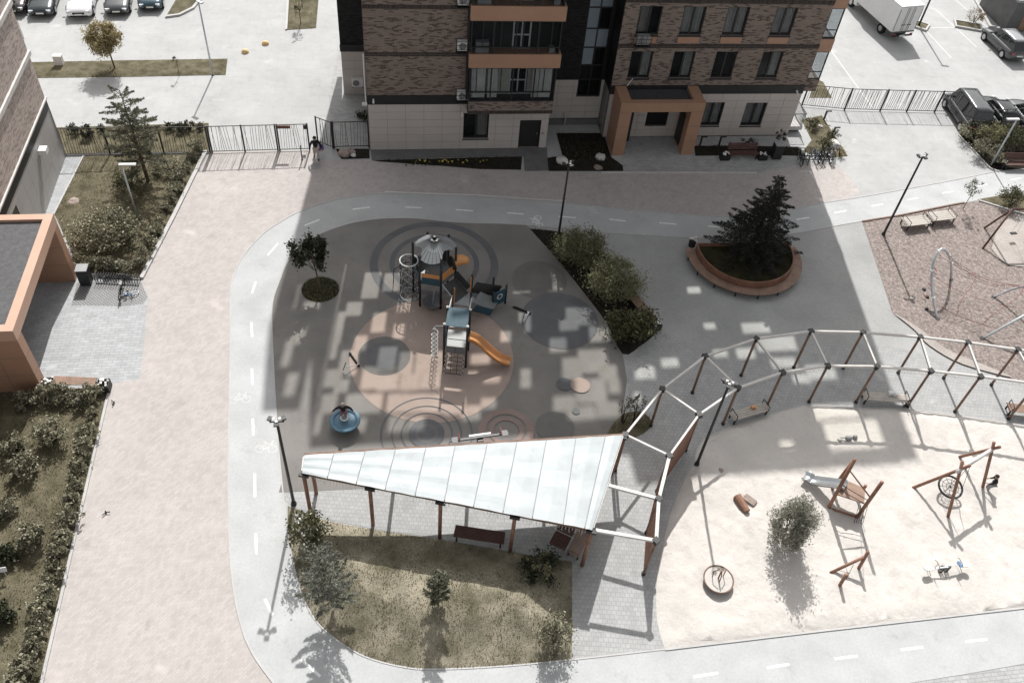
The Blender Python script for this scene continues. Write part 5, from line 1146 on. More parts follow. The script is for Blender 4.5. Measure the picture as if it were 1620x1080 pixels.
# --- bowl carousel
c = g(547,675); CR = thing('carousel', 'round blue bowl carousel with white centre wheel on the rubber surface', 'carousel', V(c.x, c.y, .016))
MB().lathe([(.12,0),(.12,.2),(.5,.3),(.68,.42),(.68,.5),(.66,.52)], 40).build('bowl_shell', 'spin_deep', CR, None, True)
mb = MB(); mb.lathe([(.66,.522),(.72,.5),(.72,.53),(.7,.56),(.5,.55),(.5,.5)], 40); mb.build('rim', 'spin_blue', CR, None, True)
MB().lathe([(.5,.46),(.5,.47)], 40).build('floor', 'spin_deep', CR); MB().tube([(.17*math.cos(a), .17*math.sin(a)-.05, .78) for a in np.linspace(0, 2*PI, 21)[:-1]], .035, 8, True).build('hand_wheel', 'knob_white', CR, None, True); MB().tube([(0,-.05,.46),(0,-.05,.78)], .04, 8).build('hub_post', 'galv', CR); MB().bx(-.17,.17,-.07,-.03,.765,.79).build('wheel_spoke', 'galv', CR)
CARO = V(c.x, c.y, .016)

# --- see-saw behind the canopy, spring rocker on the sand
a, e = g(713,698,.55), g(805,685,.55); cc = (a+e)/2; rz = math.atan2((e-a).y, (e-a).x)
SS = thing('seesaw', 'long black see-saw with red handles and blue white tyres behind the canopy', 'see-saw', V(cc.x, cc.y, .016), rz)
MB().bx(-1.38,1.38,-.045,.045,.5,.58).build('beam', 'play_black', SS); MB().bx(-.5,.55,.1,.2,.5,.56).build('foot_board', 'knob_white', SS)
for s in (-1, 1):
    MB().tube([(s*1.0,-.22,.78),(s*1.0,-.12,.84),(s*1.0,.12,.84),(s*1.0,.22,.78)], .02, 6).build('handle', 'rope_red', SS); MB().tube([(s*1.0,0,.58),(s*1.0,0,.84)], .02, 6).build('handle_post', 'rope_red', SS); MB().bx(s*1.2-.14,s*1.2+.14,-.16,.16,.58,.61).build('seat', 'play_black', SS)
for x, nm in ((-.28,'a'),(.32,'b')):
    MB().tube([(x+.13*math.cos(t_), -.3+.13*math.sin(t_), .2) for t_ in np.linspace(0, 2*PI, 17)[:-1]], .07, 8, True).build('spring_tyre', 'spin_blue', SS, None, True); MB().tube([(x,-.3,.0),(x,-.3,.3)], .08, 10).build('tyre_hub', 'spin_deep', SS); MB().bx(x-.26,x-.16,-.36,-.26,.16,.24).build('bumper', 'knob_white', SS)
MB().bx(-.12,.14,-.2,.1,.0,.5).build('pivot', 'play_black', SS)
a, e = g(1460.5,899,.5), g(1534,891.5,.5); cc = (a+e)/2; rz = math.atan2((e-a).y, (e-a).x); L = (e-a).length
SK = thing('spring_rocker', 'white twin-seat spring rocker with blue strap standing on the sand', 'rocker', V(cc.x, cc.y, .04), rz)
for s in (-1, 1):
    mb = MB(); pr = [(.0,-.13),(.3,-.16),(.42,-.1),(.46,0),(.42,.1),(.3,.16),(0,.13)]; mb.prism([(s*(L/2-.46)+s*x, y) for x, y in pr], .47, .51); mb.build('seat', 'beam_paint', SK); MB().bx(-.06 if s > 0 else -(L/2-.4), (L/2-.4) if s > 0 else .06, -.03+s*.035, .03+s*.035, .43, .47).build('beam', 'rail_white', SK)
    MB().tube([(s*.55,-.22,.72),(s*.55,-.1,.78),(s*.55,.1,.78),(s*.55,.22,.72)], .014, 6).build('handle', 'lamp_metal', SK); MB().tube([(s*.55,0,.47),(s*.55,0,.78)], .016, 6).build('handle_post', 'rail_white', SK); MB().tube([(s*.75,-.25,.2),(s*.75,0,.25),(s*.75,.25,.2)], .014, 6).build('foot_rest', 'lamp_metal', SK)
    MB().tube([(s*.13+.09*math.cos(t_), .09*math.sin(t_), .02+.42*t_/(12*PI)) for t_ in np.linspace(0, 12*PI, 90)], .016, 5).build('spring', 'lamp_metal', SK)
MB().bx(-.3,.3,-.18,.18,-.02,.02).build('base_plate', 'galv', SK); MB().bx(L/2-.56,L/2-.44,-.14,.14,.512,.55).build('strap', 'bag_blue', SK)

# --- sand: slide tower, log climber, nest swing, dish spinner, stumps
def log(name, pts, r, par, off, m='log_wood'): return MB().tube(pts, r, 8).build(name, m, par, off, True)
ST_ = thing('slide_tower', 'leaning log tower with a steel slide on the sand beside the spruce', 'slide', V(*g(1325,805)[:2], .03)); so = ST_.location.copy()
A0, A1, B0, B1 = g(1309,806), None, g(1354.5,820), None
A1 = V(A0.x+.1, A0.y+.45, 3.45); B1 = V(B0.x+.02, B0.y+.0, 3.05); C0, D0 = A0 + V(.35,1.1,0), B0 + V(.2,1.05,0)
log('post', [A0, A1], .085, ST_, so); log('post', [B0, B1], .085, ST_, so); log('post', [C0, C0+V(.15,0,2.3)], .08, ST_, so); log('post', [D0, D0+V(0,0,1.2)], .075, ST_, so)
log('cross_log', [A1-V(0,0,.75), B1-V(0,0,1.3)], .035, ST_, so); log('cross_log', [A0+V(0,0,.15), B0+V(0,0,.15)], .06, ST_, so)
for z in (1.75, 1.45): MB().tube([A0.lerp(A1, z/3.4), B0.lerp(B1, (z-.25)/3.0)], .018, 6).build('rope_rail', 'rope', ST_, so)
MB().prism([(A0.x+.05,A0.y+.15),(B0.x-.02,B0.y+.12),(D0.x-.02,D0.y-.1),(C0.x+.08,C0.y-.05)], 1.06, 1.13).build('deck', 'bench_wood', ST_, so)
mb = MB()
for k in range(5): mb.tube([V(B0.x-.25+.1*k, B0.y+.05, 1.05), V(B0.x-.2+.1*k, B0.y-.35, .05)], .012, 4)
o = mb.build('rope_ladder', 'rope', ST_, so); o['kind'] = 'stuff'
E0, E1 = g(1338,769,1.25), g(1272,754,.28); mid = (E0+E1)/2; rings = []
pth = spl([E0, E0.lerp(E1,.15)-V(0,0,.02), E0.lerp(E1,.7)-V(0,0,.18), E1.lerp(E0,.12)-V(0,0,.02), E1], 5)
for i, p in enumerate(pth):
    d = (pth[min(i+1,len(pth)-1)]-pth[max(i-1,0)]).normalized(); r = d.cross(V(0,0,1)).normalized(); u = r.cross(d); w = .26
    rings.append([p+r*w+u*.17, p+r*(w-.025)+u*.17, p+r*(w-.06)+u*.02, p-r*(w-.06)+u*.02, p-r*(w-.025)+u*.17, p-r*w+u*.17, p-r*(w-.02)-u*.02, p+r*(w-.02)-u*.02])
MB().loft(rings).build('slide_chute', 'steel', ST_, so, True); log('slide_foot', [E1+V(.05,0,-.28), E1+V(.05,0,0)], .05, ST_, so)
LC = thing('log_climber', 'low climbing frame of crossed logs with ropes in front of the slide tower', 'climbing frame', V(*g(1335,905)[:2], .03)); lo = LC.location.copy()
p0, p1, p2 = g(1357,901), g(1307.5,908.5), g(1327,928)
log('log', [p0, p0+V(-.02,.15,1.35)], .075, LC, lo); log('log', [p1, p0+V(-.02,.1,1.02)], .07, LC, lo); log('log', [p2, p2+V(0,.1,.95)], .075, LC, lo)
mb = MB()
for s in (.3,.5,.7): mb.tube([p0.lerp(p1,s)+V(0,0,.9*(1-s)), p2.lerp(p0,s)+V(0,0,.1)], .01, 4)
mb.tube([p0+V(0,.1,1.2), B0+V(0,-.3,.4)], .01, 4); o = mb.build('ropes', 'rope', LC, lo); o['kind'] = 'stuff'
SW = thing('nest_swing', 'round nest swing hung in a crooked log frame on the sand', 'swing', V(*g(1520,790)[:2], .03)); wo = SW.location.copy()
TA, TB = g(1517,744,2.5), g(1572,709,2.5); dsw = (TB-TA).normalized()
log('cross_beam', [TA-dsw*.15, TB+dsw*.25], .09, SW, wo, 'beam_paint')
fa1, fa2, fb1, fb2 = g(1499,820), g(1443,772), g(1554,773), g(1516,723)
def leg(f, top, ov=.45): d = (top-f).normalized(); log('leg', [f, top + d*ov], .075, SW, wo)
leg(fa1, TA+dsw*.1); leg(fa2, TA+dsw*.2); leg(fb1, TB-dsw*.1); leg(fb2, TB)
rc = (TA.lerp(TB,.28)); rc.z = .62; rw = .55
tl = Matrix.Rotation(.25, 3, 'X')
def rp(a, r=rw): return rc + tl @ V(r*math.cos(a), r*math.sin(a), 0)
MB().tube([rp(a) for a in np.linspace(0, 2*PI, 25)[:-1]], .05, 8, True).build('nest_ring', 'play_black', SW, wo, True)
mb = MB()
for k in range(10): mb.tube([rp(PI*k/5), rc], .012, 4)
for rr_ in (.2,.38): mb.tube([rp(a, rr_) for a in np.linspace(0, 2*PI, 17)[:-1]], .012, 4, True)
for k in range(4): mb.tube([rp(PI/4+PI*k/2), TA.lerp(TB, .2 if k in (1,2) else .36)-V(0,0,.05)], .012, 4)
o = mb.build('ropes', 'rope', SW, wo); o['kind'] = 'stuff'
c = g(1133.5,922); DS = thing('sand_spinner', 'tilted round dish spinner with brown rim and looped handles on the sand', 'spinner', V(c.x, c.y, .03), .1)
mb = MB(); tl2 = Matrix.Rotation(-.12, 3, 'X')
MB().lathe([(.1,0),(.12,.12),(.55,.26),(.64,.36),(.66,.36),(.66,.33),(.58,.2)], 32).build('dish', 'post_wood', DS, None, True); MB().lathe([(.02,.235),(.6,.33)], 32).build('dish_floor', 'sand', DS)
for x, y in ((-.25,.1),(.22,.14),(0,-.15)): MB().tube([(x,y,.25),(x*1.1,y+.05,.75),(x*.3,y*.3+.1,.95)], .022, 6).build('handle', 'log_wood', DS)
MB().tube([(0,.05,.25),(0,.08,.95)], .035, 8).build('post', 'log_wood', DS)
c = g(1172,800); LG = thing('hollow_log', 'short hollow brown log lying in a scooped hole in the sand', 'log', V(c.x, c.y, .05), 2.0)
MB().tube([(-.45,0,.16),(.4,.05,.2)], [.17,.2], 10).build('trunk', 'log_wood', LG); MB().tube([(.395,.05,.2),(.43,.05,.2)], [.14,.14], 10).build('cut_face', 'stone_white', LG); MB().box((.1,-.5,.06), (.6,.35,.12), .5).build('root', 'stone_brown', LG)
c = g(1340,696); TY = thing('sand_toy', 'small grey toy digger with a round ball lying on shaded sand', 'toy', V(c.x, c.y, .05), .2)
MB().bx(-.12,.16,-.1,.1,.03,.22).build('body', 'grey_plastic', TY); MB().lathe([(.02,0),(.1,.04),(.13,.12),(.1,.2),(.02,.24)], 14, (.38,.05,0)).build('ball', 'grey_plastic', TY, None, True); MB().beam((-.1,0,.2), (-.42,.08,.1), .05, .05).build('arm', 'play_grey', TY); MB().box((-.45,-.06,.07), (.14,.2,.12), .3).build('bucket', 'bench_grey', TY)
c = g(1140,744); rk = rock(1140,744,.25,'stone_brown','low heap of wet brown sand at the shade edge', .25)

# --- wood-chip area: rope net between two steel arcs, swing frame
RN = thing('net_climber', 'grey steel arcs with a red and pink rope net over the wood chips', 'climbing net', V(*g(1520,480)[:2], .03)); ro = RN.location.copy()
f1, f2 = g(1483,505.6), g(1504,443)
P1 = spl([f1, g(1476,470,.75), g(1474,437,1.5), g(1478,410,2.2), g(1490,393.5,2.65), g(1501,403,2.25), g(1505,423,1.2), f2], 3)[:-1]; P1 = P1[:19] if len(P1) >= 19 else P1
P1 = P1 + [f2] if (P1[-1]-f2).length > .05 else P1
MB().tube(P1, .07, 10).build('steel_arc', 'galv', RN, ro, True)
f3, f4 = g(1553.5,536), g(1571,471)
P2 = spl([f3, g(1588,517,.9), g(1622,498,1.6), g(1672,470,2.3), g(1668,455,2.2), g(1625,453,1.5), g(1598,459,.8), f4], 3)
MB().tube(P2, .07, 10).build('steel_arc', 'galv', RN, ro, True)
def along(P, t):
    k = t*(len(P)-1); i = min(int(k), len(P)-2); return Vector(P[i]).lerp(Vector(P[i+1]), k-i)
for p in (f1, f2, f3, f4): MB().lathe([(.14,0),(.14,.06)], 10, tuple(p)).build('arc_foot', 'lamp_metal', RN, ro)
mb = MB(); mr = MB(); kb = MB(); n = 10; grid = []
for i in range(n+1):
    t = .12+.7*i/n; a = along(P1, t); e = along(P2, t)
    grid.append([a.lerp(e, s) - V(0,0,.9*4*s*(1-s)*min(1, max(a.z, e.z)/3)) for s in np.linspace(0, 1, 9)])
for r in grid: r[:] = [V(p.x, p.y, max(p.z, .15)) for p in r]
for i, r in enumerate(grid): (mb if i % 3 else mr).tube(r, .012, 4)
for j in range(1, 8): (mb if j % 3 else mr).tube([r[j] for r in grid], .012, 4)
o = mb.build('rope_net', 'rope_pale', RN, ro); o['kind'] = 'stuff'; o = mr.build('rope_net', 'rope_red', RN, ro); o['kind'] = 'stuff'
for i in (3, 7, 11, 15, 17):
    kb.box(P1[i], (.18,.18,.06), .3)
o = kb.build('rope_clamps', 'rail_white', RN, ro); o['kind'] = 'stuff'
ch = MB()
for k, (px, py) in enumerate(((1475,428),(1466,452),(1458,470))): p = g(px, py); ch.tube([p+V(0,0,.25), p+V(.12,-.25,.2)], .03, 6)
o = ch.build('rope_tail', 'rope_red', RN, ro); o['kind'] = 'stuff'
for i, (px, py) in enumerate(((1461,459),(1466,471),(1465,490),(1441,473))):
    p = g(px, py); tag(MB().lathe([(.11,0),(.12,.05),(.06,.09)], 12, (p.x, p.y, .05)).build('stepping_pod', 'play_black' if i != 3 else 'stone_white'), ('black rubber stepping pod lying on the wood chips' if i != 3 else 'pale stepping pod lying on the wood chips by the lamp shadow'), 'stepping pod', 'stepping pods')
SF = thing('swing_frame', 'dark brown tripod swing frame over the round sand patch', 'swing frame', V(*g(1556,378)[:2], .03)); sfo = SF.location.copy(); tp = g(1602,331,2.5)
for f in (g(1556.7,361), g(1554,394)): log('leg', [f, tp], .06, SF, sfo, 'bench_dark')
log('top_beam', [tp, tp+V(4.5,.9,0)], .07, SF, sfo, 'bench_dark'); log('leg', [tp+V(4.5,.9,0), tp+V(5.1,2.2,-2.5)], .06, SF, sfo, 'bench_dark'); log('leg', [tp+V(4.5,.9,0), tp+V(4.9,-.6,-2.5)], .06, SF, sfo, 'bench_dark')
for k in range(4):
    s = tp + V(1.1+1.0*k, .22+.2*k, 0)
    MB().box((s.x, s.y, .55), (.42,.2,.05), .3).build('swing_seat', 'play_black', SF, sfo)
    mb = MB(); mb.tube([s, (s.x-.2, s.y, .57)], .01, 4); mb.tube([s+V(.02,0,0), (s.x+.2, s.y, .57)], .01, 4); o = mb.build('chains', 'galv', SF, sfo); o['kind'] = 'stuff'
# --- kick scooters
def scooter(label, loc, rz, lie=1.2):
    t = thing('kick_scooter', label, 'scooter', loc + V(0,0,.06), rz); t.rotation_euler = (lie, 0, rz)
    MB().bx(-.45,.3,-.07,.07,.07,.1).build('deck', 'play_black', t); MB().tube([(.3,0,.08),(.42,0,.12),(.36,0,.85)], .022, 8).build('steering_post', 'galv', t); MB().tube([(.36,-.2,.85),(.36,.2,.85)], .02, 8).build('handlebar', 'play_black', t)
    for x in (-.5,.45): MB().tube([(x,-.02,.07),(x,.02,.07)], .075, 14).build('wheel', 'tyre', t)
    for y in (-.2,.2): MB().tube([(.36,y*1.0,.85),(.36,y*1.3,.85)], .026, 8).build('grip', 'rope_red', t)
    return t
scooter('black kick scooter lying by the two-tone grey circle', g(563,570), -.9); scooter('black and pink kick scooter lying by the dark blue-grey circle', g(827,491), -.35)
# ------------------------------------------------------------------ vehicles
def car(label, loc, rz, paint_, L=4.5, W=1.82, Hh=1.48, kind='sedan', group=None, roof=None, name='parked_car', cat='car', plate=True):
    """front is at +x"""
    t = thing(name, label, cat, loc, rz, group); w = W/2; zb = .22; belt = Hh*.60 if kind != 'van' else Hh*.50
    hood = L*.5 - (1.25 if kind != 'van' else .75); tail = -L*.5 + (.85 if kind == 'sedan' else .12)
    # body stations along x: (x, half width, top z, bottom z)
    S = [(-L/2,w*.80,belt*.82,.42),(-L/2+.10,w*.93,belt*.98,.28),(-L/2+.45,w*.99,belt*1.02,zb),(-L*.25,w,belt*1.01,zb),(0,w,belt,zb),(L*.2,w,belt*.98,zb),(hood+.1,w,belt*.95,zb),(L/2-.55,w*.98,belt*.86,zb),(L/2-.2,w*.93,belt*.77,.26),(L/2-.04,w*.82,belt*.62,.32),(L/2,w*.70,belt*.52,.38)]
    rings = []
    for x, hw, zt, z0 in S:
        h = zt - z0
        half = [(0,z0),(hw*.8,z0),(hw*.97,z0+.12*h),(hw,z0+.45*h),(hw*.97,z0+.72*h),(hw*.88,z0+.94*h),(hw*.55,zt),(0,zt+.02)]
        rings.append([(x, y, z) for y, z in half] + [(x, -y, z) for y, z in half[-2:0:-1]])
    MB().loft(rings).build('body', paint_, t, None, True)
    # greenhouse
    x0, x1 = tail, hood - .02; xr0, xr1 = (tail + (.75 if kind == 'sedan' else .38)), (hood - (.75 if kind != 'van' else .6)); zb_, zr = belt*.97, Hh
    cw, rw_ = w*.86, w*.70
    CB = [(x0,-cw*.92,zb_),(x1,-cw*.94,zb_*.98),(x1,cw*.94,zb_*.98),(x0,cw*.92,zb_)]; CT = [(xr0,-rw_,zr-.03),(xr1,-rw_,zr-.03),(xr1,rw_,zr-.03),(xr0,rw_,zr-.03)]
    CB, CT = [Vector(p) for p in CB], [Vector(p) for p in CT]
    MB().add(CB + CT, [(3,2,1,0),(4,5,6,7),(0,1,5,4),(1,2,6,5),(2,3,7,6),(3,0,4,7)]).build('cabin', paint_, t)
    n = 6; rr2 = []
    for i in range(n+1):
        s = i/n; x = xr0 + (xr1-xr0)*s; bow = .05*math.sin(PI*s)
        rr2.append([(x, -rw_*1.02, zr-.035), (x, -rw_*.6, zr+bow*.8), (x, 0, zr+bow), (x, rw_*.6, zr+bow*.8), (x, rw_*1.02, zr-.035), (x, 0, zr-.04)])
    MB().loft(rr2).build('roof', roof or paint_, t, None, True)
    def pane(q, name, k=.9):
        c = sum(q, V(0,0,0))/4; nrm = (q[1]-q[0]).cross(q[3]-q[0]).normalized(); nrm = nrm if nrm.dot(c - V((x0+x1)/2, 0, zb_)) > 0 else -nrm
        MB().add([c + (p-c)*k + nrm*.012 for p in q], [(0,1,2,3)]).build(name, 'car_glass', t)
    pane([CB[1],CB[2],CT[2],CT[1]], 'windscreen'); pane([CB[0],CB[3],CT[3],CT[0]], 'rear_window')
    for a, e, A_, E_ in ((CB[0],CB[1],CT[0],CT[1]),(CB[3],CB[2],CT[3],CT[2])):
        nw = 3 if kind != 'sedan' else 2
        for i in range(nw):
            s0, s1 = i/nw+.015, (i+1)/nw-.015; pane([a.lerp(e,s0), a.lerp(e,s1), A_.lerp(E_,s1), A_.lerp(E_,s0)], 'side_window', .93)
    for sx in (-L*.30, L*.31):
        for sy in (-1, 1):
            wh = MB().tube([(sx, sy*(w-.16), .32),(sx, sy*(w+.015), .32)], .32, 20).build('wheel', 'tyre', t); MB().tube([(sx, sy*(w+.012), .32),(sx, sy*(w+.03), .32)], [.22,.2], 16).build('rim', 'rim', wh)
            MB().tube([(sx, sy*(w-.15), .34),(sx, sy*(w+.006), .34)], .37, 20).build('wheel_arch', 'tyre', t)
    for sy in (-1, 1):
        MB().box((L/2-.12, sy*w*.66, belt*.66), (.16,w*.34,.13), -sy*.35).build('headlight', 'lamp_glass', t); MB().box((-L/2+.05, sy*w*.70, belt*.85), (.1,w*.3,.16), sy*.2).build('tail_light', 'lamp_red', t); MB().box((x1-.25, sy*(w+.07), belt*1.06), (.12,.2,.12)).build('mirror', paint_, t)
    MB().box((L/2-.02, 0, belt*.55), (.05,w*.9,.14)).build('grille', 'tyre', t); MB().box((L/2-.015, 0, .34), (.06,w*1.3,.1)).build('bumper_inlet', 'tyre', t)
    if plate: MB().box((L/2+.012, 0, .46), (.02,.52,.11)).build('number_plate', 'plate_white', t); MB().box((-L/2-.005, 0, .62), (.02,.52,.11)).build('number_plate', 'plate_white', t)
    return t
FW = -PI/2 + BA           # nose towards the yard
def parkcar(px, py, d, **k): return g(px, py)
# row at the top left: the front bumper stands at the pixel
def front_at(px, py, rz, L): p = g(px, py); return p - V(math.cos(rz), math.sin(rz), 0)*L/2
rz = FW + .06
grp = 'cars parked nose out beyond the grass strip'
car('dark brown car parked next to the left building corner', front_at(22,27,rz,4.4), rz, 'car_brown', 4.4)
car('dark grey sedan parked between brown and white cars', front_at(66,31,rz,4.6), rz, 'car_green', 4.6)
car('white crossover parked nose out between two dark cars', front_at(127,33,rz,4.5), rz, 'car_white', 4.5, 1.86, 1.62, 'suv')
car('black sedan with chrome grille parked between white and teal cars', front_at(186,28,rz,4.7), rz, 'car_grey', 4.7)
car('dark teal car parked at the end of the row by the kerb island', front_at(239,21,rz,4.4), rz, 'car_teal', 4.4, 1.78)
# right: black van and neighbours, seen from behind
a, e = g(1522,217), g(1492,171); rz = math.atan2((e-a).y, (e-a).x); dv = V(math.cos(rz), math.sin(rz), 0); nv = V(math.sin(rz), -math.cos(rz), 0)
car('black van with silver roof panel parked behind the picket fence', a + dv*2.3 + nv*.95, rz, 'car_black', 4.9, 1.92, 1.95, 'van', roof='car_grey')
car('black hatchback parked close beside the black van', a + dv*2.5 + nv*3.35, rz, 'car_black', 4.4, 1.82, 1.55, 'suv')
car('black car with pale roof glare parked second from the black van', a + dv*2.3 + nv*5.7, rz, 'car_grey', 4.4, 1.8, 1.5, 'sedan')
a, e = g(1588,98), g(1555,65); rz = math.atan2((e-a).y, (e-a).x); dv = V(math.cos(rz), math.sin(rz), 0); nv = V(math.sin(rz), -math.cos(rz), 0)
car('dark grey estate car with pale roof parked by the grey kiosk', a + dv*2.0 + nv*.92, rz, 'car_grey', 4.6, 1.86, 1.65, 'suv', roof='car_silver')
# white box truck
def box_truck(label, rear, rz):
    t = thing('box_truck', label, 'truck', rear, rz); L, W, z0, z1 = 5.2, 2.15, .85, 3.0
    MB().bx(0.02, L, -W/2, W/2, z0, z1).build('cargo_box', 'box_white', t); MB().bx(-.004, L, -W/2-.02, W/2+.02, z1-.002, z1+.05).build('roof_frame', 'box_white', t)
    for s in (-1, 1):
        dr = MB().bx(-.015, .015, .015 if s > 0 else -W/2+.03, W/2-.03 if s > 0 else -.015, z0+.06, z1-.06).build('rear_door', 'box_white', t)
        for yy in (.18, .34): MB().tube([(-.03, s*yy, z0+.05),(-.03, s*yy, z1-.08)], .016, 6).build('lock_rod', 'box_line', dr)
        MB().bx(-.03,-.016, s*W/2-.04*s-.02, s*W/2-.04*s+.02, z0+.2, z1-.2).build('hinge_strip', 'box_line', dr); MB().box((-.03, s*.26, z0+.6), (.03,.4,.05)).build('latch', 'box_line', dr)
    MB().bx(-.01, .1, -W/2-.01, W/2+.01, z0-.08, z0+.04).build('rear_frame', 'box_line', t); MB().bx(-.1, .0, -W/2+.1, W/2-.1, .48, .6).build('bumper', 'lamp_metal', t); MB().bx(.1, 7.0, -.45, .45, .55, .84).build('chassis', 'lamp_metal', t)
    for s in (-1, 1): MB().box((-.06, s*.85, .66), (.05,.25,.1)).build('tail_light', 'lamp_red', t)
    MB().box((-.12, 0, .54), (.03,.5,.12)).build('number_plate', 'plate_white', t)
    for x in (1.5, 6.1):
        for s in (-1, 1):
            w = MB().tube([(x, s*.72, .42),(x, s*1.0, .42)], .42, 20).build('wheel', 'tyre', t); MB().tube([(x, s*.99, .42),(x, s*1.02, .42)], .22, 14).build('rim', 'rim', w)
    mb = MB(); mb.loft([[(x, y, z) for y, z in ((-1.0,.45),(1.0,.45),(1.0,zt),(-1.0,zt))] for x, zt in ((5.3,2.3),(6.2,2.3),(6.9,1.5),(7.1,1.3))]); mb.build('cab', 'box_white', t); return t
a, e = g(1410,52,.85), g(1362,9,.85); a.z = 0; rz = math.atan2((e-a).y, (e-a).x)
bt = box_truck('white box truck with closed double rear doors parked beyond the fence', a + V(math.sin(rz), -math.cos(rz), 0)*1.1, rz)
# grey kiosk and kerb planters at the top right
p = g(1598,50); t = thing('kiosk', 'small grey kiosk with brown door by the estate car', 'kiosk', p, BA)
MB().bx(-.6, 5, 0, 4.5, 0, 2.6).build('wall', 'foundation', t); MB().bx(-.75, 5.1, -.15, 4.6, 2.6, 2.8).build('roof', 'play_light', t); MB().bx(.5, 1.5, -.04, -.002, .1, 2.1).build('door', 'bench_wood', t); MB().bx(.3, 1.8, -.4, -.01, 2.25, 2.32).build('door_awning', 'beam_paint', t)
def kerb_planter(label, px, py, sx, sy, rz):
    t = thing('kerb_planter', label, 'planter', g(px, py), rz)
    for a in ((-sx/2, sx/2, -sy/2, -sy/2+.15), (-sx/2, sx/2, sy/2-.15, sy/2), (-sx/2, -sx/2+.15, -sy/2+.15, sy/2-.15), (sx/2-.15, sx/2, -sy/2+.15, sy/2-.15)): MB().bx(*a, 0, .16).build('kerb_stone', 'kerb', t)
    MB().bx(-sx/2+.15, sx/2-.15, -sy/2+.15, sy/2-.15, 0, .1).build('soil', 'grass', t); return t
kerb_planter('small kerbed planting square with dry reeds near the kiosk', 1531, 42, 2.3, 1.3, BA-.35); kerb_planter('small kerbed planting square behind the box truck', 1456, 42, 1.3, 1.3, BA-.7)
# ------------------------------------------------------------------ vegetation
def leaf_obj(name, P, m, parent, size=.08, asp=.5, D=None, jit=.35, flat=0.0):
    """one diamond-shaped leaf (or needle bundle) per point; D gives the long axis"""
    P = np.asarray(P, float); n = len(P)
    if D is None: D = RNG.normal(size=(n,3))
    else: D = np.asarray(D, float) + RNG.normal(size=(n,3))*jit
    D /= np.linalg.norm(D, axis=1)[:, None]+1e-9
    R_ = RNG.normal(size=(n,3)); R_[:,2] *= (1-flat); S = np.cross(D, R_); S /= np.linalg.norm(S, axis=1)[:, None]+1e-9
    s = size*RNG.uniform(.6, 1.4, size=(n,1)); a = P - D*s*.5; c = P + D*s*.5; b_ = P + S*s*asp*.5 ; d = P - S*s*asp*.5
    vs = np.stack([a, b_, c, d], 1).reshape(-1, 3); f = np.arange(4*n).reshape(-1, 4)
    me = bpy.data.meshes.new(name); me.vertices.add(4*n); me.vertices.foreach_set('co', vs.ravel()); me.loops.add(4*n); me.loops.foreach_set('vertex_index', f.ravel()); me.polygons.add(n); me.polygons.foreach_set('loop_start', np.arange(0, 4*n, 4)); me.update(calc_edges=True)
    me.materials.append(M(m)); o = bpy.data.objects.new(name, me); COL.objects.link(o); o.parent = parent; return o
def clumps(k, rx, ry, rz, zc, n, spread=.32, top=.35, shell=.75):
    C = []; 
    while len(C) < k:
        v = RNG.normal(size=3); v /= np.linalg.norm(v); r = RNG.uniform(shell-.35, 1.0)**.6
        if v[2] < -.75: continue
        C.append((v[0]*rx*r*RNG.uniform(.75,1.08), v[1]*ry*r*RNG.uniform(.75,1.08), zc + v[2]*rz*r*RNG.uniform(.8,1.1)))
    C = np.array(C); idx = RNG.integers(0, k, n); wgt = RNG.uniform(.5, 1.3, k)
    P = C[idx] + RNG.normal(size=(n,3))*np.array([rx,ry,rz])*spread*wgt[idx][:, None]*.55
    return P[P[:,2] > .04]
def bush(label, loc, rx, ry, h, m, n=1600, leaf=.1, k=26, name='shrub', cat='shrub', group=None, stems=5, zc=None, spread=.34, asp=.55, bark='bark_dark', rz=0.0):
    t = thing(name, label, cat, loc, rz, group); zc = zc if zc is not None else h*.52; rzv = h*.48
    leaf_obj('crown', clumps(k, rx, ry, rzv, zc, n, spread), m, t, leaf, asp); q = MB()
    for i in range(stems):
        a = 2*PI*i/stems + random.uniform(-.4,.4); q.tube([(.05*math.cos(a),.05*math.sin(a),0),(rx*.35*math.cos(a),ry*.35*math.sin(a),h*.45),(rx*.6*math.cos(a),ry*.6*math.sin(a),h*.72)], [.03,.022,.01], 5)
    q.build('stems', bark, t); return t
def decid(label, loc, h, cr, ch, m, n, leaf=.1, k=40, trunk=.07, name='tree', group=None, lean=(0,0), spread=.3, asp=.55):
    t = thing(name, label, 'tree', loc, 0, group); zc = h - ch*.5; P = clumps(k, cr, cr, ch*.5, zc, n, spread); leaf_obj('crown', P + np.array([lean[0], lean[1], 0]), m, t, leaf, asp)
    q = MB(); q.tube([(0,0,0),(lean[0]*.3,lean[1]*.3,h*.35),(lean[0]*.8,lean[1]*.8,zc)], [trunk,trunk*.8,trunk*.5], 7)
    for i in range(7):
        a = 2*PI*i/7; z0 = h*.35+(zc-h*.35)*random.uniform(.1,.9); q.tube([(lean[0]*.6,lean[1]*.6,z0),(lean[0]+cr*.4*math.cos(a),lean[1]+cr*.4*math.sin(a),z0+ch*.25),(lean[0]+cr*.75*math.cos(a),lean[1]+cr*.75*math.sin(a),z0+ch*.45)], [trunk*.45,trunk*.3,trunk*.12], 5)
    q.build('trunk', 'bark', t); return t
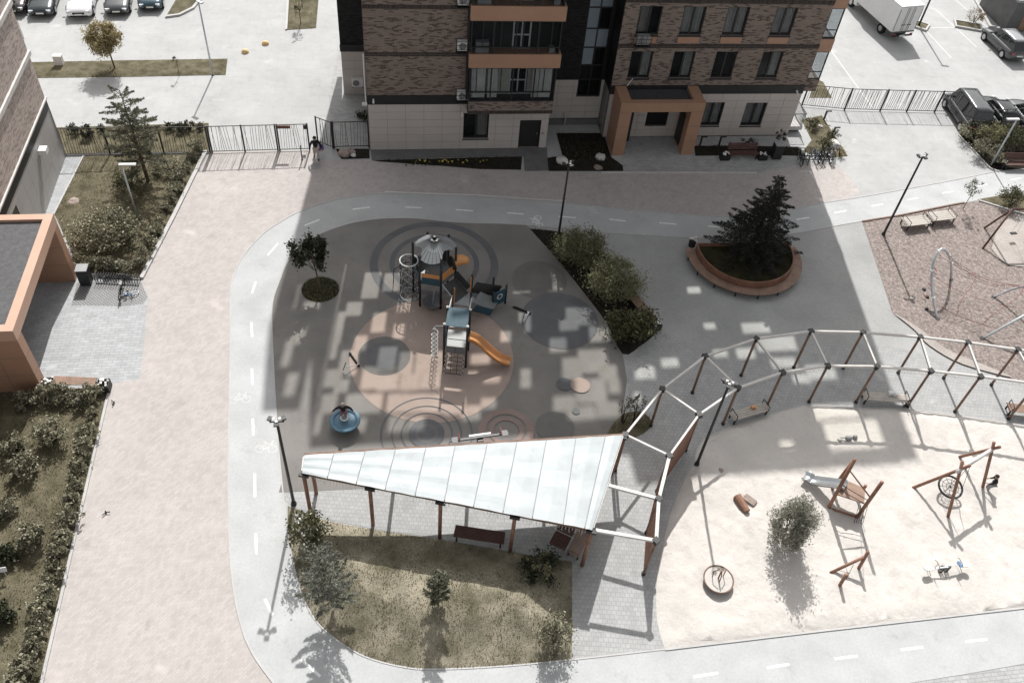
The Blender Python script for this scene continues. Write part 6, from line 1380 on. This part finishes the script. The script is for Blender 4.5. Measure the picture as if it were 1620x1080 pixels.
def conifer(label, loc, h, r, m, whorls=14, nb=8, twigs=60, leaf=.16, droop=.25, up=0.0, base=.08, name='spruce_tree', trunk=.1, lean=(0,0), taper=1.0, sparse=0.0, bark='bark_dark', tip=.35, asp=.28, jit=.4):
    t = thing(name, label, 'tree', loc); P = []; D = []; q = MB(); q.tube([(0,0,0),(lean[0]*.5,lean[1]*.5,h*.5),(lean[0],lean[1],h)], [trunk,trunk*.6,.012], 7)
    for w in range(whorls):
        f = base + (1-base)*(w/whorls)**.95; z = h*f; L0 = r*(1-f)**taper*1.02 + .10
        ax_ = np.array([lean[0]*f, lean[1]*f, z])
        nbw = max(4, int(nb*(1-f*.45)))
        for k in range(nbw):
            if random.random() < sparse: continue
            a = 2*PI*(k+.5*(w%2))/nbw + random.uniform(-.3,.3); L = L0*random.uniform(.72,1.15); d0 = np.array([math.cos(a), math.sin(a), 0])
            dz = lambda s: L*(up*s - droop*s*s + tip*droop*s**4)
            pts = [tuple(ax_ + d0*L*s + np.array([0,0,dz(s)])) for s in (0,.35,.7,1)]
            q.tube(pts, [.028*min(1,L),.02*min(1,L),.012,.005], 4, False, False)
            nt = max(6, int(twigs*L/r))
            for _ in range(nt):
                s = random.uniform(.12, 1.0)**.75; side = random.choice((-1, 1)); wd = L*.30*(1.08-s)*random.random(); sd = np.array([-d0[1], d0[0], 0])*side
                P.append(ax_ + d0*L*s + sd*wd + np.array([0,0,dz(s) - .05*random.random()])); D.append(d0*.8 + sd*.75 + np.array([0,0,-.15+up*.5]))
    for _ in range(24): P.append(np.array([lean[0], lean[1], h]) + np.array([random.uniform(-.05,.05), random.uniform(-.05,.05), -random.uniform(0,.5)])); D.append(np.array([random.uniform(-.4,.4), random.uniform(-.4,.4), 1]))
    leaf_obj('crown', P, m, t, leaf, asp, D, jit); q.build('trunk', bark, t); return t
# --- trees
decid('small round tree with orange-brown leaves on the far grass strip', g(182,109), 3.3, 1.05, 2.2, 'leaf_autumn', 7000, .14, 60, .06, lean=(-.25,.1))
decid('slender young tree with dark leaves standing in the round tree pit', g(507,462)+V(0,0,.05), 3.9, .95, 2.6, 'leaf_dark', 3200, .15, 22, .05, lean=(-.35,.1), spread=.26)
conifer('tall loose pine on the lawn in front of the picket fence', g(235,288)+V(0,0,.05), 6.0, 1.8, 'needle_pine', 14, 8, 230, .18, .15, .35, .2, 'pine_tree', .12, (-.3,.3), .25, .22, 'bark', asp=.24, jit=1.0)
conifer('big dark spruce growing in the half-round planter', SPR, 5.4, 2.6, 'needle_spruce', 20, 11, 270, .16, .22, .16, .03, 'spruce_tree', .12, (.3,.1), .8, .12, asp=.24, jit=.5)
bush('loose grey-green juniper standing in the sand beside the steel slide', g(1238,860)+V(0,0,.03), .92, .9, 3.7, 'needle_sand', 8000, .15, 80, 'juniper', 'tree', None, 6, zc=1.55, spread=.28, asp=.26)
conifer('pale blue-green pine sapling on the left of the lawn mound', g(528,965)+V(0,0,.4), 4.6, 1.15, 'needle_blue', 12, 8, 190, .17, .0, .75, .12, 'pine_tree', .07, (-.2,-.1), .45, .2, 'bark', asp=.2, jit=.8)
conifer('little pine sapling in the middle of the lawn mound', g(693,968)+V(0,0,.42), 2.9, .55, 'needle_pine', 9, 7, 70, .22, .0, .7, .25, 'pine_tree', .045, (0,.0), .5, .15, 'bark', asp=.25)
bush('upright white-flowering shrub at the tip of the lawn mound by the lamp', g(490,868)+V(0,0,.2), .85, .8, 2.4, 'leaf_green', 2200, .12, 30)
t = [o for o in COL.objects if o.get('label', '').startswith('upright white-flowering')][0]; leaf_obj('blossoms', clumps(30, .8, .75, 1.1, 1.3, 120, .3), 'flower_white', t, .13, .8)
bush('dark shrub with yellow-green tips at the canopy side of the mound', g(852,912)+V(0,0,.15), .95, .9, 1.5, 'leaf_dark', 1500, .12, 22)
t = [o for o in COL.objects if o.get('label', '').startswith('dark shrub with yellow')][0]; leaf_obj('young_leaves', clumps(7, .8, .7, .6, 1.0, 240, .18), 'leaf_yellowish', t, .13, .6)
bush('pale rounded shrub at the right-hand corner of the lawn mound', g(872,1012)+V(0,0,.15), .75, .72, 1.55, 'leaf_pale', 1700, .11, 24)
bush('broad willow-like shrub nearest the lamp post in the shrub bed', g(912,415)+V(0,.0,.05), 1.55, 1.4, 2.3, 'leaf_willow', 9000, .15, 60, asp=.3)
bush('broad willow-like shrub in the middle of the shrub bed', g(972,468)+V(-.1,.0,.05), 1.5, 1.4, 2.4, 'leaf_willow', 9000, .15, 60, asp=.3)
bush('darker shrub beside the plank bench in the shrub bed', g(1000,535)+V(-.1,.1,.05), 1.2, 1.1, 1.8, 'leaf_green', 4000, .15, 40)
bush('large rounded shrub in the hedged lawn by the left portal', g(168,385)+V(0,.2,.05), 1.75, 1.5, 1.7, 'leaf_pale', 6500, .14, 70)
bush('low dark shrub under the pine in the hedged lawn', g(205,300)+V(0,.2,.05), 1.3, .9, .8, 'leaf_green', 1600, .1, 24)
bush('silvery shrub beside the pine trunk and the road kerb', g(268,275)+V(0,.2,.05), 1.2, .8, .9, 'leaf_pale', 1500, .1, 24)
decid('thin birch-like sapling at the edge of the wood-chip area', g(1523,331), 2.4, .55, 1.6, 'leaf_green', 520, .09, 14, .025, spread=.26)
bush('dark rounded shrub in the grass corner above the swing frame', g(1597,328)+V(0,.1,.05), .85, .75, 1.35, 'leaf_green', 1500, .11, 24)
bush('pair-leaved sapling shrub in the weed patch by the pergola', g(985,668), .4, .35, 1.5, 'leaf_green', 200, .1, 8, zc=1.2, stems=4)
bush('taller thin sapling shrub in the weed patch under the pergola beam', g(1003,668), .35, .3, 1.9, 'leaf_green', 170, .1, 7, zc=1.55, stems=4)
decid('bare young sapling standing on the far grass strip by the lamp', g(284,120), 1.6, .22, .7, 'leaf_green', 90, .09, 5, .02)
decid('leafy young tree in the far flower bed', g(476,40), 2.6, .5, 1.8, 'leaf_green', 420, .1, 12, .03)
decid('thin sapling leaning beside the left building corner', g(38,62), 3.0, .5, 1.2, 'leaf_dark', 160, .12, 7, .02)
bush('dry straw-coloured reeds in the kerbed square by the kiosk', g(1540,38)+V(0,0,.1), .75, .6, 1.3, 'leaf_reed', 600, .22, 20, name='reeds', cat='reeds', asp=.15)
bush('dark creeping plant at the foot of the side block under the air conditioner', g(578,188), .6, .5, .7, 'leaf_dark', 500, .11, 12)
bush('small dark plant against the wall behind the red bench', g(1182,234), .5, .35, .7, 'leaf_dark', 350, .11, 10)
decid('small topiary tree behind the bin at the brick building', g(1228,236), 1.5, .38, .75, 'leaf_dark', 420, .09, 12, .03)
bush('rounded shrub with pale blossoms behind the crowded bicycles', g(1302,236), .75, .6, .9, 'leaf_green', 900, .1, 16)
bush('low green shrub by the terrace railing on the grass strip', g(1283,202), .55, .5, .7, 'leaf_green', 600, .1, 12)
bush('loose green shrub halfway along the grass strip', g(1312,219), .55, .5, .7, 'leaf_green', 500, .1, 12)
bush('small bare shrub at the kerb corner of the grass strip', g(1328,246), .35, .3, .7, 'leaf_autumn', 160, .1, 8)
for i, (px, py, r, h, m, lb) in enumerate([(1535,222,1.05,1.35,'leaf_pale','pale rounded shrub at the fence corner below the black van'),(1553,246,1.0,1.25,'leaf_pale','pale rounded shrub in front of the grey bar lamp'),(1557,226,1.15,1.5,'leaf_yellowish','olive shrub in the middle of the shrub bed by the vans'),(1590,232,1.3,1.5,'leaf_green','dense green shrub behind the wide brown bench'),(1622,235,1.2,1.5,'leaf_green','dense green shrub over the far end of the wide brown bench'),(1578,258,.6,.7,'leaf_pale','small pale shrub beside the bar lamp foot')]):
    bush(lb, g(px, py)+V(0,0,.06), r, r*.85, h, m, 1900, .11, 30)
# --- hedges: look-alikes in a row, built once and copied
def hedge(label, group, spots, m, r=.5, h=.75, n=700, leaf=.14, variants=4):
    protos = []
    for i, (px, py, s) in enumerate(spots):
        if i < variants:
            t = bush(label, g(px, py)+V(0,0,.05), r, r*.9, h, m, n, leaf, 14, 'hedge_shrub', 'shrub', group, 4); protos.append(t)
        else:
            t = copy_tree(protos[i % variants]); t.location = g(px, py)+V(0,0,.05)
        t.rotation_euler[2] = random.uniform(0, 6.28); s *= random.uniform(.72, .98); t.scale = (s, s, s*random.uniform(.9,1.2))
hedge('small silvery hedge shrub in the row along the kerb of the hedged lawn', 'kerb hedge of the upper lawn', [(312,240,1.0),(304,254,.9),(295,270,1.0),(287,287,.95),(279,304,1.0),(271,320,.9),(263,337,1.0),(255,354,.95),(247,371,1.0),(239,388,.95),(231,405,1.0),(225,420,.8)], 'leaf_pale')
hedge('small green hedge shrub in the row behind the low hoop rack', 'hedge behind the hoop rack', [(128,417,.9),(143,421,1.0),(158,423,1.0),(174,426,1.05),(190,428,1.0),(206,430,1.0)], 'leaf_pale', .52, .7)
hedge('silvery hedge shrub in the long row along the kerb of the left lawn', 'kerb hedge of the left lawn', [(148,634,1.25),(150,660,.9),(141,692,1.1),(136,716,1.0),(128,742,1.1),(121,772,1.0),(117,797,.9),(109,829,1.05),(102,856,1.1),(94,886,1.0),(87,912,1.0),(79,945,1.1),(71,973,1.1),(63,1000,1.0),(55,1030,1.0),(46,1062,1.1),(38,1088,1.1)], 'leaf_pale', .5, .8)
hedge('rounded shrub in the row between left bench and left lawn', 'shrubs behind the left bench', [(72,634,1.1),(100,632,1.15),(128,640,1.2),(40,640,1.0)], 'leaf_pale', .55, .8)
hedge('low dark hedge shrub on the grass strip behind the picket fence', 'shrubs behind the picket fence', [(118,212,.9),(140,218,1.1),(160,208,.8),(270,206,.9),(285,209,1.0),(300,206,.9),(316,205,.9)], 'leaf_dark', .5, .7, 360)
for px, py, r, h, m, lb in [(88,697,.72,1.25,'leaf_pale','free-standing pale shrub on the left lawn nearest the left bench'),(42,748,.62,1.1,'leaf_pale','free-standing pale shrub beside its twin on the left lawn'),(28,714,.5,1.0,'leaf_pale','smaller free-standing shrub touching its twin on the left lawn'),(56,858,.55,1.1,'leaf_pale','lone spiky shrub in the middle of the left lawn'),(8,812,.6,.6,'leaf_pale','low white-leaved shrub at the lawn edge by the garden sign'),(10,885,.5,.7,'leaf_dark','small dark shrub near the garden sign'),(3,985,.55,.9,'leaf_dark','dark shrub at the very edge of the left lawn')]:
    bush(lb, g(px, py)+V(0,0,.06), r, r*.95, h, m, 1300, .14, 22)
flw = thing('flower_clump', 'yellow flowers in the dark bed along the tiled wall', 'flowers', g(700,259), BA); o = leaf_obj('flowers', np.array([[random.uniform(-1.8,3.2), random.uniform(-.15,.15), random.uniform(.12,.3)] for _ in range(34)]), 'flower_yellow', flw, .14, .8); leaf_obj('leaves', np.array([[random.uniform(-2.4,3.6), random.uniform(-.3,.3), random.uniform(.05,.2)] for _ in range(260)]), 'leaf_dark', flw, .16, .4)
rp_ = thing('flower_clump', 'dark leafy plants between the white boulders of the recess bed', 'flowers', g(930,245), BA); leaf_obj('leaves', np.array([[random.uniform(-1.6,1.2), random.uniform(-.9,1.2), random.uniform(.05,.3)] for _ in range(420)]), 'leaf_dark', rp_, .16, .4)

# ------------------------------------------------------------------ people
def skin(name, joints, edges, rad, m, parent, sub=1):
    me = bpy.data.meshes.new(name); me.from_pydata([joints[k] for k in joints], [(list(joints).index(a), list(joints).index(c)) for a, c in edges], []); o = bpy.data.objects.new(name, me); COL.objects.link(o)
    md = o.modifiers.new('skin', 'SKIN'); md.use_smooth_shade = True
    sv = me.skin_vertices[0].data
    for i, k in enumerate(joints): r = rad.get(k, .04); sv[i].radius = (r, r) if not isinstance(r, tuple) else r; sv[i].use_root = (i == 0)
    s = o.modifiers.new('sub', 'SUBSURF'); s.levels = sub; s.render_levels = sub
    dg = bpy.context.evaluated_depsgraph_get(); ev = o.evaluated_get(dg); new = bpy.data.meshes.new_from_object(ev); new.materials.clear(); new.materials.append(M(m)); bpy.data.objects.remove(o)
    r = bpy.data.objects.new(name, new); COL.objects.link(r); r.parent = parent; return r
def person(label, loc, rz, s, arms, legs, top, pants, hair, shoe='shoe', lean=0.0, hairlong=False):
    """arms / legs: joint positions in a standing figure of height 1 scaled by s; +y is forward"""
    t = thing('person', label, 'person', loc, rz); J = {}; E = []; R_ = {}
    def add(k, p, r, frm=None):
        J[k] = (p[0]*s, p[1]*s, p[2]*s); R_[k] = r*s
        if frm: E.append((frm, k))
    hip = legs['hip']; f = lambda z, y=0: (hip[0], hip[1]+lean*(z-hip[2])+y, z)
    add('pelvis', hip, .085); add('waist', f(hip[2]+.10), .078, 'pelvis'); add('chest', f(hip[2]+.22), .092, 'waist'); add('neck', f(hip[2]+.315), .034, 'chest'); add('head0', f(hip[2]+.36,.01), .05, 'neck'); add('head1', f(hip[2]+.405,.012), .062, 'head0'); add('head2', f(hip[2]+.455,.0), .048, 'head1')
    for sd, sx in (('l',-1),('r',1)):
        sh = (hip[0]+sx*.115, f(hip[2]+.29)[1], hip[2]+.285); el, wr = arms[sd]
        add('sh'+sd, sh, .045, 'chest'); add('el'+sd, el, .031, 'sh'+sd); add('wr'+sd, wr, .020, 'el'+sd)
        d = Vector(wr)-Vector(el); d.normalize(); pl = Vector(wr)+d*.045; add('palm'+sd, pl, .019, 'wr'+sd)
        sdv = d.cross(Vector((0,0,1))); sdv = sdv.normalized() if sdv.length > .1 else Vector((1,0,0))
        for i, (o_, ln) in enumerate(((-.022,.042),(-.008,.05),(.008,.048),(.022,.038))):
            p1 = pl + d*.02 + sdv*o_; p2 = pl + d*(.02+ln) + sdv*o_*1.2 + Vector((0,0,-.008)); add('f%d%s' % (i, sd), p1, .006, 'palm'+sd); add('g%d%s' % (i, sd), p2, .005, 'f%d%s' % (i, sd))
        th = pl - d*.02 + sdv*.034*sx; add('th'+sd, th, .007, 'palm'+sd); add('tt'+sd, th + d*.03, .006, 'th'+sd)
        hp = (hip[0]+sx*.055, hip[1], hip[2]-.04); kn, an = legs[sd]; add('hp'+sd, hp, .062, 'pelvis'); add('kn'+sd, kn, .043, 'hp'+sd); add('an'+sd, an, .026, 'kn'+sd); add('toe'+sd, (an[0], an[1]+.085, an[2]-.018), .02, 'an'+sd)
    skin('body', J, E, R_, 'skin', t)
    def sub(keys, g_, extra=0):
        ks = [k for k in J if k in keys]; return {k: J[k] for k in ks}, [e for e in E if e[0] in keys and e[1] in keys], {k: R_[k]*g_+extra*s for k in ks}
    skin('jacket', *sub(['chest','waist','pelvis','shl','shr','ell','elr','wrl','wrr'], 1.14, .006), top, t)
    skin('trousers', *sub(['pelvis','hpl','hpr','knl','knr','anl','anr'], 1.12, .006), pants, t)
    for sd in 'lr': skin('shoe', *sub(['an'+sd,'toe'+sd], 1.2, .006), shoe, t)
    hc = Vector(J['head1']); bm = bmesh.new(); bmesh.ops.create_uvsphere(bm, u_segments=14, v_segments=9, radius=.078*s)
    bmesh.ops.delete(bm, geom=[v for v in bm.verts if v.co.z < -.01*s and v.co.y > -.01*s], context='VERTS')
    for v in bm.verts:
        v.co.y *= 1.12
        if hairlong and v.co.z < -.03*s: v.co.z *= 1.8
    me = bpy.data.meshes.new('hair'); bm.to_mesh(me); bm.free(); me.materials.append(M(hair)); o = bpy.data.objects.new('hair', me); COL.objects.link(o); o.parent = t; o.location = hc + Vector((0,-.012*s,.022*s))
    q = MB(); fy = hc.y+.062*s
    q.box((hc.x, fy+.004*s, hc.z-.006*s), (.016*s,.022*s,.026*s)); q.build('nose', 'skin', t); q = MB()
    for x in (-.024, .024): q.box((hc.x+x*s, fy-.001*s, hc.z+.012*s), (.016*s,.008*s,.008*s))
    q.box((hc.x, fy-.004*s, hc.z-.034*s), (.03*s,.008*s,.006*s)); o = q.build('eyes_and_mouth', 'hair_dark', t); o['kind'] = 'stuff'
    for x in (-.066, .066): MB().box((hc.x+x*s, hc.y, hc.z), (.014*s,.03*s,.04*s)).build('ear', 'skin', t)
    return t
person('person in black shirt and beige trousers walking through the wicket gate', g(501,251), -2.75, 1.62, {'l': ((-.2,.0,.62),(-.21,.08,.47)), 'r': ((.2,-.02,.62),(.23,.03,.46))}, {'hip': (0,0,.53), 'l': ((-.06,.07,.28),(-.06,.10,.04)), 'r': ((.06,-.01,.28),(.06,-.14,.06))}, 'cloth_black', 'cloth_beige', 'hair_dark')
bag_p = g(508,245); bg = thing('carrier_bag', 'purple patterned carrier bag held by the walking person', 'bag', V(bag_p.x, bag_p.y, .38), .4); MB().loft([[(-.19,-.09,0),(.19,-.09,0),(.19,.09,0),(-.19,.09,0)],[(-.21,-.07,.2),(.21,-.07,.2),(.21,.07,.2),(-.21,.07,.2)],[(-.2,-.02,.4),(.2,-.02,.4),(.2,.02,.4),(-.2,.02,.4)]]).build('bag_body', 'cloth_purple', bg); MB().tube([(-.1,0,.4),(-.07,0,.5),(.07,0,.5),(.1,0,.4)], .01, 5).build('handles', 'cloth_white', bg)
person('child in black top with arms spread kneeling on the blue carousel', CARO+V(-.1,.22,.47), PI+.2, 1.38, {'l': ((-.24,.02,.50),(-.34,.10,.40)), 'r': ((.24,.02,.50),(.36,.10,.44))}, {'hip': (0,-.05,.30), 'l': ((-.09,.18,.20),(-.09,.08,.04)), 'r': ((.09,.18,.20),(.09,.08,.04))}, 'cloth_black', 'cloth_pink', 'hair_grey', lean=.25, hairlong=True)
person('child in black jacket standing on the sand beside the swing post', g(1561,775)+V(0,0,.03), 1.2, 1.22, {'l': ((-.17,.05,.58),(-.14,.15,.52)), 'r': ((.17,.05,.58),(.14,.15,.52))}, {'hip': (0,-.08,.5), 'l': ((-.06,.02,.27),(-.06,-.02,.03)), 'r': ((.06,.05,.27),(.06,.06,.03))}, 'cloth_black', 'cloth_grey', 'hair_dark', lean=.3)
# --- two birds on the pink road
for i, (px, py, a, lb) in enumerate(((181,638,.5,'black bird with spread wings over the pink road near the left bench'),(168,811,2.2,'black bird on the pink road beside the silvery hedge'))):
    p = g(px, py); t = thing('bird', lb, 'bird', p, a); t.scale = (.6,.6,.6); MB().lathe([(.01,0),(.05,.06),(.065,.14),(.03,.2)], 10).build('body', 'play_black', t, None, True); MB().lathe([(.01,.19),(.035,.21),(.035,.25),(.01,.28)], 8, (.03,0,0)).build('head', 'play_black', t, None, True); MB().add([(.0,.04,.14),(-.12,.3,.16),(-.2,.26,.15),(-.08,.03,.12)], [(0,1,2,3)]).build('wing', 'play_black', t); MB().add([(.0,-.04,.14),(-.12,-.3,.16),(-.2,-.26,.15),(-.08,-.03,.12)], [(0,1,2,3)]).build('wing', 'play_black', t); MB().box((-.1,0,.06), (.16,.05,.015)).build('tail', 'play_black', t)
    q = MB(); q.tube([(0,.02,0),(0,.02,.08)], .006, 4); q.tube([(0,-.02,0),(0,-.02,.08)], .006, 4); q.build('legs', 'play_black', t)
